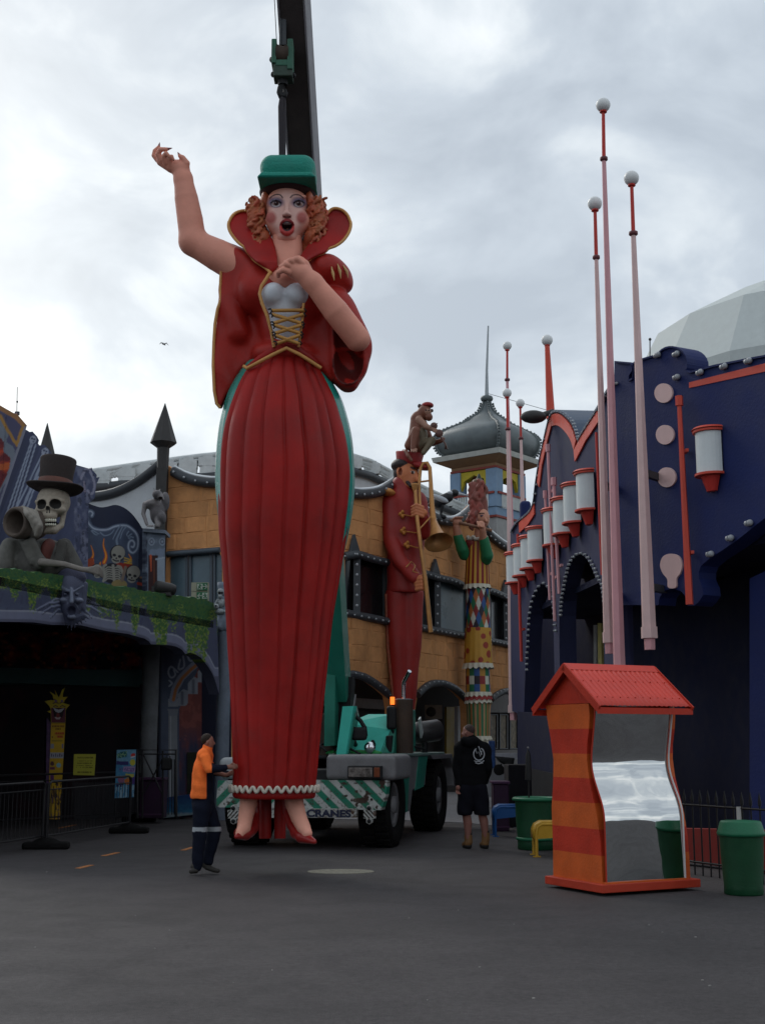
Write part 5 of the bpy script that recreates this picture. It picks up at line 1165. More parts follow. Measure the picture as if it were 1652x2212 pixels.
# small skeleton figure on the right column, black spotlight and the exit signs
F4 = Fig((float(LF.w(478, 1300).y) - .35) / YK); S = Sculpt(); uu = F4.r(1, 475, 1295); bo = (.27, .29, .30)
S.ell(F4(477, 1279, 0), (7.5 * uu, .09, 8 * uu), .02, bo); S.ell(F4(476, 1289, -.04), (4.5 * uu, .06, 5 * uu), .02, bo); S.ell(F4(474, 1281, -.1), (2.4 * uu, .05, 2.2 * uu), .005, (.02, .02, .03), 's'); S.ell(F4(480, 1281, -.1), (2.4 * uu, .05, 2.2 * uu), .005, (.02, .02, .03), 's')
S.ell(F4(478, 1304, .02), (9 * uu, .1, 10 * uu), .02, bo); S.chain([F4(470, 1296, -.05), F4(464, 1306, -.08), F4(468, 1316, -.12)], [2.5 * uu, 2.2 * uu, 2.4 * uu], .02, bo); S.ell(F4(468, 1310, -.14), (5.5 * uu, .08, 6 * uu), .015, bo); S.ell(F4(466.5, 1309, -.22), (1.6 * uu, .05, 1.6 * uu), .005, (.02, .02, .03), 's'); S.ell(F4(476, 1322, 0), (11 * uu, .14, 7 * uu), .03, bo); S.chain([F4(486, 1296, -.02), F4(492, 1310, -.05), F4(486, 1322, -.1)], [2.5 * uu, 2.2 * uu, 2.2 * uu], .02, bo)
so = S.build('skeleton_statue', .014, bone_m); tag(so, 'small grey skeleton statue crouched on top of the column beside the singing giantess', 'statue')
c = LM.w(355, 1270, .9); st_ = thing('spotlight', 'black barrel spotlight lying on the ivy canopy before the slate windows', 'spotlight', loc=c); h = MB(); r_ = 13.5 * mpp(c); h.lathe(c + Vector((-.16, -.12, .02)), [(r_ * .75, 0), (r_ * .95, .03), (r_, .12), (r_, .34), (r_ * .85, .42)], 18, Vector((.8, .55, -.12)).normalized()); h.build('housing', blackm, st_)
h = MB(); h.box(c - Vector((0, 0, r_ * 1.05)), (.3, .2, .06)); h.box(c + Vector((-.2, -.1, -.1)), (.06, .06, .25)); h.build('bracket', blackm, st_)
exm = mat('exit_green', (.02, .13, .055), .5, var=.08); exw = mat('exit_pictogram', (.38, .42, .36), .5, var=.05); exb = mat('exit_box_cream', (.32, .31, .23), .6)
F5 = Fig(21.6); YE = 21.6 * YK
for k, (ya, yb_, lb) in enumerate(((1258, 1276.5, 'upper green exit sign with running figure and right arrow'), (1277.5, 1297, 'lower green exit sign with running figure and left arrow'))):
    t = thing('exit_sign', lb + ' in a cream box', 'exit sign', 'stacked exit signs behind the canopy'); a = F5(413.5, ya); b = F5(450, yb_); cz = (a[2] + b[2]) / 2; hh = (a[2] - b[2]); x0 = a[0]; x1 = b[0]
    m_ = MB(); m_.box(((x0 + x1) / 2, YE + .08, cz), (x1 - x0, .14, hh)); m_.build('case', exb, t)
    xg = x0 + (x1 - x0) * .33; m_ = MB(); m_.box(((xg + x1 - .02) / 2, YE, cz), (x1 - .02 - xg, .02, hh * .86)); pf = m_.build('sign_face', exm, t)
    s_ = MB(); fx = xg + (x1 - xg) * (.28 if k == 0 else .72); axx = xg + (x1 - xg) * (.72 if k == 0 else .28); y_ = YE - .015; sg = 1 if k == 0 else -1
    s_.box((fx, y_, cz), (.12, .008, hh * .66)); s_.build('door_pictogram', exw, t)
    s_ = MB(); s_.ball((fx, y_ - .006, cz + hh * .2), (.018, .006, .018), 8, 6); s_.tube([(fx, y_ - .006, cz + hh * .12), (fx - .01 * sg, y_ - .006, cz - hh * .05), (fx + .03 * sg, y_ - .006, cz - hh * .25)], .009, 5); s_.tube([(fx - .01 * sg, y_ - .006, cz - hh * .05), (fx - .04 * sg, y_ - .006, cz - hh * .26)], .009, 5); s_.tube([(fx - .035 * sg, y_ - .006, cz + hh * .02), (fx + .04 * sg, y_ - .006, cz + hh * .08)], .008, 5); s_.build('running_figure', exm, t)
    s_ = MB(); s_.tube([(axx - .045 * sg, y_, cz), (axx + .03 * sg, y_, cz)], .012, 6); s_.tube([(axx - .0 * sg, y_, cz + .05), (axx + .045 * sg, y_, cz), (axx - .0 * sg, y_, cz - .05)], .012, 6); s_.build('arrow', exw, t)
# ================================================================== MOBILE CRANE
CA = math.radians(13); CO = Vector((-1.27, 20.45, 0)); CU = Vector((math.cos(CA), -math.sin(CA), 0)); CV = Vector((math.sin(CA), math.cos(CA), 0)); CZ = Vector((0, 0, 1))
def K(u, v, z): return CO + CU * u + CV * v + CZ * z
AX = (CU, CV, CZ)
cr = thing('mobile_crane', 'green and white pick-and-carry crane with striped bumper, hoisting the giant singing lady', 'crane', loc=CO)
teal = mat('crane_green', (0.015, 0.17, 0.12), .4, var=.12, dirt=.14); teal2 = mat('bright_turquoise', (0.05, 0.48, 0.38), .4, var=.08, dirt=.05)
gpm = mat('worn_grey_paint', (0.16, 0.16, 0.165), .5, var=.2, dirt=.25); rubber = mat('tyre_rubber', (0.007, 0.0065, 0.0065), .9, var=.3, bump=.6, bscale=30, spec=.15); blk = mat('black_plastic', (.007, .007, .008), .6, bump=.1); rusty = mat('rusty_brown', (0.055, 0.035, 0.025), .75, var=.4, dirt=.3); chrome = mat('chrome', (.62, .64, .66), .12, metal=1, var=.05, bump=0)
def kb_(nm, u, v, z, su, sv, sz, m, par=cr, bev=.02): return MB().box(K(u, v, z), (su, sv, sz), AX).build(nm, m, par, bevel=bev)
kb_('chassis', 0, 3.2, .95, 2.0, 6.2, .55, blk); kb_('underbody', 0, .9, .75, 1.5, 1.2, .5, blk)
# striped bumper: real board, painted stripes and worn patches
CW = VWall([tuple(K(-1.4, -.02, 0).xy), tuple(K(1.4, -.02, 0).xy)])
def stripes(x, y):
    P = Paint(x, y, C(172, 176, 172)); s_ = np.where(x < 648, (x + (y - 1684) * 1.0), (x - (y - 1684) * 1.0)); ph = np.mod(np.where(x < 648, s_ - 472, s_ - 838), 37)
    P.put((ph < 18.5) * 1.0, C(22, 112, 88)); P.put((np.minimum(np.abs(ph), np.abs(ph - 18.5)) < .7) * .3, C(60, 70, 60))
    n = fbm(x / 11, y / 9, 5, 5); edge = np.clip(np.minimum(840 - x, 60) / 60, 0, 1)
    P.put((n + (1 - edge) * .16 + np.exp(-((x - 784) ** 2 / 180 + (y - 1728) ** 2 / 220)) * .38 - .66) * 14, C(52, 34, 26)); P.put((fbm(x / 5, y / 5, 8) > .68) * .5, C(60, 40, 30)); P.put((fbm(x / 18, y / 40, 18) - .5) * .9, C(90, 84, 70)); return P.C
bp_ = [(471, 1686), (648, 1685), (836, 1686), (834, 1715), (824, 1750), (648, 1746), (475, 1744), (467, 1740)]
board('bumper', CW, bp_, mat('worn_sign_paint', (1, 1, 1), .5, vcol=True, var=.12, scale=6, dirt=.15), cr, stripes, step=1.5, out=.06, thick=.22)
def nameboard(x, y):
    P = Paint(x, y, C(166, 168, 164)); P.put((fbm(x / 8, y / 5, 5) - .55) * 5, C(100, 88, 76)); P.put((fbm(x / 5, y / 4, 15) > .70) * .8, C(60, 38, 28)); P.ell(762, 1756, 3, 3, C(70, 44, 32)); return P.C
board('name_board', CW, [(508, 1746.5), (770, 1746.5), (770, 1766.5), (508, 1766.5)], MATS['worn_sign_paint'], cr, nameboard, step=1.5, out=.09, thick=.12)
def text(body, p, size, m, parent, ux=Vector((1, 0, 0)), uz=Vector((0, 0, 1)), ext=.004, bold=.0, align='LEFT', nm='lettering', sx=1.0):
    cu = bpy.data.curves.new(nm, 'FONT'); cu.body = body; cu.size = size; cu.extrude = ext; cu.offset = bold; cu.align_x = align
    cu.materials.append(m); o = bpy.data.objects.new(nm, cu); link(o, parent); n_ = ux.cross(uz)
    M = Matrix(((ux.x * sx, uz.x, n_.x, p[0]), (ux.y * sx, uz.y, n_.y, p[1]), (ux.z * sx, uz.z, n_.z, p[2]), (0, 0, 0, 1)))
    dg = bpy.context.evaluated_depsgraph_get(); me = bpy.data.meshes.new_from_object(o.evaluated_get(dg)); me.materials.clear(); me.materials.append(m)
    bpy.data.objects.remove(o); me.transform(M); o = bpy.data.objects.new(nm, me); link(o, parent); o.matrix_parent_inverse = parent_inv(parent); return o
ink = mat('navy_lettering', (.015, .02, .05), .5)
text('CRANES', CW.w(662, 1763.5, .098), .145, ink, cr, CU, ext=.003, bold=.006, sx=1.32)
# towing lugs with small stripes
def lugp(x, y):
    P = Paint(x, y, C(170, 172, 168)); cx0 = 797 if 700 < x[0] else 504; s_ = np.mod((x - cx0) + (y - 1760) * (-.9 if cx0 > 700 else .9), 8.5); P.put(((s_ < 4.2) & (np.abs(y - 1759) < 8)) * 1.0, C(40, 36, 34)); P.put((fbm(x / 4, y / 4, 3) > .66) * .8, C(90, 60, 44)); return P.C
for cx0 in (504, 797):
    pl = [(cx0 - 12, 1750), (cx0 - 5, 1750), (cx0 - 5, 1741), (cx0, 1738), (cx0 + 5, 1741), (cx0 + 6, 1750), (cx0 + 12, 1751), (cx0 + 12, 1768), (cx0 + 6, 1769), (cx0 + 6, 1777), (cx0, 1781), (cx0 - 6, 1777), (cx0 - 6, 1768), (cx0 - 12, 1768)]
    lg = board('towing_lug', CW, pl, MATS['worn_sign_paint'], cr, lugp, step=1.2, out=.16, thick=.1)
    for yy in (1746, 1774): p = CW.w(cx0, yy, .165); MB().lathe(p, [(.032, -.02), (.032, .008)], 14, tuple(CU.cross(CZ))).build('lug_hole', blk, lg)
# guards, lamps
S = Sculpt(); S.box(K(.96, .55, 1.26), (.56, .60, .195), .07, .02, rot=Matrix.Rotation(-CA, 3, 'Z')); S.build('mudguard', .025, gpm, cr)
S = Sculpt(); S.box(K(-1.18, .45, 1.24), (.2, .5, .17), .10, .02, rot=Matrix.Rotation(-CA, 3, 'Z')); S.build('mudguard', .025, mat('light_grey_paint', (.30, .32, .33), .5, dirt=.12), cr)
hl = kb_('headlamp_housing', 1.05, -.07, 1.19, .54, .16, .20, blk, bev=.015); kb_('headlamp_lens', .99, -.155, 1.19, .38, .03, .145, mat('clouded_lens', (.13, .115, .105), .2, var=.7, scale=14, bump=.4), hl, .01); kb_('indicator_lens', 1.25, -.155, 1.19, .09, .03, .145, mat('orange_lens', (.16, .04, .015), .3), hl, .01)
for u0, u1 in ((.84, 1.36), (-1.36, -.84)):
    for v, rr in ((.85, .66), (4.75, .66)):
        if u0 < 0 and v > 2: pass
        c = K(u0, v, rr); t_ = MB(); wdt = abs(u1 - u0)
        t_.lathe(c, [(rr * .45, .02), (rr * .62, .03), (rr * .9, 0), (rr, .06), (rr, wdt - .06), (rr * .9, wdt), (rr * .62, wdt - .03), (rr * .45, wdt - .10)], 44, tuple(CU)); ty_ = t_.build('wheel', rubber, cr)
        lg_ = MB()
        for k in range(30):
            a = 2 * math.pi * k / 30
            for sd in (0, 1):
                q = a + sd * .1; rv = CV * math.cos(q) + CZ * math.sin(q); tv = -CV * math.sin(q) + CZ * math.cos(q); cc = c + rv * (rr + .004) + CU * (wdt * (.28 + .44 * sd)); lg_.box(cc, (wdt * .40, .07, .045), (CU, tv, rv))
        tag(lg_.build('tread_lugs', rubber, ty_), kind='stuff')
        for side in (wdt - .06,) if u0 > 0 else (.02,):
            h = MB(); h.lathe(c, [(rr * .55, side - .02), (rr * .52, side), (rr * .3, side - .08), (rr * .22, side - .06), (rr * .2, side + .03), (1e-3, side + .04)], 28, tuple(CU)); h.build('rim', gpm, ty_)
# body side
def kprism(nm, pts, u, th, m, par=cr): 
    mb = MB(); mb.prism([K(u, v, z) for v, z in pts], [K(u - th, v, z) for v, z in pts]); return mb.build(nm, m, par)
kprism('side_panel', [(1.55, 1.40), (1.55, .52), (2.0, .5), (2.2, .85), (3.3, .9), (3.55, 1.40)], 1.32, .1, gpm)
kprism('side_stripe', [(2.75, 1.405), (3.55, 1.405), (3.15, .87), (2.4, .83)], 1.33, .02, teal); kprism('side_stripe', [(1.53, 1.405), (2.0, 1.405), (1.75, .5), (1.53, .5)], 1.33, .02, teal)
kprism('rear_guard', [(3.55, 1.42), (5.8, 1.42), (6.2, 1.1), (6.1, .8), (5.95, .8), (5.95, 1.15), (5.6, 1.34), (3.8, 1.34)], 1.38, .5, gpm)
kb_('deck_plate', .75, 3.1, 1.43, 1.2, 4.2, .06, mat('pale_green_deck', (.10, .15, .135), .6, dirt=.3)); kb_('deck_plate', -.6, 3.1, 1.40, 1.4, 4.0, .06, blk)
kprism('wheel_arch_dark', [(3.6, 1.33), (3.6, .75), (4.0, .8), (5.6, .8), (5.9, 1.1), (5.6, 1.33)], .84, .1, blk)
# engine cover
def cover(nm, u0, u1, prof, m):
    mb = MB(); mb.prism([K(u0, v, z) for v, z in prof], [K(u1, v, z) for v, z in prof]); return mb.build(nm, m, cr, bevel=.02)
cv = MB()
A = [K(.22, 1.75, 1.46), K(.88, 1.75, 1.46), K(.98, 2.0, 1.86), K(.98, 2.3, 2.13), K(.52, 2.3, 2.13), K(.22, 1.95, 1.97)]
B_ = [K(.22, 3.6, 1.46), K(1.02, 3.6, 1.46), K(1.0, 3.6, 1.86), K(.98, 3.6, 2.13), K(.52, 3.6, 2.13), K(.22, 3.6, 1.97)]
cv.prism(A, B_); cv.build('engine_cover', teal2, cr, bevel=.015)
cv = MB(); A = [K(.86, 1.74, 1.47), K(1.06, 1.9, 1.47), K(1.06, 2.1, 1.98), K(1.0, 2.1, 2.0)]; cv.prism(A, [p + CV * 1.3 for p in A]); cv.build('cover_side', teal, cr)
for u in (.42, .74): MB().tube([K(u, 1.80, 1.60), K(u, 1.70, 1.66)], .035, 8).build('cover_latch', blk, cr)
g = Sculpt(); 
for k in range(9): g.ell(K(.1 + k * .1, 1.35, 1.47 + .02 * (k % 2)), (.09, .12, .035), .04)
g.build('green_lifting_sling', .02, mat('vivid_green_webbing', (.015, .22, .05), .7, var=.3), cr)
# exhaust, beacon, mirrors, air cleaner
ex = MB(); ex.tube([K(1.16, 2.25, 1.45), K(1.16, 2.25, 2.37)], .165, 24); es = ex.build('silencer_shroud', rusty, cr)
MB().lathe(K(1.16, 2.25, 2.37), [(.165, 0), (.17, .01), (.12, .02), (.1, .02)], 24).build('shroud_rim', gpm, es)
MB().tube([K(1.16, 2.25, 2.3), K(1.16, 2.25, 2.62), K(1.17, 2.24, 2.68), K(1.30, 2.1, 2.86)], .036, 14).build('exhaust_pipe', chrome, cr)
MB().tube([K(1.0, 2.2, 2.18), K(1.0, 2.2, 2.36)], .035, 12).build('beacon_base', blk, cr)
be = MB().tube([K(.99, 2.12, 2.29), K(.99, 2.12, 2.42)], .038, 16).build('orange_beacon', mat('lit_beacon', (.95, .17, .02), .3, var=.02, bump=0, emit=1.3), cr)
S = Sculpt(); S.box(K(1.0, 2.0, 2.06), (.085, .05, .20), .05, .01); S.build('side_mirror', .015, blk, cr); MB().tube([K(1.02, 2.02, 1.85), K(1.02, 2.1, 1.6), K(1.02, 2.1, 1.45)], .02, 8).build('mirror_stem', blk, cr)
kb_('control_box', .98, 1.95, 1.62, .10, .2, .28, blk); MB().ball(K(.80, 1.25, 1.56), (.095, .06, .095), 20, 14).build('round_mirror', chrome, cr); MB().tube([K(.80, 1.3, 1.55), K(.80, 1.45, 1.4)], .02, 8).build('round_mirror_stem', blk, cr)
ac_ = MB(); ac_.lathe(K(1.15, 3.9, 1.83), [(.10, -.35), (.12, -.2), (.19, -.14), (.2, -.12), (.2, .34), (.18, .37), (.05, .38)], 28, (.83, .45, .12)); ac_.build('air_cleaner', mat('black_metal', (.03, .028, .028), .35, var=.3, dirt=.15), cr)
MB().tube([K(1.2, 3.9, 1.45), K(1.2, 3.9, 1.65)], .06, 8).build('air_cleaner_stand', blk, cr); MB().tube([K(.85, 3.4, 1.48), K(.95, 3.5, 1.7), K(1.05, 3.72, 1.80)], .085, 12).build('air_duct', blk, cr)
kb_('rear_cabinet', 1.0, 3.0, 1.85, .34, .5, .75, teal)
kprism('white_panel', [(3.2, 2.05), (3.35, 2.1), (3.55, 1.82), (3.4, 1.72)], 1.25, .03, mat('white_panel_paint', (.5, .55, .53), .5))
for k, (u, v, z, u2, v2, z2) in enumerate(((.2, 1.2, 1.5, .7, 1.0, 1.46), (.0, 1.3, 1.62, -.1, 1.0, 1.2), (.9, 2.6, 1.5, 1.3, 3.4, 1.52), (-.4, 1.2, 1.7, .1, 1.1, 1.5), (.3, 1.0, 1.44, .35, .2, 1.1))):
    a, b = K(u, v, z), K(u2, v2, z2); MB().tube([a, a.lerp(b, .3) + Vector((0, 0, .12)), a.lerp(b, .7) + Vector((0, 0, .05)), b], .018, 8).build('hydraulic_hose', blk, cr)
for u in (-1.1, -.6, .45, 1.15): MB().ball(K(u, -.09, .72 + .06 * (u > 0)), (.02, .012, .02), 8, 6).build('bumper_bolt', rusty, cr)
# cab side and boom foot (mostly behind the figure)
kb_('boom_pedestal', -.25, 2.3, 1.75, .75, 1.6, .75, rusty); 
pf_ = Fig(16.9)
def quad(nm, pts, Y, th, m): 
    q = [Vector(W(x, y, Y)) for x, y in pts]; mb = MB(); mb.prism(q, [p + Vector((.05, th, 0)) for p in q]); return mb.build(nm, m, cr)
quad('cab_front_pillar', [(740, 1526), (764, 1525), (746, 1633), (726, 1633)], 16.75, .12, teal2)
quad('cab_side_plate', [(746, 1633), (764, 1527), (768, 1545), (752, 1633)], 16.8, .5, teal)
quad('boom_cheek_plate', [(702, 1400), (724, 1390), (723, 1610), (700, 1612)], 17.0, .3, teal)
quad('cab_shade_plate', [(722, 1462), (760, 1462), (756, 1545), (742, 1632), (722, 1632)], 17.3, .3, blk)  # black plate takes the place of the unlit gap beside the boom foot
MB().tube([pf_(764, 1528, .1), pf_(768, 1548, 0), pf_(778, 1556, 0), pf_(788, 1572, 0), pf_(790, 1590, 0)], .035, 8).build('grab_hoop', blk, cr)
S = Sculpt(); S.box(pf_(776, 1585, .05), (.13, .12, .11), .05, .02); S.build('cab_seat_box', .02, blk, cr)
MB().tube([pf_(760, 1548, .1), pf_(765, 1520, .1), pf_(768, 1500, .1)], .018, 6).build('cab_wiper_arm', gpm, cr)
# boom
b0 = W(727, 1500, 17.4); b1 = W(635, 0, 13.35); bd = (b1 - b0).normalized(); btip = b1 + bd * 2.8; side = Vector((1, -.12, 0)); side = (side - bd * side.dot(bd)).normalized(); dn = bd.cross(side)
def beam(nm, p, q, wd, dp, m, off=0.0, par=cr):
    mb = MB(); c = p.lerp(q, .5); mb.box(c + dn * off, (wd, dp, (q - p).length), (side, dn, bd)); return mb.build(nm, m, par, bevel=.012)
bl_ = (b1 - b0).length
beam('boom_outer_section', b0, b0 + bd * bl_ * .34, .43, .62, teal); beam('boom_middle_section', b0 + bd * bl_ * .34, b0 + bd * bl_ * .6, .395, .54, mat('boom_dark_brown', (.020, .013, .012), .6, var=.3, dirt=.15))
beam('boom_inner_section', b0 + bd * bl_ * .6, btip, .365, .5, MATS['boom_dark_brown'])
for sg in (-1, 1): beam('boom_flange', b0 + bd * bl_ * .34 + side * sg * .19, btip + side * sg * .19, .03, .56, mat('boom_flange_grey', (.13, .12, .13), .5, dirt=.15))
beam('boom_head', btip, btip + bd * .5, .5, .8, rusty)
# hook block and slings at the depth of the figure
HF = Fig(13.3); hbk = thing('hook_block', 'worn green crane hook block hanging on cables above the hat', 'hook block', loc=HF(612, 130))
def hbx(nm, x0, y0, x1, y1, d, th, m, par=hbk): a, b = HF(x0, y0), HF(x1, y1); return MB().box(((a[0] + b[0]) / 2, a[1] + d, (a[2] + b[2]) / 2), (abs(b[0] - a[0]), th, abs(a[2] - b[2]))).build(nm, m, par, bevel=.012)
gb = mat('chipped_green_paint', (.035, .115, .075), .6, var=.3, dirt=.45)
a = hbx('cheek_plate', 588.5, 95, 598.5, 147, 0, .3, gb); hbx('cheek_plate', 622.5, 95, 633.5, 160, 0, .3, gb); hbx('sheave_housing', 597, 139, 630, 152, 0, .28, gb); hbx('lower_block', 592, 147, 633, 173, 0, .26, mat('greasy_green_brown', (.03, .05, .038), .6, var=.5, dirt=.5)); MB().lathe(HF(611, 122), [(.05, -.09), (.17, -.09), (.14, 0), (.17, .09), (.05, .09)], 24, (1, 0, 0)).build('sheave', rusty, hbk)
for x, y in ((587, 129), (590, 161), (634, 163)): MB().ball(HF(x, y), (.035, .05, .04), 10, 8).build('bolt_head', blk, hbk)
MB().tube([HF(611, 173), HF(611, 184)], .07, 12).build('swivel', blk, hbk)
hk = MB(); hk.tube([HF(611, 183), HF(605, 190), HF(604, 199), HF(608, 208), HF(614, 208), HF(617, 201), HF(616, 193)], [.045, .04, .045, .05, .045, .035, .02], 10); hk.build('hook', blk, hbk)
cbm = mat('steel_cable', (.045, .05, .055), .5); 
top = Vector((0, 0, 0))
for (x0, y0, x1, y1, r_, nm) in ((615.5, 98, 619, -260, .022, 'hoist_cable'), (612, 98, 613.5, -260, .022, 'hoist_cable'), (606, 98, 610, -260, .022, 'hoist_cable')):
    cbl = MB(); cbl.tube([HF(x0, y0), HF(x1, y1)], r_, 8); cbl.build(nm, cbm, hbk)
cbl = MB(); cbl.tube([HF(598, 96), HF(593, 0), HF(585, -260)], .006, 6); cbl.build('thin_signal_line', cbm, hbk)
sl = thing('lifting_sling', 'dark webbing sling pair running from the hook down into the green hat', 'sling', loc=HF(610, 330)); sm_ = mat('dark_webbing', (.035, .03, .035), .8, var=.2)
MB().tube([HF(610, 205), HF(607.5, 230), HF(608.5, 340)], [.035, .045, .04], 8).build('sling_strap', sm_, sl); MB().tube([HF(614, 207), HF(616, 225), HF(613.5, 245), HF(611.5, 340)], [.02, .018, .035, .04], 8).build('sling_strap', sm_, sl); MB().tube([HF(611, 214), HF(613, 222), HF(612, 238)], .02, 8).build('shackle', blk, sl)
# ================================================================== THE GIANT LADY HANGING FROM THE CRANE
LY = 13.3; A_ = Fig(LY); px = lambda n, y=700: A_.r(n, 620, y)
lady = thing('giant_lady_figure', 'giant painted woman in red gown and green cap, arm raised, hanging from the crane hook', 'statue', loc=A_(600, 1822))
redm = mat('gown_red', (0.30, 0.010, 0.008), .5, var=.28, scale=1.2, bump=.16, bscale=9, dirt=.13, spec=.22)
redv = mat('painted_fibreglass', (1, 1, 1), .5, vcol=True, var=.10, scale=2.5, bump=.22, bscale=20, dirt=.10, spec=.28)
goldm = mat('gold_trim_paint', (0.55, 0.27, 0.08), .5, var=.15, dirt=.1); greenm = mat('gown_green', (0.012, 0.24, 0.19), .28, var=.25, scale=2, bump=.2, coat=.4)
hatg = mat('cap_green', (0.008, 0.23, 0.17), .55, var=.12, bump=.5, bscale=35); SKIN = (0.72, 0.30, 0.215); RED = (0.34, 0.016, 0.010)
# skirt
LV = [(745, 600, 640), (760, 578, 662), (778, 556, 680), (798, 535, 693), (830, 515, 711), (870, 498, 730), (915, 483, 744), (954, 475, 754), (1000, 471, 761), (1038, 470, 763), (1100, 471, 758), (1157, 473, 750), (1205, 478, 742), (1265, 483, 732), (1330, 488, 721), (1400, 492, 713), (1480, 497, 704), (1540, 499, 697), (1600, 501, 691), (1660, 503, 686), (1690, 503, 683), (1712, 503, 682), (1720, 504, 681), (1724, 508, 678)]
NF = 18; jit = [rnd.uniform(-.22, .22) for _ in range(NF)]; dep = [rnd.uniform(.7, 1.25) for _ in range(NF)]
cen = [2 * math.pi * (k + .5 + jit[k]) / NF for k in range(NF)]; cen.sort()
def ring_levels(L, sub=5):
    o = []
    for a, b in zip(L, L[1:]):
        n = max(1, int((b[0] - a[0]) / 9))
        for k in range(n): t = k / n; o.append(tuple(a[i] + (b[i] - a[i]) * t for i in range(3)))
    o.append(L[-1]); return o
def smooth_levels(L):
    q = smooth_poly([(a, b, c) for a, b, c in L], 4, False); return [(p[0], p[1], p[2]) for p in q]
NA = 320; lv = smooth_levels(LV); V = []; th = np.linspace(0, 2 * math.pi, NA, endpoint=False)
def foldf(t, y):
    """pleats: rounded lobes with sharp creases; some creases fade out down the skirt"""
    w = np.zeros_like(t); near = np.full_like(t, 9.0); dd = np.ones_like(t)
    for k, c in enumerate(cen):
        d = np.abs((t - c + math.pi) % (2 * math.pi) - math.pi); m = d < near; near = np.where(m, d, near); dd = np.where(m, dep[k] * (1.0 if (k % 3) else max(.25, 1 - max(0, y - 1250) / 500)), dd)
    return -np.exp(-near / .026) * dd * 1.1 - .35 * np.exp(-near / .06) * dd - .35 * np.exp(-(near / .13) ** 2) * dd
for y, xl, xr in lv:
    cx0 = (xl + xr) / 2; hw = (xr - xl) / 2; amp = .07 * min(1, (y - 735) / 60) * (1.0 if y < 1650 else .8) * (1 if y < 1714 else .4)
    sway = .05 * np.sin(y / 170.0); f_ = 1 + amp * foldf(th + sway * np.sin(th * 2), y) + .004 * np.sin(th * 7 + y / 60.)
    P = A_(cx0, y); R = px(hw, y)
    V += [(P[0] + R * a * math.cos(t), P[1] + .86 * R * a * math.sin(t) * (1 if math.sin(t) < 0 else .8), P[2]) for t, a in zip(th, f_)]
n_ = len(lv); F = np.array([(i * NA + k, (i + 1) * NA + k, (i + 1) * NA + (k + 1) % NA, i * NA + (k + 1) % NA) for i in range(n_ - 1) for k in range(NA)])
mesh_np('skirt', np.array(V), F, redm, lady)
lastr = V[-NA:]; under = MB(); under.add(lastr, [tuple(range(NA))]); under.build('skirt_underside', mat('dark_red_paint', (.07, .006, .005), .6), lady)
# zigzag hem trim
tr_ = []; P = A_(592.5, 1703); R = px(90.5, 1703)
for k in range(400):
    t = 2 * math.pi * k / 400; zz_ = math.sin(t * 34); tr_.append((P[0] + (R + .03) * math.cos(t), P[1] + .87 * (R + .03) * math.sin(t) * (1 if math.sin(t) < 0 else .8), P[2] + .033 * zz_))
hm = MB(); hm.tube(tr_ + [tr_[0]], .021, 6, caps=False); hm.build('zigzag_hem_trim', mat('cream_trim', (.55, .50, .42), .6, dirt=.1), lady)
# green drapery behind the hips
GL = [(780, 531, 688), (800, 516, 702), (822, 502, 718), (846, 490, 732), (870, 482, 742), (912, 472, 754), (954, 466.5, 761.5), (1000, 463.5, 764.5), (1040, 463, 766), (1080, 466, 763.5), (1120, 470, 758), (1170, 476, 748), (1210, 482, 738)]
V = []; gl = smooth_levels(GL)
for y, xl, xr in gl:
    P = A_((xl + xr) / 2, y); R = px((xr - xl) / 2, y)
    for k in range(160): t = 2 * math.pi * k / 160; f_ = 1 - .010 * abs(math.sin(t * 13)) ; V.append((P[0] + R * f_ * math.cos(t), P[1] + .10 + .8 * R * f_ * math.sin(t) * (.82 if math.sin(t) < 0 else 1), P[2]))
F = np.array([(i * 160 + k, (i + 1) * 160 + k, (i + 1) * 160 + (k + 1) % 160, i * 160 + (k + 1) % 160) for i in range(len(gl) - 1) for k in range(160)])
mesh_np('green_drape', np.array(V), F, greenm, lady)
# feet, shoes and heel posts
skm = mat('painted_skin', (1, 1, 1), .55, vcol=True, var=.10, scale=3, bump=.15, bscale=25)
shoe = mat('red_shoe_paint', (.30, .016, .014), .32, var=.15, coat=.3, dirt=.06)
S = Sculpt(); S.chain([A_(538, 1700, .05), A_(537, 1735, 0), A_(531, 1765, -.07), A_(527, 1788, -.16), A_(518, 1801, -.28)], [px(19), px(17.5), px(15), px(14), px(9)], .05); S.build('foot', .014, skm, lady, base=(.78, .36, .26))
S = Sculpt(); S.chain([A_(553, 1722, .16), A_(552, 1760, .14), A_(545, 1788, .04), A_(530, 1801, -.14), A_(511, 1807, -.36)], [px(7), px(9), px(13), px(13), px(5)], .05); S.cone(A_(518, 1800, -.1), A_(536, 1796, 0), px(12), px(14), .03); S.build('shoe', .014, shoe, lady)
S = Sculpt(); S.chain([A_(634, 1700, .05), A_(636, 1735, 0), A_(645, 1765, -.07), A_(656, 1788, -.16), A_(664, 1800, -.24)], [px(22), px(18.5), px(16), px(14), px(10)], .05); S.build('foot', .014, skm, lady, base=(.78, .36, .26))
S = Sculpt(); S.chain([A_(616, 1722, .16), A_(620, 1752, .14), A_(632, 1782, .04), A_(652, 1806, -.14), A_(679, 1818, -.36)], [px(7), px(9), px(12), px(14), px(5)], .05); S.cone(A_(640, 1800, -.05), A_(662, 1808, -.1), px(12), px(12), .03); S.build('shoe', .014, shoe, lady)
for a, b, r_ in ((572, 573, 14), (607, 605, 13)):
    MB().tube([A_(a, 1712, .35), A_(b, 1760, .33), A_(b, 1811, .32)], [px(r_), px(r_ * .95), px(r_ * .88)], 18).build('heel_post', redm, lady)
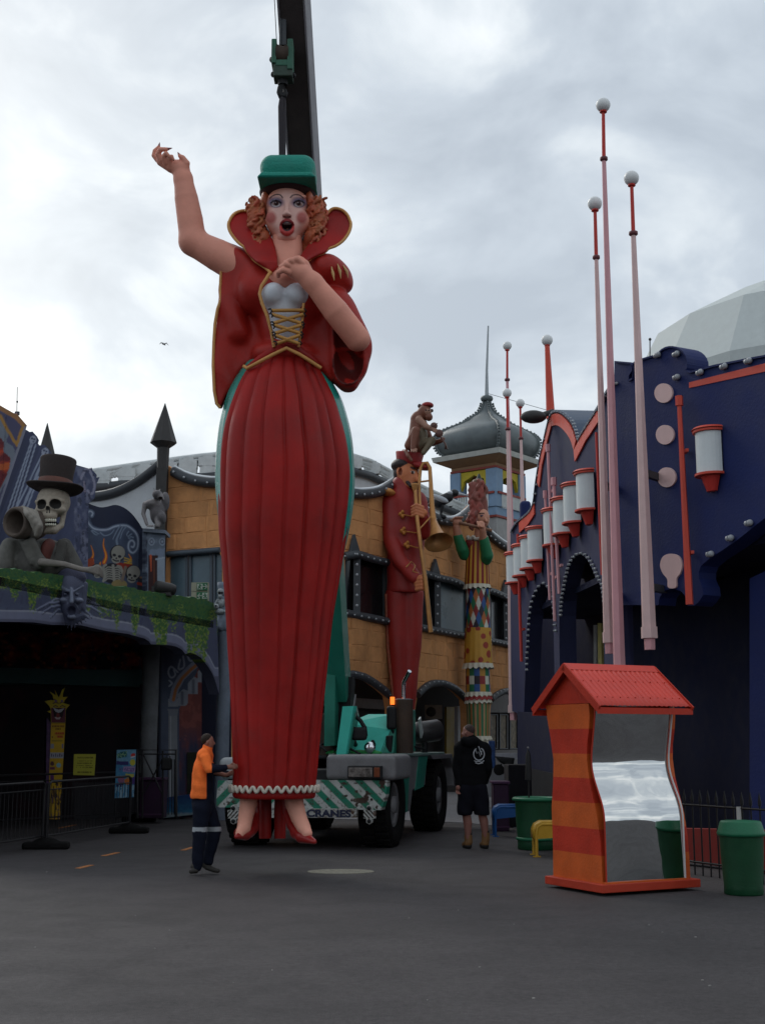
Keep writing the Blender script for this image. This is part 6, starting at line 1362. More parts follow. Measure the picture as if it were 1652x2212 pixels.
# jacket
S = Sculpt(); D = 1.0
S.ell(A_(618, 640, 0), (px(74), .46, px(72)), .1, RED); S.ell(A_(618, 705, .02), (px(62), .36, px(70)), .1, RED); S.ell(A_(617, 770, .0), (px(72), .42, px(32)), .1, RED)
S.ell(A_(548, 635, -.06), (px(36), .33, px(48)), .16, RED); S.chain([A_(505, 562, .06), A_(508, 640, .06), A_(512, 720, .06)], [px(22), px(28), px(30)], .12, RED); S.ell(A_(672, 650, -.05), (px(40), .36, px(55)), .12, RED); S.cone(A_(520, 568, .05), A_(560, 600, 0), px(36), px(44), .12, RED)
S.ell(A_(705, 592, .03), (px(50), .34, px(38)), .10, RED); S.ell(A_(733, 608, .06), (px(31), .26, px(34)), .08, RED); S.cone(A_(590, 592, .1), A_(660, 585, .1), px(32), px(34), .12, RED)
cape = [(482, 531), (500, 530), (540, 545), (575, 600), (585, 680), (592, 750), (560, 775), (530, 795), (512, 822), (496, 850), (484, 874), (476, 882), (469, 872), (464, 845), (461, 790), (463, 740), (465, 700), (471, 668), (479, 645), (477, 628), (478, 600)]
S.poly(A_, smooth_poly(cape, 3), lambda x, z: .10 + .04 * np.sin(x * 9) , .11, .05, .08, RED)
slv = [(700, 640), (715, 622), (742, 626), (764, 652), (783, 695), (800, 733), (803, 760), (797, 792), (783, 818), (764, 836), (745, 843), (731, 837), (718, 823), (709, 795), (705, 760), (703, 710)]
S.poly(A_, smooth_poly(slv, 3), lambda x, z: .02 + 0 * x, .26, .2, .06, RED)
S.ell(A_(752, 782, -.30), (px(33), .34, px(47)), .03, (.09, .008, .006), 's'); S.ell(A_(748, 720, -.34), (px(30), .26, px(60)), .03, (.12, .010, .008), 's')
S.poly(A_, [(640, 640), (700, 640), (716, 700), (712, 760), (716, 830), (690, 800), (640, 760)], lambda x, z: .05 + 0 * x, .2, .1, .08, RED)
S.ell(A_(618, 628, -.62), (px(40), .34, px(50)), .06, RED, 's')
def wr(X, Y, Z):
    return .026 * np.sin(Z * 6.0 + 2.2 * np.sin(X * 3.1)) * np.sin(X * 5.3 + Z * 1.3 + 1.0) + .010 * np.sin((X * 1.2 + Z) * 13.0) * np.sin(X * 4.0)
jk = S.build('jacket', .021, redv, lady, warp=wr)
def gold(pts, r_=.026, nm='gold_piping', m=goldm, n=7):
    return MB().tube([A_(*p) for p in pts], r_, n).build(nm, m, lady)
gold([(483, 531, -.08), (480, 560, -.06), (477, 600, -.05), (476, 628, -.05), (478, 645, -.05), (470, 668, -.06), (464.5, 700, -.06), (462, 740, -.06), (460.5, 790, -.06), (463, 845, -.06), (468, 872, -.05), (476, 881, -.04)], .022)
gold([(584, 588, -.46), (577, 600, -.50), (565, 618, -.50), (561, 635, -.50), (566, 655, -.52), (577, 682, -.50), (586, 715, -.46), (592, 750, -.44)], .024)
gold([(656, 655, -.50), (653, 690, -.49), (649, 720, -.46), (645, 750, -.44)], .02)
gold([(527, 791, -.30), (534, 796, -.34), (560, 782, -.43), (590, 766, -.47), (619, 752, -.50), (646, 765, -.47), (670, 780, -.43), (693, 795, -.36)], .026)
for a in (([(716, 576, -.31), (719, 590, -.33), (722, 606, -.32)]), ([(729, 570, -.25), (734, 585, -.28), (736, 602, -.26)]), ([(741, 573, -.19), (749, 586, -.2), (752, 600, -.18)])): MB().tube([A_(*p) for p in a], [.006, .022, .004], 6).build('gold_slash', mat('pale_gold_paint', (.52, .33, .13), .5), lady)
# peplum flaps over the skirt
S = Sculpt()
S.poly(A_, [(530, 794), (560, 768), (590, 750), (619, 740), (650, 750), (676, 768), (694, 792), (670, 781), (646, 767), (619, 754), (590, 768), (560, 784), (534, 797)], lambda x, z: -.36 + .55 * (x - A_(619, 760)[0]) ** 2 , .07, .04, .02); S.build('peplum', .02, redm, lady)
# neck, chest and bust
S = Sculpt(); S.cone(A_(620, 602, -.12), A_(620, 520, -.02), px(36), px(33), .08); S.ell(A_(618, 612, -.18), (px(46), .32, px(30)), .08); S.cone(A_(585, 600, -.15), A_(560, 585, 0), px(20), px(22), .06); S.build('neck_and_chest', .02, skm, lady, base=SKIN)
S = Sculpt(); S.ell(A_(592, 640, -.32), (px(27), .24, px(28)), .06); S.ell(A_(641, 641, -.32), (px(28), .24, px(28)), .06); S.cone(A_(617, 668, -.25), A_(621, 748, -.18), px(38), px(27), .08, fy=.75); S.build('white_bodice', .02, mat('bodice_white', (.60, .62, .66), .6, var=.12, bump=.4, bscale=10, dirt=.06), lady)
lc = mat('lacing_gold', (.45, .22, .05), .55, var=.15)
rows = [(672, 586, 656), (682, 588, 655), (700, 591, 652), (706, 592, 651), (722, 594, 649), (728, 595, 648), (742, 597, 646)]
def lace(a, b): MB().tube([A_(a[0], a[1], -.53), A_((a[0] + b[0]) / 2, (a[1] + b[1]) / 2, -.56), A_(b[0], b[1], -.53)], .026, 6).build('lace', lc, lady)
lace((587, 671), (656, 670)); 
for (ya, yb_, l0, r0, l1, r1) in ((679, 698, 588, 655, 592, 650), (702, 720, 592, 651, 595, 648), (724, 742, 594, 648, 598, 645)): lace((l0, ya), (r1, yb_)); lace((r0, ya), (l1, yb_))
for y_, l_, r_ in rows[::2] + rows[1::2]:
    for x_ in (l_ - 2, r_ + 2): MB().tube([A_(x_ - 4, y_ - 4, -.50), A_(x_, y_ - 5, -.55), A_(x_ + 4, y_, -.55), A_(x_ + 1, y_ + 3, -.52)], .011, 6).build('eyelet_loop', blk, lady)
# arms
S = Sculpt(); S.chain([A_(520, 578, .05), A_(470, 551, .02), A_(418, 524, 0)], [px(38), px(35), px(29)], .08, SKIN); S.chain([A_(417, 520, 0), A_(411, 475, -.02), A_(403, 429, -.04), A_(396, 386, -.05)], [px(29), px(28), px(25.5), px(20)], .08, SKIN)
S.chain([A_(396, 386, -.05), A_(391, 366, -.06)], [px(20), px(17)], .05, SKIN); S.chain([A_(392, 362, -.06), A_(372, 359, -.07), A_(350, 348, -.07)], [px(16), px(15), px(12)], .06, SKIN)
NAIL = (.22, .07, .08)
S.chain([A_(350, 346, -.12), A_(342, 333, -.15), A_(347, 323, -.19), A_(360, 322.5, -.22)], [px(7.5), px(6), px(5.4), px(4.4)], .015, SKIN); S.cone(A_(360, 322.5, -.22), A_(373, 319.5, -.22), px(4), px(1.1), .006, NAIL)
S.chain([A_(342, 345, -.03), A_(333.5, 336, -.04), A_(335, 326, -.06), A_(343, 318, -.07)], [px(7.5), px(5.8), px(5), px(4)], .012, SKIN); S.cone(A_(343, 318, -.07), A_(346, 306.5, -.07), px(3.6), px(.9), .006, NAIL)
S.chain([A_(360, 351, -.14), A_(354, 338, -.2), A_(359, 331, -.24), A_(365, 337, -.23)], [px(7), px(5.4), px(4.8), px(4)], .01, SKIN); S.chain([A_(369, 355, -.14), A_(366, 343, -.2), A_(371, 338, -.23), A_(375, 345, -.22)], [px(6.4), px(5), px(4.4), px(3.4)], .01, SKIN)
S.chain([A_(398, 368, -.09), A_(403, 353, -.13), A_(395, 341, -.15), A_(389, 337, -.15)], [px(10), px(7.8), px(6), px(4.4)], .03, SKIN); S.cone(A_(389, 337, -.15), A_(384.5, 329, -.15), px(4), px(1.4), .006, NAIL)
S.build('raised_arm', .0125, skm, lady, base=SKIN)
S = Sculpt(); S.chain([A_(772, 732, -.30), A_(725, 672, -.50), A_(676, 611, -.62)], [px(27), px(27), px(21)], .08, SKIN); S.chain([A_(676, 611, -.62), A_(652, 590, -.66), A_(636, 582, -.66)], [px(20), px(20), px(19)], .06, SKIN)
for (a, b, c_, d_, r_) in (((652, 570), (641, 560), (630, 563), (622, 572), 7.2), ((641, 571), (629, 563.5), (618, 568), (612, 578), 7.2), ((632, 578), (619, 571.5), (608, 577), (605, 587), 6.9), ((626, 588), (612, 583), (602, 588), (601, 597), 6.2)):
    S.chain([A_(*a, -.72), A_(*b, -.77), A_(*c_, -.72), A_(*d_, -.62)], [px(r_ + 1), px(r_), px(r_ - .8), px(r_ - 1.8)], .008, SKIN)
S.chain([A_(668, 588, -.62), A_(660, 570, -.62), A_(652, 561, -.60), A_(645, 556, -.56)], [px(9), px(8), px(6), px(4.6)], .015, SKIN)
S.build('crossed_arm', .0125, skm, lady, base=SKIN)
# head
FACE = (.66, .39, .335)
S = Sculpt(); h = A_
S.ell(h(621, 455, .06), (px(49), .36, px(56)), .05); S.ell(h(621, 488, -.03), (px(42), .29, px(38)), .10); S.ell(h(620, 516, -.14), (px(22), .17, px(15)), .08); S.cone(h(620, 560, 0), h(620, 515, .05), px(30), px(30), .06)
for a in (-1, 1):
    S.ell(h(621 + a * 30, 476, -.14), (px(17), .12, px(18)), .08); S.ell(h(621 + a * 24.5, 438, -.305), (px(14), .06, px(8.5)), .04, None, 's'); S.cone(h(621 + a * 12, 424, -.27), h(621 + a * 36, 425, -.19), px(4), px(4), .05)
    S.ell(h(621 + a * 24.5, 439.5, -.215), (px(9.5), .075, px(6.6)), .008); S.ell(h(620 + a * 6.5, 465, -.37), (px(4.6), .05, px(3.8)), .02)
    S.cone(h(621 + a * 15, 436, -.27), h(621 + a * 25, 431.5, -.30), px(1.8), px(2), .008); S.cone(h(621 + a * 25, 431.5, -.30), h(621 + a * 36, 437, -.24), px(2), px(1.6), .008)
S.cone(h(620.5, 432, -.26), h(619.5, 459, -.39), px(3.2), px(4.6), .05); S.ell(h(619.5, 461.5, -.385), (px(5), .04, px(4.2)), .02)
for q in (-1, 1): S.ell(h(620 + q * 5, 468, -.42), (px(2.1), .04, px(1.6)), .006, None, 's')
S.ell(h(620, 490, -.24), (px(20), .10, px(19)), .06); S.ell(h(620, 490.5, -.34), (px(12.5), .16, px(10.5)), .01, None, 's')
S.chain([h(605, 487, -.28), h(610, 480, -.335), h(616, 477, -.36), h(620, 479, -.365), h(624, 477, -.36), h(630, 480, -.335), h(635, 487, -.28)], [px(3), px(4.6), px(5.2), px(4.8), px(5.2), px(4.6), px(3)], .012)
S.chain([h(605, 489, -.28), h(609, 498, -.325), h(620, 503, -.36), h(631, 498, -.325), h(635, 489, -.28)], [px(3), px(5.2), px(6.6), px(5.2), px(3)], .014)
fx, fz = A_(620, 470)[0], A_(620, 470)[2]
def facepaint(V, C0):
    x, y = PXn(V); P = Paint(x, y, FACE); yy = V[:, 1] - A_(620, 470)[1]
    # the figure was laid out over the photograph's grid, paint follows the same grid on the front only
    P.put((y - 520) / 14, SKIN); P.put((np.hypot((x - 620) / 44, (y - 462) / 60) - .72) * 3.2, SKIN); P.put((fbm(x / 14, y / 14, 5) - .5) * .5, SKIN); P.put((np.hypot((x - 585) / 16, (y - 497) / 26) < 1) * .0, SKIN)
    for cx0 in (585, 652): P.ell(cx0, 470, 11.5, 13, (.40, .10, .085), 0, 7)
    for cx0, s_ in ((596, 1), (646, -1)):
        P.ell(cx0 - s_ * 1, 437, 17, 10.5, (.16, .12, .20), 0, 7); P.ell(cx0, 440.5, 12, 7.6, (.055, .035, .06), 0, 1.6); P.ell(cx0, 441.5, 9.6, 5.4, (.50, .44, .44), 0, 1.0); P.ell(cx0 + s_ * .8, 439.5, 4.9, 4.9, (.07, .03, .028), 0, 1.0); P.ell(cx0 + s_ * .8, 439.5, 2.2, 2.2, (.012, .01, .01), 0, .8); P.ell(cx0 + s_ * .8 - 1.4, 437.4, 1.0, 1.0, (.7, .7, .7), 0, .6)
        P.stroke([(cx0 - 11, 438), (cx0 - 7, 434), (cx0, 432.5), (cx0 + 7, 434), (cx0 + 11, 438)], 1.5, (.02, .015, .025))
    P.stroke(smooth_poly([(583, 428), (589, 423), (598, 420), (606, 421.5), (610.5, 427)], 4, False), 1.3, (.03, .02, .025)); P.stroke(smooth_poly([(627.5, 427), (632, 422), (640, 420.5), (648, 422), (655, 427)], 4, False), 1.3, (.03, .02, .025))
    P.ell(620, 491, 16.5, 19.5, (.46, .04, .035), 0, 1.2); P.put(((np.hypot((x - 620) / 16.5, (y - 491) / 19.5) < 1) & (y < 488)) * .8, (.20, .015, .02)); P.ell(620, 488.5, 11, 11, (.02, .008, .010), 0, 1.2); P.ell(620, 483, 8.5, 2.6, (.45, .42, .42), 0, 1); P.ell(613.8, 468, 2.4, 1.6, (.12, .05, .05), 0, 1); P.ell(626.2, 468, 2.4, 1.6, (.12, .05, .05), 0, 1)
    P.put((1.8 - np.hypot((x - 608) * .9, (y - 466))) / 2 * .0, SKIN)
    Cc = P.C; back = (yy > .04)[:, None]; Cc = np.where(back, np.array((.25, .08, .045)), Cc); return Cc
S.build('head', .0095, skm, lady, paint=facepaint)
MB().box(h(620, 484, -.30), (px(17), .03, px(3.4))).build('upper_teeth', mat('tooth_paint', (.5, .46, .45), .4), lady, bevel=.01)
# hair: a mass of modelled curls either side of the face
HC = (.38, .092, .04); S = Sculpt(); r2 = random.Random(5)
S.ell(h(554, 480, .10), (px(20), .26, px(54)), .05, HC); S.ell(h(686, 478, .10), (px(23), .26, px(56)), .05, HC); S.ell(h(575, 440, .08), (px(12), .2, px(30)), .05, HC); S.ell(h(668, 438, .08), (px(10), .2, px(28)), .05, HC)
S.ell(h(572, 520, .0), (px(16), .2, px(22)), .05, HC); S.ell(h(672, 518, .0), (px(16), .2, px(22)), .05, HC)
S.ell(h(664, 540, .10), (px(17), .16, px(24)), .04, HC); S.ell(h(577, 540, .10), (px(15), .16, px(22)), .04, HC)
for sd in (0, 1):
    for k in range(64):
        t = k / 64; cx0 = (554 if sd == 0 else 686) + r2.uniform(-17, 17) * (1.15 if sd else 1); cy0 = 434 + 102 * ((k * .618) % 1); wd = 1 - .5 * abs((cy0 - 482) / 62) ** 2
        cx0 = (556 if sd == 0 else 684) + (cx0 - (554 if sd == 0 else 686)) * wd + ((cy0 - 480) * (.12 if sd == 0 else -.10)); dz_ = -.12 - r2.uniform(0, .08) + .10 * abs(cx0 - (560 if sd == 0 else 680)) / 22
        pts = []; ph = r2.uniform(0, 6.28); am = r2.uniform(3.2, 5.2); ang = r2.uniform(-.6, .6)
        for j in range(8):
            u = j / 7; lx = (u - .5) * 22; o_ = am * math.sin(u * 6.5 + ph); pts.append(h(cx0 + math.sin(ang) * lx + math.cos(ang) * o_, cy0 + math.cos(ang) * lx - math.sin(ang) * o_, dz_ + .02 * math.cos(u * 7 + ph)))
        S.chain(pts, [px(3.2)] * 7 + [px(2)], .008, (HC[0] * r2.uniform(.85, 1.2), HC[1] * r2.uniform(.85, 1.25), HC[2]))
S.build('curly_hair', .0125, mat('auburn_hair_paint', (1, 1, 1), .5, vcol=True, var=.12, bump=.2), lady)
# collar with gold edge
col_l = [(586, 592), (574, 580), (553, 566), (538, 552), (530, 541), (526, 535), (515, 527), (503, 514), (494, 500), (491, 486), (495, 472), (503, 461), (514, 455), (526, 453), (538, 456), (548, 452), (565, 470), (590, 520), (600, 570)]
col_r = [(655, 572), (668, 562), (686, 553), (703, 546), (712, 538), (726, 533), (741, 523), (752, 510), (759, 495), (760, 481), (755, 466), (747, 456), (737, 450), (725, 448), (715, 453), (706, 465), (700, 480), (672, 520), (645, 560)]
zb_, zt2 = A_(620, 590)[2], A_(620, 455)[2]
yc = lambda x, z: -.42 + .55 * np.clip((z - zb_) / (zt2 - zb_), 0, 1) ** .8
def cdep(x, y): return float(yc(0, A_(x, y)[2]))
S = Sculpt(); S.poly(A_, smooth_poly(col_l, 3), yc, .045, .035, .02); S.poly(A_, smooth_poly(col_r, 3), yc, .045, .035, .02); S.build('collar', .018, redm, lady)
for cl in (col_l[:15], col_r[:17]): q = smooth_poly(cl, 3, False); MB().tube([A_(x + (2.5 if x < 600 else -2.5) * (y < 560), y + (2 if y < 480 else -1), cdep(x, y) - .06) for x, y in q], .022, 6).build('collar_piping', goldm, lady)
# cap
S = Sculpt(); S.box(h(624, 376, .02), (px(60.5), .36, px(28)), .17, .02); S.box(h(624, 392, .02), (px(54), .33, px(14)), .05, .05); S.build('cap_crown', .018, hatg, lady)
S = Sculpt(); S.poly(A_, [(570, 397), (676, 397), (686, 408), (559, 409)], lambda x, z: -.08 + 0 * x, .40, .03, .02); S.build('cap_peak', .018, hatg, lady)
S = Sculpt(); S.ell(h(622, 418, .12), (px(63), .42, px(24)), .01); S.box(h(622, 390, .1), (px(70), .6, px(19.5)), .01, .01, None, 's'); S.build('cap_band', .018, mat('cap_band_brown', (.035, .012, .012), .7), lady)  # dark brown band below the peak
S = Sculpt(); S.box(h(616, 347, .0), (px(14), .14, px(3.5)), .02, .01); S.build('cap_button', .015, hatg, lady)
# ================================================================== TROMBONIST, MONKEY, FLUTE PLAYER, MAGPIE
T = Fig(30.5); tp = lambda n: T.r(n, 880, 1150)
tb = thing('trombonist_statue', 'tall moustached bandsman statue in red uniform playing a trombone on the ochre hall', 'statue', loc=T(870, 1500))
stv = mat('statue_paint', (1, 1, 1), .5, vcol=True, var=.14, scale=1.6, bump=.25, bscale=12, dirt=.08, spec=.35)
UR = (.27, .017, .013); FL = (.50, .16, .065); GD = (.50, .22, .06)
S = Sculpt()
S.chain([T(874, 1088, 0), T(878, 1150, 0), T(874, 1215, 0), T(873, 1272, 0)], [tp(39), tp(41), tp(38), tp(38)], .12, UR, fy=.85)
S.cone(T(845, 1084, 0), T(903, 1080, 0), tp(20), tp(18), .2, UR); S.cone(T(868, 1046, -.02), T(876, 1068, -.02), tp(21), tp(26), .1, UR)
S.chain([T(842, 1088, -.1), T(845, 1165, -.25), T(862, 1208, -.5), T(892, 1244, -.75)], [tp(19), tp(18), tp(16.5), tp(13)], .12, UR); S.cone(T(884, 1234, -.7), T(897, 1248, -.8), tp(16), tp(14), .04, UR)
S.chain([T(908, 1092, -.1), T(921, 1152, -.35), T(916, 1118, -.62)], [tp(16), tp(14), tp(10)], .1, UR)
S.box(T(872, 1312, 0), (1.5, 2, tp(30)), 0, .01, None, 's'); S.build('jacket', .045, stv, tb, warp=lambda X, Y, Z: .012 * np.sin(Z * 7 + X * 3) * np.sin(Z * 2.3 - X * 4))
S = Sculpt(); S.chain([T(857, 1285, 0), T(861, 1400, 0), T(868, 1535, 0)], [tp(25), tp(23), tp(18)], .1, UR); S.chain([T(893, 1285, 0), T(889, 1400, 0), T(881, 1535, 0)], [tp(22), tp(20), tp(14)], .1, UR); S.build('trousers', .04, stv, tb, warp=lambda X, Y, Z: .01 * np.sin(Z * 3 + X * 8))
MB().tube([T(834, 1283, -.12), T(838, 1400, -.12), T(851, 1520, -.12)], .055, 8).build('trouser_stripe', mat('twisted_gold_red', (.24, .06, .03), .5, var=.5, scale=14, bump=1.0, bscale=8), tb)
S = Sculpt(); S.ell(T(837, 1064, -.22), (tp(18), .40, tp(9)), .04, GD, rot=Matrix.Rotation(math.radians(12), 3, 'Y')); S.build('epaulette', .03, stv, tb)
S = Sculpt(); S.ell(T(880, 1024, -.02), (tp(25), .40, tp(34)), .05, FL); S.ell(T(886, 1046, -.1), (tp(19), .28, tp(20)), .12, FL); S.ell(T(895, 1034, -.22), (tp(12), .16, tp(14)), .1, FL); S.cone(T(898, 1020, -.32), T(904, 1036, -.44), tp(3.4), tp(6), .06, FL); S.ell(T(884, 1020, -.33), (tp(7), .06, tp(4)), .03, FL)
S.ell(T(864, 1019, -.22), (tp(7.5), .10, tp(12.5)), .02, FL); S.ell(T(865, 1019, -.31), (tp(3.8), .06, tp(7.5)), .01, (.2, .05, .02), 's'); S.ell(T(871, 1006, .02), (tp(27), .40, tp(17)), .02, (.02, .012, .012)); S.ell(T(859, 1022, .08), (tp(10), .3, tp(20)), .02, (.02, .012, .012)); S.ell(T(889, 1020, -.36), (tp(5.4), .05, tp(3.4)), .01, (.45, .40, .36)); S.ell(T(890.5, 1020, -.40), (tp(2.6), .03, tp(2.6)), .004, (.02, .012, .01))
S.cone(T(882, 1010, -.36), T(896, 1012, -.38), tp(2.4), tp(2), .01, (.02, .01, .01)); S.chain([T(880, 1042, -.36), T(887, 1049, -.42), T(896, 1045, -.46), T(904, 1049, -.42), T(908, 1056, -.36)], [tp(2.4), tp(4.6), tp(4.2), tp(4), tp(2)], .02, (.02, .01, .01)); S.ell(T(897, 1056, -.36), (tp(6), .08, tp(4)), .03, (.25, .05, .03))
S.build('head', .026, stv, tb)
c = Vector(T(883, 1000, .02)); ax = Vector((.10, -.16, 1)).normalized(); MB().lathe(c, [(tp(27), -.10), (tp(28), .05), (tp(31), .30), (tp(30), .33), (.01, .34)], 30, ax).build('pillbox_hat', mat('hat_red', (.26, .016, .016), .5, var=.15, dirt=.1), tb)
S = Sculpt(); S.poly(T, [(890, 1002), (916, 1000), (927, 1015), (912, 1014), (896, 1010)], lambda x, z: -.30 + 0 * x, .22, .04, .02); S.build('hat_peak', .03, MATS['hat_red'], tb)
for x, y, x2, y2 in ((867, 1111, 888, 1115), (870, 1147, 904, 1152), (878, 1177, 904, 1184)):
    g = MB(); d_ = -.78 if y > 1120 else -.74
    for a, b in ((-4, 0), (3, -5), (3, 5)): g.ball(T(x + a * .8, y + b, d_), (.05, .03, .06), 8, 6)
    o_ = Sculpt()
    for a, b in ((-4, 0), (3, -5), (3, 5)): o_.ell(T(x + a * .8, y + b, -.60), (.055, .1, .065), .04)
    o_.cone(T(x, y, -.60), T(x2, y2, -.56), .025, .02, .02); o_.build('gold_frogging', .02, mat('frogging_gold', (.42, .16, .03), .5), tb)
cf = MB(); cf.tube([T(877, 1225, -.98), T(889, 1213, -.92), T(897, 1222, -.93), T(891, 1234, -.98), T(903, 1238, -.9)], .018, 6); cf.build('cuff_braid', goldm, tb)
S = Sculpt(); S.ell(T(903, 1258, -.82), (tp(10), .14, tp(14)), .04, FL)
for k in range(4): S.chain([T(900, 1252 + k * 7, -.9), T(911, 1250 + k * 7, -1.02), T(919, 1254 + k * 7, -.96)], [tp(4.4), tp(4.2), tp(3)], .02, FL)
S.chain([T(903, 1248, -.92), T(913, 1243, -1.0)], [tp(4.4), tp(3.4)], .02, FL)
S.build('hand', .022, stv, tb); S = Sculpt()
S.ell(T(911, 1108, -.72), (tp(12), .14, tp(10)), .04, FL)
for k in range(4): S.chain([T(912, 1096 + k * 6.5, -.84), T(899, 1091 + k * 6.5, -.94), T(889, 1095 + k * 6.5, -.88)], [tp(4.4), tp(4), tp(2.8)], .02, FL)
S.build('hand', .022, stv, tb)
br_ = thing('trombone', 'long golden trombone held by the red bandsman statue', 'trombone', loc=T(915, 1150)); brass = mat('painted_brass', (.42, .20, .065), .35, metal=.35, var=.2, bump=.15, dirt=.1)
MB().tube([T(896, 1050, -.62), T(897, 1062, -.68), T(901, 1125, -.98), T(910, 1190, -1.05), T(919, 1257, -1.08), T(930, 1366, -1.1)], [.09, .055, .06, .06, .065, .07], 12).build('slide', brass, br_)
MB().lathe(T(896, 1052, -.66), [(.05, -.18), (.07, -.1), (.11, .06), (.12, .10), (.08, .11)], 18).build('mouthpiece', brass, br_)
MB().tube([T(907, 1092, -.8), T(905, 1050, -.55), T(908, 1012, -.5), T(914, 1001, -.5), T(922, 1000, -.5), T(928, 1010, -.52), T(930, 1040, -.6), T(932.5, 1090, -.7), T(936, 1128, -.78)], [.045, .045, .05, .055, .06, .06, .062, .075, .10], 12).build('bell_tube', brass, br_)
MB().tube([T(906, 1041, -.52), T(929, 1038, -.58)], .03, 8).build('cross_brace', brass, br_); MB().tube([T(903, 1146, -.98), T(934, 1112, -.76)], .025, 8).build('cross_brace', brass, br_)
a0, a1 = Vector(T(935, 1122, -.76)), Vector(T(948, 1181, -1.0)); axb = (a1 - a0).normalized(); Lb = (a1 - a0).length
axb = (axb + Vector((0, -.34, 0))).normalized()
MB().lathe(a0, [(.09, 0), (.13, Lb * .3), (.19, Lb * .6), (.27, Lb * .85), (.42, Lb * 1.02), (.44, Lb * 1.02), (.41, Lb * 1.0), (.24, Lb * .84), (.12, Lb * .5)], 36, axb).build('bell', brass, br_)
# monkey
M_ = Fig(30.4); mk2 = thing('monkey_statue', 'brown monkey statue in a red cap sitting on the bandsman and playing a violin', 'statue', loc=M_(895, 975)); BR = (.17, .06, .035); B2 = (.13, .10, .06); B3 = (.30, .16, .11)
S = Sculpt(); q = tp
S.chain([M_(899, 906, 0), M_(902, 938, 0), M_(898, 962, 0)], [q(13), q(20), q(20)], .1, BR); S.ell(M_(912, 943, -.12), (q(12), .2, q(22)), .05, B2); S.cone(M_(903, 900, 0), M_(915, 893, 0), q(12), q(13), .1, BR)
S.ell(M_(917, 890, -.02), (q(15), .22, q(16)), .06, BR); S.ell(M_(926, 901, -.12), (q(8.5), .13, q(9)), .05, BR); S.ell(M_(923, 889, -.2), (q(8), .06, q(6)), .03, B3); S.ell(M_(906, 877, -.02), (q(4.6), .05, q(5)), .015, (.04, .02, .015)); S.ell(M_(933, 887, .05), (q(3), .05, q(4)), .015, (.04, .02, .015))
for a in (920, 926): S.ell(M_(a, 886, -.25), (q(1.6), .04, q(1.4)), .004, (.01, .008, .008))
S.chain([M_(905, 906, -.2), M_(921, 922, -.36), M_(937, 928, -.42)], [q(7.5), q(6.5), q(5)], .05, B3); S.chain([M_(915, 910, .2), M_(933, 958, .05), M_(952, 952, -.2), M_(957, 948, -.25)], [q(6), q(6), q(5), q(4)], .03, BR)
S.chain([M_(884, 962, -.15), M_(898, 930, -.38), M_(892, 968, -.42)], [q(11), q(9), q(6)], .05, BR); S.chain([M_(905, 963, -.1), M_(933, 951, -.35), M_(914, 978, -.4)], [q(11), q(8), q(5.5)], .05, B2)
for k in range(4): S.cone(M_(889 + k * 3.4, 970, -.45), M_(888 + k * 3.6, 976, -.55), q(2), q(1.5), .008, B3)
S.chain([M_(871, 974, .0), M_(877, 975, -.35), M_(882, 985, -.5), M_(888, 994, -.52)], [q(3.6), q(4.4), q(4), q(3.4)], .02, BR)
for k in range(3): S.cone(M_(936, 926 + k * 3, -.48), M_(944, 928 + k * 3.4, -.5), q(2.2), q(1.5), .01, B3)
S.build('monkey_body', .02, stv, mk2)
S = Sculpt(); S.ell(M_(923, 876, -.02), (q(13.5), .2, q(7.5)), .02); S.box(M_(921, 884, 0), (q(16), .4, q(4.4)), .01, .01, None, 's'); S.build('monkey_cap', .018, MATS['hat_red'], mk2)
vl = thing('violin', 'small dark violin under the chin of the monkey statue', 'violin', loc=M_(945, 930)); vw = mat('violin_wood', (.10, .045, .035), .35, var=.3)
S = Sculpt(); S.ell(M_(937, 920, -.42), (q(8), .07, q(8)), .03); S.ell(M_(948, 936, -.46), (q(9), .07, q(9)), .03); S.build('violin_body', .016, vw, vl); MB().tube([M_(950, 940, -.48), M_(962, 960, -.5), M_(964, 970, -.5), M_(960, 969, -.5)], [q(2), q(2), q(3.4), q(2.5)], 8).build('violin_neck', vw, vl); MB().tube([M_(928, 924, -.54), M_(945, 914, -.5)], .012, 5).build('bow', vw, vl)
# flute player
L_ = Fig(33.6); lp = lambda n: L_.r(n, 1030, 1200); fp_ = thing('flute_player_statue', 'tall flute player statue with piled-up brown hair and patchwork column dress', 'statue', loc=L_(1032, 1600))
HR = (.22, .06, .045); S = Sculpt(); S.chain([L_(1030, 1052, 0), L_(1033, 1085, .05), L_(1035, 1122, .1)], [lp(15), lp(20), lp(20)], .05, HR); r3 = random.Random(9)
for k in range(34):
    cy0 = 1048 + 92 * ((k * .618) % 1); cx0 = 1034 + r3.uniform(-18, 18) - (6 if cy0 > 1110 else 0); S.chain([L_(cx0 + 3 * math.sin(j * 1.3 + k), cy0 - 10 + j * 5, -.30 + .012 * abs(cx0 - 1033)) for j in range(5)], [lp(4.2)] * 4 + [lp(2.5)], .02, (HR[0] * r3.uniform(.8, 1.3), HR[1], HR[2]))
S.ell(L_(1032, 1041, 0), (lp(13), .2, lp(7)), .02, (.12, .07, .04)); S.cone(L_(1034, 1037, 0), L_(1034, 1025, 0), lp(7.5), lp(2.4), .02, (.02, .03, .03)); S.build('piled_hair', .03, stv, fp_)
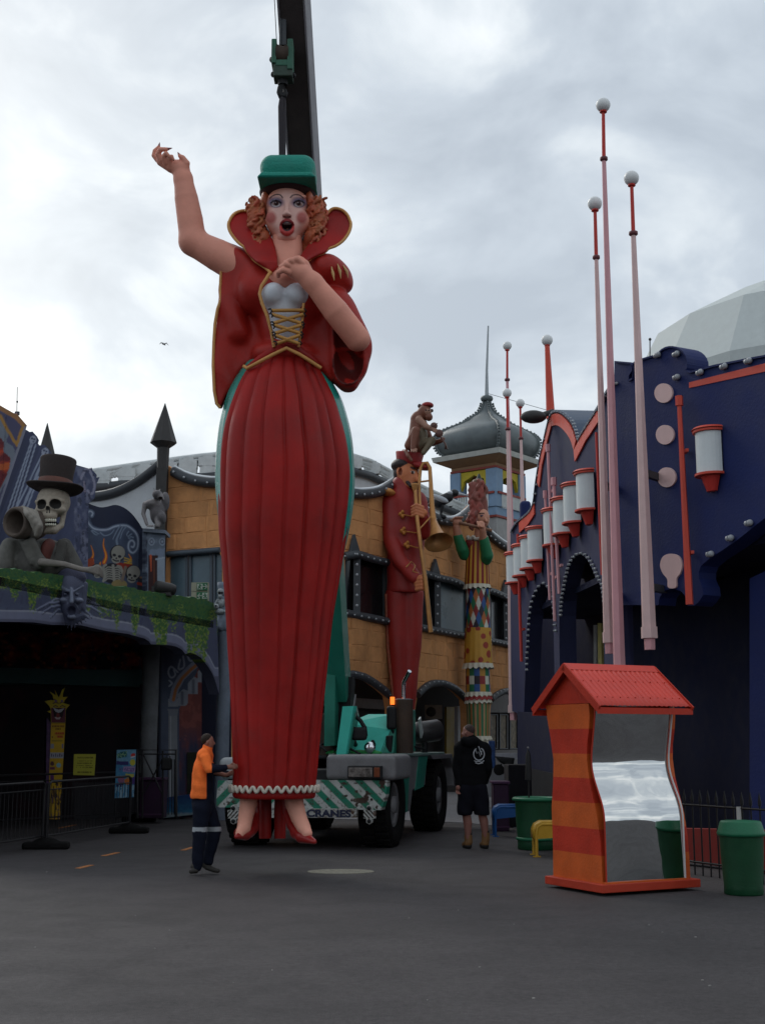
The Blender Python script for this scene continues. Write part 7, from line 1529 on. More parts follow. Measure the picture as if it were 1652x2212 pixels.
FS = (.50, .23, .15); S = Sculpt(); S.ell(L_(1043, 1120, -.2), (lp(14), .26, lp(21)), .05, FS); S.cone(L_(1046, 1118, -.42), L_(1051, 1126, -.5), lp(2), lp(3.4), .02, FS); S.cone(L_(1038, 1135, -.05), L_(1036, 1160, 0), lp(12), lp(13), .05, FS); S.ell(L_(1046, 1133, -.4), (lp(4), .06, lp(2.4)), .02, (.3, .05, .04)); S.ell(L_(1040, 1114, -.44), (lp(4), .03, lp(2)), .01, (.05, .03, .05)); S.cone(L_(1034, 1109, -.40), L_(1045, 1109, -.44), lp(1.3), lp(1.3), .01, (.07, .03, .02)); S.build('head', .024, stv, fp_)
fl_ = MB(); fl_.tube([L_(950, 1119, -.45), L_(1062, 1146, -.75)], .055, 10); fo = fl_.build('flute', mat('flute_wood', (.20, .10, .06), .5)); tag(fo, 'long brown flute with a magpie on its end, played by the column-dress statue', 'flute')
S = Sculpt(); S.chain([L_(989, 1160, -.3), L_(985, 1138, -.45)], [lp(10), lp(7.5)], .03, FS); S.ell(L_(987, 1128, -.5), (lp(11), .12, lp(8)), .03, FS)
for k in range(4): S.cone(L_(979 + k * 5, 1121, -.55), L_(984 + k * 5, 1117, -.66), lp(2.6), lp(2), .012, FS)
S.build('hand', .022, stv, fp_); S = Sculpt(); S.chain([L_(1043, 1165, -.5), L_(1042, 1145, -.75)], [lp(9), lp(7)], .03, FS); S.ell(L_(1039, 1134, -.8), (lp(7.5), .12, lp(9)), .03, FS)
for k in range(4): S.cone(L_(1031 + k * 4, 1127 + k, -.84), L_(1033 + k * 4.4, 1137 + k, -.95), lp(2.2), lp(1.8), .012, FS)
S.build('hand', .022, stv, fp_)
GN = (.012, .15, .06)
for pts in ([(989, 1160, -.32), (998, 1186, -.2), (1003, 1198, -.05)], [(1045, 1166, -.5), (1052, 1200, -.35), (1049, 1208, -.2)]): S = Sculpt(); S.chain([L_(*p) for p in pts], [lp(10.5), lp(13), lp(13)], .03, GN); S.build('green_sleeve', .03, stv, fp_)
crm = (.50, .47, .38)
def tier(nm, y0, y1, x0, x1, x2, x3, pf, ny=26, na=120, wav=0):
    V = []; Cc = []
    for j in range(ny + 1):
        v = j / ny; y = y0 + (y1 - y0) * v; xl = x0 + (x2 - x0) * v; xr = x1 + (x3 - x1) * v; P = L_((xl + xr) / 2, y); R = lp((xr - xl) / 2)
        for k in range(na):
            t = 2 * math.pi * k / na; rr = R * (1 + wav * math.sin(t * 16) * (.3 + .7 * v)); V.append((P[0] + rr * math.cos(t), P[1] + rr * .85 * math.sin(t), P[2] + (lp(1.8) * math.sin(t * 16 + 1.5) * (v > .99) if wav else 0))); Cc.append(pf(t, v))
    F = [(j * na + k, (j + 1) * na + k, (j + 1) * na + (k + 1) % na, j * na + (k + 1) % na) for j in range(ny) for k in range(na)]
    mesh_np(nm, np.array(V), np.array(F), stv, fp_, np.array(Cc))
uu_ = lambda t: (-math.cos(t)) if math.sin(t) < 0 else 2      # -1 left .. 1 right on the front
S = Sculpt(); S.chain([L_(1020, 1176, 0), L_(1040, 1176, 0)], [lp(17), lp(17)], .05, (.18, .016, .014)); S.build('shoulders', .035, stv, fp_)
AA = lambda t: (t / (2 * math.pi)) % 1
tier('striped_bodice', 1172, 1264, 1008, 1054, 1003, 1057, lambda t, v: (.46, .24, .03) if int(AA(t) * 30) % 2 else (.20, .014, .012), wav=.02, na=180)
def crf(nm, y, xl, xr, c=crm, h=9): tier(nm, y, y + h, xl, xr, xl - 2, xr + 2, lambda t, v: c, ny=4, na=160, wav=.05)
crf('cream_ruffle', 1263, 1003, 1058)
dia = [(.02, .07, .22), (.50, .50, .42), (.02, .13, .06), (.02, .012, .02), (.22, .02, .02), (.36, .11, .03)]
def diamonds(t, v):
    a = AA(t) * 14; b = v * 2.6; i, j = math.floor(a + b), math.floor(a - b); return dia[(i * 2 + j * 3) % 6]
tier('diamond_tier', 1273, 1357, 1006, 1057, 1005, 1059, diamonds, ny=50, na=200)
sr_ = random.Random(3); SP_ = []
while len(SP_) < 44:
    q_ = (sr_.random(), sr_.random(), sr_.uniform(.34, .46))
    if all(math.hypot(min(abs(q_[0] - p_[0]), 1 - abs(q_[0] - p_[0])) * 11, (q_[1] - p_[1]) * 4.6) > .92 for p_ in SP_): SP_.append(q_)
    elif sr_.random() < .004: break
def spots(t, v):
    for c0, v0, r0 in SP_:
        if math.hypot(min(abs(AA(t) - c0), 1 - abs(AA(t) - c0)) * 11, (v - v0) * 4.6) < r0: return (.26, .03, .016)
    return (.44, .23, .03)
tier('spotted_tier', 1357, 1437, 1004, 1060, 1002, 1063, spots, ny=50, na=200, wav=.015)
crf('cream_ruffle', 1433, 1001, 1063, h=11)
chk = [(.02, .07, .22), (.50, .50, .42), (.40, .20, .03), (.02, .012, .02), (.02, .13, .06), (.22, .02, .02)]
tier('checked_tier', 1442, 1496, 1006, 1056, 1006, 1058, lambda t, v: chk[(int(AA(t) * 13) * 2 + int(v * 2.99) * 3) % 6], ny=30, na=200)
crf('cream_ruffle', 1495, 1006, 1060); crf('red_ruffle', 1503, 1006, 1061, (.24, .02, .02)); crf('cream_ruffle', 1510, 1006, 1060)
tier('striped_skirt', 1516, 1592, 1007, 1057, 1010, 1056, lambda t, v: ((.30, .12, .04), (.02, .13, .06), (.34, .2, .1), (.04, .14, .05))[int(AA(t) * 32) % 4], wav=.02, na=180)
crf('cream_ruffle', 1590, 1010, 1060); crf('cream_ruffle', 1598, 1014, 1056); crf('red_ruffle', 1606, 1016, 1052, (.24, .02, .02), 12)
S = Sculpt()
for k in range(12): a = math.pi + math.pi * k / 11; S.ell(L_(1030 + 20 * math.cos(a), 1163 - 3 * math.sin(k * 2), .1 + .4 * math.sin(a)), (lp(5), .08, lp(4)), .02)
S.build('neck_frill', .025, mat('cream_frill', (.5, .47, .4), .6), fp_)
# magpie
P_ = Fig(32.8); pq = lambda n: P_.r(n, 960, 1090); S = Sculpt(); BK = (.012, .013, .016); WH = (.42, .45, .48)
S.chain([P_(917, 1098, 0), P_(936, 1086, 0)], [pq(3), pq(6)], .02, BK); S.chain([P_(945, 1086, 0), P_(968, 1074, 0)], [pq(12.5), pq(11)], .05, BK); S.ell(P_(981, 1065, 0), (pq(9.5), .13, pq(8.5)), .05, BK); S.cone(P_(988, 1066, 0), P_(1011, 1070.5, 0), pq(4), pq(1), .03, WH); S.ell(P_(950, 1077, -.17), (pq(20), .10, pq(6)), .02, WH, rot=Matrix.Rotation(math.radians(-24), 3, 'Y').transposed()); S.ell(P_(971, 1065, -.05), (pq(7), .12, pq(4)), .02, WH)
S.chain([P_(955, 1094, -.05), P_(952, 1110, -.05)], [pq(4.5), pq(2.5)], .02, BK); S.ell(P_(953, 1117, 0), (pq(11), .16, pq(6)), .03, BK)
mo_ = S.build('magpie', .018, mat('magpie_paint', (1, 1, 1), .45, vcol=True, var=.1)); tag(mo_, 'black and white magpie statue perched on the end of the flute', 'bird statue')
# ================================================================== PEOPLE
def skinm_(n, c): return mat(n, c, .6, var=.12, bump=.1, bscale=60)
clothv = mat('worn_cloth', (1, 1, 1), .9, vcol=True, spec=.12, var=.14, scale=7, bump=.35, bscale=40)
O_ = Fig(13.15); oq = lambda n: O_.r(n, 440, 1750)
pe = thing('person', 'worker in orange shirt and navy trousers steadying the skirt of the giant figure', 'person', loc=O_(435, 1884))
SK = (.27, .12, .085); OR = (.95, .19, .04); NV = (.008, .010, .02); S = Sculpt()
S.ell(O_(450.5, 1601, 0), (oq(11.5), .085, oq(14)), .03, SK); S.ell(O_(453, 1609, 0), (oq(8.5), .065, oq(9)), .03, SK); S.cone(O_(460.5, 1601, 0), O_(463.5, 1606, 0), oq(1.4), oq(2.4), .012, SK); S.ell(O_(449, 1604, -.085), (oq(3), .02, oq(4.6)), .006, SK); S.cone(O_(448, 1625, 0), O_(450, 1608, 0), oq(8.5), oq(8), .03, SK)
S.chain([O_(440, 1650, 0), O_(437, 1720, 0)], [oq(15), oq(17)], .03, SK, fy=1.2)
S.chain([O_(448, 1660, -.2), O_(480, 1657, -.23), O_(495, 1657, -.2)], [oq(6), oq(5.4), oq(4.6)], .02, SK); S.ell(O_(499, 1657, -.19), (oq(7), .035, oq(5.4)), .015, SK)
for k, (dx, dy) in enumerate(((16, -3.5), (18, -.8), (17.5, 1.8), (15, 4.4))): S.chain([O_(500, 1655 + k * 1.8, -.2), O_(507, 1655 + dy, -.205), O_(496 + dx, 1656 + dy * 1.2, -.18)], [oq(2.1), oq(1.9), oq(1.4)], .006, SK)
S.chain([O_(497, 1653, -.2), O_(502, 1649, -.21), O_(506, 1649, -.2)], [oq(2.2), oq(1.9), oq(1.4)], .006, SK)
S.chain([O_(450, 1665, .2), O_(486, 1674, .1), O_(496, 1672, .1)], [oq(6), oq(5), oq(4.4)], .02, SK); S.ell(O_(499, 1670, .1), (oq(5), .04, oq(6)), .01, SK)
for k in range(4): S.cone(O_(500, 1666 + k * 2.5, .08), O_(504, 1664 + k * 3, .04), oq(1.9), oq(1.4), .006, SK)
S.chain([O_(436, 1735, -.08), O_(432, 1795, -.1), O_(426, 1868, -.08)], [oq(13), oq(9), oq(6.5)], .03, SK); S.chain([O_(448, 1730, .07), O_(462, 1795, .11), O_(449, 1860, .12)], [oq(13), oq(9), oq(6.5)], .03, SK)
S.build('body', .0085, mat('person_skin', (1, 1, 1), .6, vcol=True, var=.12), pe)
S = Sculpt(); S.ell(O_(447, 1597, .0), (oq(12.8), .094, oq(13)), .02); S.ell(O_(459, 1604, 0), (oq(8), .12, oq(11)), .02, None, 's'); S.ell(O_(449, 1605, -.1), (oq(4), .04, oq(6)), .01, None, 's'); S.build('short_hair', .008, mat('dark_brown_hair', (.022, .014, .010), .8, var=.4, bump=.8, bscale=80), pe)
def pshirt(V, C0):
    x, y = PXn(V); P = Paint(x, y, OR); P.put(((x - 446.5) / .8 + .5) * ((y - 1670) / 1.0 + .5).clip(0, 1), NV); P.put(((x - 457.5) / .8 + .5) * (y > 1648), NV); P.put((x > 466) * 1., NV); return P.C
S = Sculpt(); S.chain([O_(443, 1634, 0), O_(439, 1664, 0), O_(437, 1700, 0), O_(435, 1719, 0)], [oq(17.5), oq(22.5), oq(23), oq(23)], .03, None, fy=1.45); S.cone(O_(442, 1629, -.15), O_(446, 1631, .15), oq(12), oq(12), .05); S.cone(O_(447, 1622, 0), O_(449, 1614, 0), oq(11.5), oq(11), .02)
S.chain([O_(444, 1638, -.2), O_(452, 1662, -.26), O_(472, 1660, -.26), O_(486, 1658, -.22)], [oq(11.5), oq(10), oq(8.6), oq(7)], .02); S.chain([O_(446, 1640, .2), O_(462, 1666, .22), O_(492, 1672, .12)], [oq(11), oq(9), oq(7)], .02)
S.box(O_(436, 1737, 0), (oq(40), .5, oq(12)), .0, .01, None, 's')
S.build('orange_work_shirt', .0095, clothv, pe, paint=pshirt, warp=lambda X, Y, Z: .004 * np.sin(Z * 38 + X * 25) * np.sin(Z * 11 - X * 18))
def ppants(V, C0):
    x, y = PXn(V); P = Paint(x, y, NV); P.put((np.abs(y - 1791.5) < 5) * 1., (.34, .36, .38)); return P.C
S = Sculpt(); S.chain([O_(437, 1722, 0), O_(438, 1745, 0)], [oq(22.5), oq(22)], .03, fy=1.2); S.chain([O_(436, 1745, -.09), O_(432, 1795, -.1), O_(426, 1872, -.08)], [oq(19.5), oq(15.5), oq(11)], .03); S.chain([O_(446, 1742, .08), O_(464, 1795, .12), O_(449, 1860, .12)], [oq(19.5), oq(15), oq(11.5)], .03)
S.build('navy_work_trousers', .0095, clothv, pe, paint=ppants, warp=lambda X, Y, Z: .005 * np.sin(Z * 30 + X * 14) * np.sin(Z * 9))
bt = mat('dark_boot_leather', (.03, .026, .022), .6, var=.3)
for pts in ([(421, 1872, -.08), (423, 1880, -.1), (414, 1882, -.12)], [(440, 1864, .12), (448, 1873, .1), (462, 1879, .04), (471, 1881, 0)]):
    S = Sculpt(); S.chain([O_(*p) for p in pts], [oq(9), oq(6.5), oq(5.5), oq(4.6)][:len(pts)], .02); S.build('work_boot', .008, bt, pe)
# man walking away
B_ = Fig(16.3); bq = lambda n: B_.r(n, 1020, 1700)
p2 = thing('person', 'man seen from behind in black hooded jacket, dark shorts and tan boots beside the crane', 'person', loc=B_(1020, 1829))
S = Sculpt(); SK2 = (.20, .085, .065)
S.ell(B_(1011, 1580, 0), (bq(12), .10, bq(14.5)), .03, SK2); S.ell(B_(1006, 1588, -.02), (bq(8), .07, bq(8)), .03, SK2); S.cone(B_(999.5, 1582, -.0), B_(997, 1586, 0), bq(1.3), bq(2), .01, SK2); S.ell(B_(1006, 1584, -.09), (bq(2), .03, bq(4.4)), .006, SK2); S.cone(B_(1014, 1604, 0), B_(1012, 1588, 0), bq(10), bq(10), .03, SK2)
S.chain([B_(1018, 1625, 0), B_(1020, 1700, 0)], [bq(22), bq(20)], .03, SK2, fy=.6); S.chain([B_(990, 1625, 0), B_(985, 1660, 0), B_(990, 1694, -.05)], [bq(6), bq(5.5), bq(5)], .02, SK2); S.ell(B_(989, 1702, -.06), (bq(5), .05, bq(7)), .012, SK2)
for k in range(4): S.chain([B_(985.5 + k * 2.6, 1706, -.06), B_(985 + k * 2.6, 1712, -.08), B_(987 + k * 2.3, 1715, -.11)], [bq(1.7), bq(1.5), bq(1.2)], .005, SK2)
S.chain([B_(994, 1702, -.07), B_(996, 1709, -.1)], [bq(1.8), bq(1.4)], .006, SK2); S.chain([B_(1048, 1625, 0), B_(1056, 1660, 0), B_(1048, 1688, .12)], [bq(6), bq(5.5), bq(5)], .02, SK2); S.ell(B_(1045, 1694, .16), (bq(5), .05, bq(6)), .012, SK2)
S.chain([B_(1005, 1700, 0), B_(1006, 1755, 0), B_(1010, 1778, 0), B_(1010.5, 1810, -.02)], [bq(14), bq(9), bq(9.3), bq(6)], .03, SK2); S.chain([B_(1035, 1700, 0), B_(1040, 1755, 0), B_(1045, 1776, 0), B_(1048, 1806, -.02)], [bq(14), bq(9), bq(9.3), bq(6)], .03, SK2)
S.build('body', .0095, MATS['person_skin'], p2)
S = Sculpt(); S.ell(B_(1013, 1576.5, -.0), (bq(12.6), .106, bq(12)), .01); S.ell(B_(1001, 1587, 0), (bq(8), .2, bq(13)), .01, None, 's'); S.build('short_hair', .009, mat('brown_grey_hair', (.045, .028, .025), .8, var=.4, bump=.8, bscale=80), p2)
S = Sculpt(); S.chain([B_(1017, 1612, 0), B_(1020, 1645, 0), B_(1020, 1686, 0)], [bq(24), bq(30), bq(30)], .04, fy=.62); S.cone(B_(996, 1614, 0), B_(1044, 1616, 0), bq(14), bq(14), .06, fy=.9); S.chain([B_(1003, 1600, -.1), B_(1015, 1604, -.14), B_(1026, 1602, -.08)], [bq(9), bq(10), bq(9)], .04); S.cone(B_(1013, 1606, 0), B_(1013, 1596, 0), bq(14), bq(12.5), .03)
S.chain([B_(993, 1617, 0), B_(986.5, 1655, 0), B_(990, 1694, -.04)], [bq(13), bq(10.5), bq(7.5)], .02); S.chain([B_(1047, 1620, 0), B_(1052, 1658, 0), B_(1048, 1686, .12)], [bq(13.5), bq(11.5), bq(8)], .02)
S.build('black_hooded_jacket', .0105, mat('black_fleece', (.005, .005, .006), .95, var=.2, bump=.3, spec=.1), p2, warp=lambda X, Y, Z: .006 * np.sin(Z * 26 + X * 18) * np.sin(Z * 8 - X * 15))
S = Sculpt(); S.chain([B_(1020, 1685, 0), B_(1020, 1702, 0)], [bq(27), bq(27)], .03, fy=.65); S.chain([B_(1007, 1705, 0), B_(1004, 1752, 0)], [bq(19), bq(17)], .02); S.chain([B_(1034, 1705, 0), B_(1040, 1754, 0)], [bq(19), bq(17.5)], .02); S.box(B_(1020, 1777, 0), (bq(50), .4, bq(16)), .0, .005, None, 's'); S.build('dark_shorts', .0105, mat('dark_navy_cotton', (.006, .006, .010), .95, var=.2, spec=.1), p2, warp=lambda X, Y, Z: .005 * np.sin(Z * 20 + X * 20))
tan_ = mat('tan_boot_leather', (.17, .085, .03), .65, var=.25, dirt=.2); so_ = mat('dark_sole', (.012, .01, .01), .8)
for (ax, ay, tx_, ty2) in ((1011, 1808, 1003, 1824), (1048, 1803, 1041, 1824)):
    S = Sculpt(); S.chain([B_(ax, ay - 2, 0), B_(ax + .5, ay + 10, 0), B_(ax - 1, ty2 - 3, .0)], [bq(8.5), bq(8.5), bq(8)], .02); S.cone(B_(ax, ty2 - 2, 0), B_(tx_, ty2, .14), bq(6.5), bq(6), .03); S.build('tan_boot', .009, tan_, p2)
    S = Sculpt(); S.cone(B_(ax, ty2 + 3.2, -.02), B_(tx_ + 1, ty2 + 3.4, .15), bq(7.5), bq(6), .01, fy=1.2); S.box(B_(ax - 4, ty2 - 6, .05), (bq(30), .4, bq(6.5)), 0, .004, None, 's'); S.build('boot_sole', .008, so_, p2); MB().tube([B_(ax, ay - 4, 0), B_(ax, ay - 9, 0)], [bq(8.2), bq(7.8)], 14).build('dark_sock', so_, p2)
lgm = mat('pale_print', (.30, .31, .33), .8, var=.2); bd_ = -.205
rg = [B_(1034 + 11.5 * math.cos(t), 1629 + 13.5 * math.sin(t), bd_ + .012 * (1 + math.cos(t))) for t in [math.radians(a) for a in range(-70, 251, 12)]]
MB().tube(rg, [.004] + [.010] * (len(rg) - 2) + [.004], 6).build('round_emblem', lgm, p2)
for pts in ([(1026, 1619), (1030, 1628), (1033, 1624), (1037, 1634), (1040, 1622)], [(1024, 1643), (1028, 1646), (1034, 1645), (1040, 1647), (1045, 1643)], [(1026, 1648), (1033, 1650), (1043, 1648)], [(1033, 1612), (1036, 1620), (1040, 1630)]): MB().tube([B_(a, b, bd_ + .004) for a, b in pts], .008, 5).build('emblem_stroke', lgm, p2)
# ================================================================== ORANGE MIRROR BOOTH
KA = G(1302, 1937); e1 = Vector((.889, .457, 0)); e2 = Vector((-.457, .889, 0)); KW, KD = 1.33, 1.06
kio = thing('mirror_booth', 'orange and red striped booth with a wavy distorting mirror and red corrugated gable roof', 'booth', loc=KA)
A0 = KA + e1 * .05 + e2 * .05
def k3(a, b, z): return A0 + e1 * a + e2 * b + Vector((0, 0, z))
fz = lambda z: float(np.interp(z, [0, .35, .6, .85, 1.05, 1.25, 1.45, 1.62, 1.8, 1.95, 2.1], [.02, .025, .04, .085, .15, .215, .245, .235, .19, .17, .185]))
bz = lambda z: float(np.interp(z, [0, .5, .9, 1.2, 1.45, 1.7, 1.95, 2.1], [0, -.01, .0, -.045, -.06, -.01, .055, .07]))
org = mat('booth_orange', (.54, .095, .014), .55, var=.14, scale=4, bump=.2, dirt=.10, spec=.3); rdb = mat('booth_red', (.45, .030, .011), .55, var=.14, scale=4, bump=.2, dirt=.10, spec=.3)
BW, BD = KW - .1, KD - .1
edges = [.12, .42, .70, .98, 1.25, 1.52, 1.80, 2.08]
for i, (za, zb2) in enumerate(zip(edges, edges[1:])):
    mb = MB(); n = 8; R_ = []
    for j in range(n + 1): z = za + (zb2 - za) * j / n; R_.append([k3(0, fz(z), z), k3(BW, fz(z), z), k3(BW, BD + bz(z), z), k3(0, BD + bz(z), z)])
    mb.add([p for r in R_ for p in r], [(j * 4 + k, j * 4 + (k + 1) % 4, (j + 1) * 4 + (k + 1) % 4, (j + 1) * 4 + k) for j in range(n) for k in range(4)])
    mb.add(R_[0], [(3, 2, 1, 0)]); mb.add(R_[-1], [(0, 1, 2, 3)]); mb.build('painted_band', org if i % 2 == 0 else rdb, kio)
mirm = bpy.data.materials.new('mirror'); mirm.use_nodes = True; b_ = mirm.node_tree.nodes['Principled BSDF']; b_.inputs['Base Color'].default_value = (.66, .67, .66, 1); b_.inputs['Metallic'].default_value = 1; b_.inputs['Roughness'].default_value = .025
nn_ = mirm.node_tree.nodes.new('ShaderNodeTexNoise'); nn_.inputs['Scale'].default_value = 2.2; bb2 = mirm.node_tree.nodes.new('ShaderNodeBump'); bb2.inputs['Strength'].default_value = .25; bb2.inputs['Distance'].default_value = .03; tcx = mirm.node_tree.nodes.new('ShaderNodeTexCoord'); mirm.node_tree.links.new(tcx.outputs['Object'], nn_.inputs['Vector']); mirm.node_tree.links.new(nn_.outputs['Fac'], bb2.inputs['Height']); mirm.node_tree.links.new(bb2.outputs[0], b_.inputs['Normal'])
zs = np.linspace(.14, 2.07, 90); mz = [np.interp(z, [0, .84, .95, 1.06, 1.20, 1.32, 1.42, 1.52, 1.7, 1.9, 2.1], [0, 0, .022, .075, .15, .20, .213, .205, .17, .13, .10]) for z in zs]; smf = np.convolve(np.pad(mz, 4, 'edge'), np.ones(9) / 9, 'valid')
# vertical relief of the mirror sheet follows the shape of the side panels
mx0, mx1 = .02, BW - .13; cols_ = 14; V = []; 
for z, f_ in zip(zs, smf):
    for k in range(cols_ + 1): u = k / cols_; p = k3(mx0 + (mx1 - mx0) * u, f_ - .022 + .012 * math.sin(u * 5 + z * 2), z); V.append(tuple(p))
F = [(j * (cols_ + 1) + k, j * (cols_ + 1) + k + 1, (j + 1) * (cols_ + 1) + k + 1, (j + 1) * (cols_ + 1) + k) for j in range(len(zs) - 1) for k in range(cols_)]
mesh_np('mirror', np.array(V), np.array(F), mirm, kio)
MB().tube([k3(mx1 + .008, f_ - .035, z) for z, f_ in zip(zs, smf)], .011, 6).build('mirror_edge_strip', mat('white_edge', (.6, .56, .55), .5), kio)
MB().tube([k3(mx0 - .005, f_ - .03, z) for z, f_ in zip(zs, smf)], .009, 6).build('mirror_edge_strip', rdb, kio)
MB().box(k3(BW / 2, BD / 2, .08), (KW + .04, KD + .04, .09), (e1, e2, Vector((0, 0, 1)))).build('plinth', mat('plinth_orange_red', (.42, .035, .012), .5, var=.12, dirt=.1), kio, bevel=.008)
MB().box(k3((mx0 + mx1) / 2, -.02, .128), (mx1 - mx0 + .06, .05, .03), (e1, e2, Vector((0, 0, 1)))).build('bottom_rail', org, kio)
# gable and roof
za, zp = 2.085, 2.50; yc2 = BD / 2 + .04
for a, th_ in ((0.0, .04), (BW - .04, .04)):
    P = [k3(a, fz(2.1) - .02, za), k3(a, BD + .09, za), k3(a, yc2, zp - .03)]; MB().prism(P, [p + e1 * th_ for p in P]).build('gable', rdb, kio)
roofm = mat('red_roof_sheet', (.62, .06, .04), .42, var=.10, scale=3, bump=.05, dirt=.05)
x0r, x1r = -.09, BW + .0
for side in (0, 1):
    yb2 = -.12 if side == 0 else BD + .20; V = []; nx = 150
    for j in range(5):
        for k in range(nx + 1): t = j / 4; yy = yc2 + (yb2 - yc2) * t; z = zp + .03 - (zp - 2.02) * t; V.append(tuple(k3(x0r + (x1r - x0r) * k / nx, yy, z + .0042 * math.sin(k / nx * 2 * math.pi * 19))))
    F = [(j * (nx + 1) + k, j * (nx + 1) + k + 1, (j + 1) * (nx + 1) + k + 1, (j + 1) * (nx + 1) + k) for j in range(4) for k in range(nx)]
    ro = mesh_np('roof_sheet', np.array(V), np.array(F), roofm, kio); sd = ro.modifiers.new('s', 'SOLIDIFY'); sd.thickness = .006; sd.offset = -1
    sc_ = MB()
    for t in (.42, .82):
        for k in range(12): yy = yc2 + (yb2 - yc2) * t; sc_.ball(k3(x0r + (x1r - x0r) * (k + .7) / 12.4, yy, zp + .042 - (zp - 2.02) * t), .009, 6, 4)
    tag(sc_.build('roof_screws', rdb, kio), kind='stuff')
    d = (k3(0, yb2, 2.02) - k3(0, yc2, zp)).normalized()
    for xx in (x0r, x1r):
        c = (k3(xx, yb2, 2.02) + k3(xx, yc2, zp)) / 2; L2 = (k3(xx, yb2, 2.02) - k3(xx, yc2, zp)).length; MB().box(c, (.02, L2 + .03, .085), (e1, d, e1.cross(d))).build('bargeboard', rdb, kio)
    MB().box((k3(x0r, yb2, 1.995) + k3(x1r, yb2, 1.995)) / 2, (x1r - x0r + .02, .02, .07), (e1, e2, Vector((0, 0, 1)))).build('eaves_fascia', rdb, kio)
rc = MB(); rc.prism([k3(x0r, yc2 - .09, zp - .025), k3(x0r, yc2, zp + .052), k3(x0r, yc2 + .09, zp - .025), k3(x0r, yc2, zp + .03)], [k3(x1r, yc2 - .09, zp - .025), k3(x1r, yc2, zp + .052), k3(x1r, yc2 + .09, zp - .025), k3(x1r, yc2, zp + .03)]); rc.build('ridge_cap', roofm, kio)

# ================================================================== BINS, BENCHES, FENCE ON THE RIGHT
bing = mat('bin_green', (.004, .05, .018), .5, var=.18, dirt=.10, scale=4); binl = mat('bin_lid_green', (.010, .12, .055), .45, var=.1)
def drum(c, rt, rb, h, lab, lid=True, nm='litter_bin'):
    t = thing(nm, lab, 'bin', loc=c); b = MB(); b.lathe(c, [(rb * .95, .0), (rb, .015), (rb * .985, h * .12), (rb + (rt - rb) * .55, h * .55), (rt * .985, h * .9), (rt, h * .93), (rt * 1.02, h * .935), (rt * .98, h * .96), (rt * .9, h * .94)], 40); b.build('drum', bing, t)
    if lid:
        l_ = MB(); l_.lathe(c + Vector((0, 0, h * .94)), [(rt * 1.06, -.03), (rt * 1.09, .0), (rt * 1.05, .015), (rt * .93, .115), (rt * .88, .13), (.01, .142)], 40); l_.build('lid', binl, t)
    else:
        l_ = MB(); l_.lathe(c + Vector((0, 0, h)), [(rt * 1.0, -.06), (rt * 1.12, -.05), (rt * 1.12, -.02), (rt * 1.03, -.0), (rt * .9, -.02), (rt * .88, -.06)], 40); l_.build('rim', binl, t)
        l_ = MB(); l_.lathe(c, [(rt * .8, 0), (rt * .8, .12)], 30); l_.build('foot', bing, t); l_ = MB(); l_.lathe(c + Vector((0, 0, .14)), [(rb * 1.0, 0), (rb * 1.07, .01), (rb * 1.07, .04), (rb, .05)], 40); l_.build('band', binl, t)
    return t
g1 = G(1618, 1937) + Vector((0, .22, 0)); r1 = 47.5 * mpp(g1); drum(g1, r1, r1 * .88, .70, 'green drum bin with domed lighter lid, nearest bin, before the iron fence')
g2 = G(1163, 1838) + Vector((0, .3, 0)); r2_ = 45 * mpp(g2); drum(g2, r2_, r2_ * .9, .80, 'dark green drum bin half hidden behind the orange mirror booth', lid=False)
pst = thing('umbrella_pole', 'thin furled black pole standing in the bin behind the booth', 'pole', loc=g2); c = g2 + Vector((-.10, 0, .7)); MB().tube([c, c + Vector((0, 0, .55))], .014, 8).build('stem', blk, pst); MB().tube([c + Vector((0, 0, .36)), c + Vector((0, 0, .75)), c + Vector((0, 0, .83))], [.055, .04, .008], 10).build('furled_cloth', blk, pst); MB().ball(c + Vector((0, 0, .86)), .018, 8, 6).build('tip', gpm, pst)
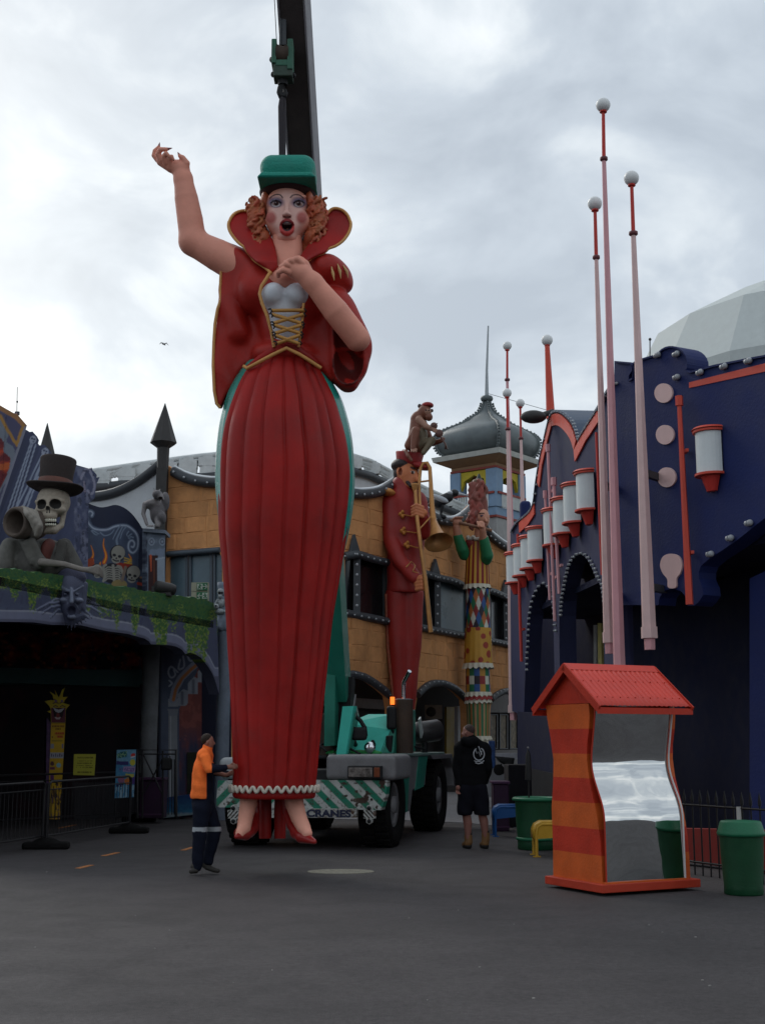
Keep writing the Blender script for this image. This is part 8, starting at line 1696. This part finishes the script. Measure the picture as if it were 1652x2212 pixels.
def bench(F, x0, x1, ys, yl, col, lab, dep):
    m = mat(col[0], col[1], .4, var=.08, dirt=.08); t = thing('bench', lab, 'bench', loc=F(x0, yl)); p0 = Vector(F(x0, ys)); q0 = Vector(F(x1, ys)); zt_ = p0.z; xa, xb = p0.x, q0.x; y0 = p0.y
    seat = MB(); prof = [(0, -.16), (.0, -.07), (.025, -.02), (.07, .0), (dep - .07, .0), (dep - .02, -.02), (dep, -.06)]
    A = [Vector((xa, y0 + a, zt_ + b)) for a, b in prof]
    V = [Vector((xa - .04 * 0, p.y, p.z)) for p in A]; n = len(A)
    # seat curls down at its end
    rows = [(-.0, -.22), (.0, -.10), (.03, -.035), (.10, 0.0), (xb - xa, 0.0)]
    vs = [Vector((xa + dx, y0 + yy, zt_ + dz)) for dx, dz in rows for yy in (0, dep)]
    seat.add(vs, [(2 * i, 2 * i + 1, 2 * i + 3, 2 * i + 2) for i in range(len(rows) - 1)], smooth=True); so2 = seat.build('seat', m, t); md = so2.modifiers.new('s', 'SOLIDIFY'); md.thickness = .03
    zg = 0.0
    MB().prism([Vector((xa + .0, y0 - .01, zt_ - .22)), Vector((xb, y0 - .01, zt_ - .16)), Vector((xb, y0 - .01, zt_ - .01)), Vector((xa + .10, y0 - .01, zt_ - .01)), Vector((xa + .03, y0 - .01, zt_ - .05)), Vector((xa, y0 - .01, zt_ - .12))], [Vector((xa + .0, y0 + .02, zt_ - .22)), Vector((xb, y0 + .02, zt_ - .16)), Vector((xb, y0 + .02, zt_ - .01)), Vector((xa + .10, y0 + .02, zt_ - .01)), Vector((xa + .03, y0 + .02, zt_ - .05)), Vector((xa, y0 + .02, zt_ - .12))]).build('seat_front', m, t)
    for yy in (0, dep): MB().tube([(xa + .01, y0 + yy, zg), (xa + .01, y0 + yy, zt_ - .16), (xa + .035, y0 + yy, zt_ - .05), (xa + .1, y0 + yy, zt_ - .012), (xb, y0 + yy, zt_ - .012)], .022, 10).build('tube_frame', m, t); MB().box((xa + .01, y0 + yy, .008), (.11, .07, .014)).build('foot_plate', m, t)
    MB().tube([(xb - .1, y0 + .05, 0), (xb - .1, y0 + .05, zt_ - .02)], .022, 8).build('leg', m, t)
bench(Fig(15.1), 1156, 1300, 1779, 1852, ('bench_yellow', (.42, .24, .02)), 'yellow bench with bent tube legs poking out behind the orange booth', .38)
bench(Fig(18.3), 1068, 1140, 1742, 1811, ('bench_blue', (.01, .075, .24)), 'bright blue bench between the walking man and the dark green bin', .42)
def boxthing(nm, x0, x1, y0, y1, Y, d, m, lab, cat, bev=.02, lidm=None):
    F = Fig(Y); a, b = F(x0, y0), F(x1, y1); t = thing(nm, lab, cat, loc=(a[0], a[1], 0)); z0 = max(0, b[2])
    MB().box(((a[0] + b[0]) / 2, a[1] + d / 2, (a[2] + z0) / 2), (b[0] - a[0], d, a[2] - z0)).build('bin_body' if cat == 'bin' else 'box_body', m, t, bevel=bev)
    if lidm: MB().box(((a[0] + b[0]) / 2, a[1] + d / 2 - .01, a[2] + .03), (b[0] - a[0] + .05, d + .05, .05)).build('lid', lidm, t, bevel=.01); MB().box(((a[0] + b[0]) / 2, a[1] - .005, z0 + .08), (b[0] - a[0] + .02, .02, .03)).build('base_trim', lidm, t)
    return t
purp = mat('dark_purple', (.028, .006, .030), .6, var=.2, dirt=.1); pur2 = mat('mauve_trim', (.06, .02, .06), .5)
boxthing('purple_bin', 1065, 1100, 1694, 1800, 19.4, .5, purp, 'square dark purple bin behind the blue bench', 'bin', lidm=pur2)
boxthing('purple_bin', 303, 352, 1686, 1768, 21.2, .5, purp, 'square dark purple bin by the ghost ride column, behind the barriers', 'bin', lidm=pur2)
boxthing('black_cabinet', 1097, 1150, 1652, 1800, 20.2, .9, mat('matt_black_board', (.007, .006, .009), .9), 'tall black cabinet against the end of the violet wing', 'cabinet')
boxthing('white_counter', 1056, 1126, 1627, 1640, 27, .5, mat('white_counter_paint', (.33, .33, .36), .6, dirt=.25), 'long white counter top under the shop windows at the back', 'counter', bev=0)
boxthing('pale_bench_wall', 1018, 1098, 1655, 1722, 26, .3, mat('pale_bench_paint', (.22, .22, .23), .7, dirt=.2), 'low pale wall behind the walking man', 'wall', bev=0)
boxthing('blue_post', 1056, 1070, 1600, 1660, 25.5, .2, mat('shiny_blue_post', (.015, .05, .16), .35, var=.4, scale=8), 'short shiny blue post under the flute player column', 'post')
wb = thing('wheelbarrow', 'dark upturned wheelbarrow leaning on the low pale wall', 'wheelbarrow', loc=Fig(24.5)(1085, 1672)); FW2 = Fig(24.3)
MB().lathe(FW2(1077, 1663), [(.02, -.03), (.11, -.03), (.13, -.02), (.13, .02), (.11, .03), (.02, .03)], 20, (.5, 1, 0)).build('wheel', rubber, wb); S = Sculpt(); S.poly(FW2, [(1068, 1633), (1110, 1637), (1106, 1660), (1094, 1655), (1078, 1646)], 0.2, .2, .03, .02); S.build('tray', .025, blk, wb); MB().tube([FW2(1082, 1650), FW2(1086, 1672), FW2(1098, 1652)], .018, 6).build('leg', blk, wb)
# iron fence: every picket a part
IF_ = VWall([tuple(W(1470, 1800, 13.3).xy), tuple(W(1760, 1800, 11.6).xy)]); ife = thing('iron_fence', 'low black iron picket fence in front of the red plinth wall', 'fence', loc=IF_.w(1500, 1850))
pk = None; s0_, s1_ = IF_.hit(1480, 1800)[0], IF_.hit(1745, 1800)[0]; n_ = 14; hp = 1.0
for k in range(n_ + 1):
    s_ = s0_ + (s1_ - s0_) * k / n_; p = IF_.at(s_, 0)
    if pk is None:
        m_ = MB(); m_.tube([p, p + Vector((0, 0, hp * .92))], .011, 6); m_.tube([p + Vector((0, 0, hp * .9)), p + Vector((0, 0, hp * .95)), p + Vector((0, 0, hp * 1.06))], [.02, .022, .002], 6); pk = m_.build('picket', blk, ife); p00 = p.copy(); inv_f = pk.matrix_parent_inverse.copy()
    else: o = bpy.data.objects.new('picket', pk.data); link(o, ife); o.matrix_parent_inverse = inv_f; o.location = p - p00
for z in (.16, .86): MB().tube([IF_.at(s0_ - .1, z), IF_.at(s1_ + .1, z)], .014, 6).build('rail', blk, ife)
wl_ = MB(); p = IF_.w(1595, 1760, .03); wl_.box(p, (.055, .008, .19)); tag(wl_.build('white_tag', mat('white_tag_plastic', (.5, .5, .48), .5)), 'small narrow white tag fixed upright on the iron fence above the near bin', 'tag')

# ================================================================== LEFT: BARRIERS, CLOWN BOARD, SIGNS
bar = mat('barrier_black', (.011, .010, .012), .5, var=.3, bump=.2, dirt=.1)
def barrier(pa, pb, lab, feet=(1, 1), h=1.03):
    t = thing('crowd_barrier', lab, 'barrier', 'black crowd barriers before the ghost ride', loc=pa); d = (pb - pa).normalized(); up = Vector((0, 0, 1)); rc_ = .1
    pts = [pa + up * .12, pa + up * (h - rc_), pa + up * (h - .02) + d * .04, pa + up * h + d * rc_, pb + up * h - d * rc_, pb + up * (h - .02) - d * .04, pb + up * (h - rc_), pb + up * .12]
    MB().tube(pts, .02, 10).build('top_frame', bar, t); MB().tube([pa + up * .2, pb + up * .2], .014, 8).build('bottom_rail', bar, t); MB().tube([pa + up * (h - .12), pb + up * (h - .12)], .010, 8).build('middle_rail', bar, t)
    n = max(4, int((pb - pa).length / .13)); bsrc = None
    for k in range(1, n):
        p = pa + (pb - pa) * k / n
        if bsrc is None: bsrc = MB().tube([p + up * .2, p + up * (h - .12)], .0055, 5).build('upright_bar', bar, t); pz = p.copy(); iv = bsrc.matrix_parent_inverse.copy()
        else: o = bpy.data.objects.new('upright_bar', bsrc.data); link(o, t); o.matrix_parent_inverse = iv; o.location = p - pz
    for p, on in ((pa, feet[0]), (pb, feet[1])):
        MB().tube([p + up * .02, p + up * h * .98], .028, 10).build('post', bar, t)
        if on: S = Sculpt(); S.box(p + up * .05 + d * .0, (.36, .13, .06), .045, .02); S.ell(p + up * .1, (.2, .1, .08), .05); S.build('foot_weight', .02, rubber, t)
P1 = G(100, 1834); P2 = G(279, 1800); P0 = P1 + (P1 - P2) * .9 + Vector((-.1, .2, 0)); 
barrier(P1, P2, 'black crowd barrier running between the two heavy rubber feet, in front of the clown board'); barrier(P0, P1 + Vector((-.06, 0, 0)), 'black crowd barrier cut off by the photo edge, nearest of the three', feet=(1, 0))
barrier(Vector(G(60, 1812)) + Vector((-2.2, .3, 0)), G(300, 1775), 'black crowd barrier of the rear row, closer to the dark ride entrance', feet=(0, 1))
gt = thing('metal_gate', 'black gate with crossed diagonal braces before the painted mural', 'gate', loc=G(297, 1770)); FG = Fig(20.4); 
def gtube(pts, r_, nm): MB().tube([FG(*p) for p in pts], r_, 8).build(nm, bar, gt)
gtube([(297, 1768), (297, 1620), (381, 1620), (381, 1768)], .028, 'frame'); gtube([(297, 1629), (381, 1629)], .014, 'rail'); gtube([(308, 1625), (352, 1718)], .016, 'brace'); gtube([(352, 1640), (308, 1718)], .016, 'brace'); gtube([(308, 1622), (308, 1768)], .02, 'stile'); gtube([(352, 1622), (352, 1768)], .02, 'stile')
for x in (364, 372, 377): gtube([(x, 1640), (x, 1760)], .010, 'upright_bar')
S = Sculpt(); S.box(FG(360, 1650, -.08), (.10, .06, .12), .03, .01); S.build('latch_box', .015, blk, gt); gtube([(358, 1640, -.1), (362, 1630, -.1), (368, 1634, -.1), (366, 1646, -.1)], .012, 'chain_loop')
# yellow clown height board
CB = VWall([tuple(W(90, 1650, 21.0).xy), tuple(W(160, 1650, 21.2).xy)]); cb = thing('clown_board', 'tall yellow board with a laughing spiky-haired clown head on top beside the entrance', 'sign', loc=CB.w(120, 1775))
ZC = lambda x, y: ((90 + x / 5.82) / 1.17191, (1720 + y / 5.82) / 1.17191)
def cbp(x, y):
    P = Paint(x, y, C(210, 168, 40)); X = (x * 1.17191 - 90) * 5.82; Y_ = (y * 1.17191 - 1720) * 5.82
    def R(x0, y0, x1, y1, c, j=0): P.put(((X > x0) & (X < x1) & (Y_ > y0) & (Y_ < y1)) * 1.0, c)
    for yy, x0, x1 in ((690, 250, 430), (732, 300, 380)):
        R(x0, yy - 13, x1, yy + 13, C(120, 60, 30)); P.put(((X > x0) & (X < x1) & (np.abs(Y_ - yy) < 13) & (np.mod(X * 1.0, 22) < 7)) * 1.0, C(210, 168, 40))
    R(290, 775, 425, 815, C(190, 70, 40)); R(320, 825, 405, 860, C(190, 70, 40)); P.put(((X > 290) & (X < 425) & (Y_ > 775) & (Y_ < 860) & (np.mod(X, 27) < 5)) * .8, C(210, 150, 50))
    R(245, 840, 262, 860, C(60, 40, 40)); R(240, 895, 400, 915, C(170, 140, 40)); R(225, 950, 275, 1015, C(150, 150, 160)); R(390, 950, 415, 1015, C(120, 120, 150)); R(215, 1075, 425, 1160, C(170, 170, 180))
    for k in range(6): R(235 + k * 30, 1095 + (k % 2) * 8, 250 + k * 30, 1140, C(90, 80, 100))
    P.put((np.hypot((X - 250) / 30, (Y_ - 1240) / 34) < 1) * 1., C(90, 50, 60)); P.put((np.hypot((X - 345) / 34, (Y_ - 1265) / 34) < 1) * 1., C(140, 190, 200)); R(215, 1290, 290, 1330, C(120, 60, 90)); R(220, 1400, 275, 1500, C(100, 50, 110))
    P.put((Y_ > 1520) * (fbm(X / 22, Y_ / 90, 4) > .60) * 1., C(90, 64, 40)); P.put((Y_ > 1520) * (fbm(X / 14, Y_ / 60, 14) > .68) * 1., C(100, 70, 110)); return P.C
board('yellow_panel', CB, [ZC(235, 645), ZC(445, 645), ZC(365, 2060), ZC(185, 2060)], paint_m, cb, cbp, step=1.0, out=.0, thick=.04)
board('purple_edge', CB, [ZC(170, 560), ZC(233, 640), ZC(184, 2060), ZC(150, 2060)], mat('violet_edge_paint', (.10, .05, .13), .6, var=.4, scale=9), cb, None, out=-.02, thick=.25)
def headp(x, y):
    P = Paint(x, y, C(196, 172, 42)); q = lambda *L2: [ZC(a, b) for a, b in L2]
    P.poly(q((235, 420), (450, 420), (440, 640), (235, 640)), C(110, 52, 66)); P.poly(q((255, 420), (430, 430), (400, 560), (280, 560)), C(40, 16, 24)); P.poly(q((260, 415), (340, 445), (430, 425), (385, 480), (345, 492), (300, 475)), C(190, 190, 195)); P.poly(q((285, 555), (375, 555), (355, 590), (310, 588)), C(196, 180, 180)); P.ell(*ZC(335, 530), 4, 5, C(130, 50, 50))
    for L2 in (((265, 355), (300, 335), (340, 350)), ((365, 350), (400, 332), (440, 348)), ((270, 400), (300, 385), (330, 400)), ((370, 400), (400, 385), (440, 400)), ((240, 290), (300, 300), (320, 320))): P.stroke(q(*L2), 1.1, C(80, 50, 60))
    P.poly(q((290, 300), (320, 300), (315, 335), (290, 335)), C(120, 100, 130)); P.poly(q((375, 300), (410, 300), (410, 335), (380, 335)), C(120, 100, 130)); return P.C
board('clown_head', CB, [ZC(*p) for p in ((235, 640), (230, 500), (175, 470), (235, 455), (215, 400), (140, 320), (240, 300), (270, 310), (262, 240), (215, 180), (290, 225), (302, 240), (290, 150), (330, 235), (352, 270), (372, 220), (400, 150), (440, 120), (412, 200), (405, 260), (480, 255), (430, 310), (425, 350), (510, 375), (460, 430), (450, 460), (445, 640))], paint_m, cb, headp, step=1.0, out=.03, thick=.05)
def notice(x, y):
    P = Paint(x, y, C(176, 172, 62)); X = (x - 159.6) / 48; Y_ = (y - 1629) / 46
    for k, yy in enumerate((.17, .32, .43, .54, .63, .85)): P.put(((np.abs(Y_ - yy) < (.035 if k in (0, 5) else .024)) & (X > .12 + .05 * (k in (0, 5))) & (X < .88 - .03 * (k % 3)) & (fbm(x / 1.1, y * 0 + k, 7) > .40)) * .75, C(84, 78, 34))
    return P.C
ns_ = Fig(20.3); NW = VWall([tuple(W(150, 1650, 20.3).xy), tuple(W(310, 1650, 20.3).xy)])
nt = thing('yellow_notice', 'square yellow paper notice with lines of small print behind the barriers', 'notice', loc=NW.w(183, 1650)); board('notice_sheet', NW, [(160.5, 1629), (207.5, 1629), (204, 1675), (158.5, 1674)], paint_m, nt, notice, step=.9, out=0, thick=.02); MB().tube([NW.w(160, 1630, -.03), NW.w(158, 1760, -.03)], .012, 6).build('stand_leg', bar, nt); MB().tube([NW.w(206, 1630, -.03), NW.w(204, 1760, -.03)], .012, 6).build('stand_leg', bar, nt)
def poster(x, y):
    P = Paint(x, y, C(62, 122, 160)); P.put((fbm(x / 7, y / 9, 3) - .5) * 2, C(90, 150, 184)); P.put(((y - 1620) / 101 < .27) * .7 * fbm(x / 5, y / 5, 4), C(140, 180, 196))
    P.poly([(253, 1629), (262, 1624), (275, 1622), (275, 1634), (263, 1637), (255, 1638)], C(40, 90, 96)); P.put(inpoly(x, y, [(253, 1629), (275, 1622), (275, 1634), (255, 1638)]) * (fbm(x / 2, y / 2, 2) > .55) * 1., C(120, 160, 120)); P.ell(288, 1631, 5, 3.8, C(196, 56, 50), -20); P.stroke([(284, 1636), (291, 1634)], 1.2, C(200, 200, 206)); P.poly([(252, 1644), (278, 1645), (278, 1653), (252, 1652)], C(52, 46, 104)); P.ell(287, 1647, 6, 7, C(190, 180, 60)); P.poly([(268, 1655), (293, 1656), (292, 1669), (266, 1667)], C(150, 130, 170)); P.put(inpoly(x, y, [(258, 1658), (291, 1659), (290, 1667), (258, 1666)]) * (fbm(x / 1.4, y / 3, 5) > .5) * .8, C(90, 60, 130))
    P.poly([(272, 1671), (290, 1672), (290, 1681), (271, 1680)], C(176, 172, 80)); P.put((np.hypot((x - 262) / 7, (y - 1684) / 8) < 1) * 1., C(140, 92, 120)); P.put((np.hypot((x - 276) / 7, (y - 1688) / 7) < 1) * 1., C(190, 110, 50)); P.poly([(252, 1692), (268, 1690), (266, 1700), (252, 1700)], C(40, 46, 96)); P.poly([(284, 1680), (294, 1676), (291, 1694), (284, 1694)], C(70, 50, 120)); P.put((y > 1696) * (fbm(x / 3, y / 12, 9) > .55) * .8, C(150, 180, 196)); return P.C
ps = thing('poster_stand', 'bright blue illustrated poster board leaning at the end of the barriers', 'poster', loc=NW.w(272, 1700)); board('poster_board', NW, [(253, 1620), (295, 1619), (289, 1722), (248, 1724)], paint_m, ps, poster, step=.9, out=-.1, thick=.03); MB().tube([NW.w(292, 1622, -.2), NW.w(296, 1762, -.9)], .015, 6).build('prop_leg', bar, ps); MB().tube([NW.w(250, 1720, -.13), NW.w(249, 1762, -.13)], .015, 6).build('prop_leg', bar, ps)
# seagull and the antenna mast at the left
gl_ = Fig(46); S = Sculpt(); u_ = gl_.r(1, 354, 743); S.cone(gl_(352, 742, 0), gl_(357, 745, 0), 2.2 * u_, 1.4 * u_, .02, (.3, .3, .3)); S.chain([gl_(354, 743, 0), gl_(349, 740, .2), gl_(344, 744, .5)], [1.3 * u_, 1.0 * u_, .4 * u_], .02, (.16, .16, .17)); S.chain([gl_(355, 743, 0), gl_(360, 741, -.2), gl_(365, 747, -.4)], [1.3 * u_, 1.0 * u_, .4 * u_], .02, (.16, .16, .17))
tag(S.build('seagull', .015, mat('seagull_feathers', (1, 1, 1), .7, vcol=True)), 'lone seagull gliding in the clouds left of the giant figure', 'bird')
am = MB(); am.tube([W(37, 905, 26), W(38, 836, 26)], .012, 6); am.box(W(38, 893, 26), (.12, .05, .1)); am.ball(W(38, 868, 26), .03, 8, 6); tag(am.build('antenna_mast', dark_trim), 'very thin antenna mast above the painted fire panel', 'antenna')
# hall added behind the camera to give the distorting mirror something to reflect
bk = thing('reflection_hall', 'long low pale hall with dark doorways, added behind the camera for the mirror to reflect', 'building', loc=(6, -26, 0)); 
for k in range(7): MB().box((-22 + k * 8, -26, 1.6), (1.2, .5, 3.2)).build('pier', greyw, bk)
MB().box((2, -26.3, 4.0), (60, .8, 1.8)).build('upper_wall', cream, bk); MB().box((2, -28, 1.5), (60, .3, 3.0)).build('dark_back', inner, bk); MB().box((2, -28, 5.0), (61, 5, .2)).build('roof', gpm, bk)
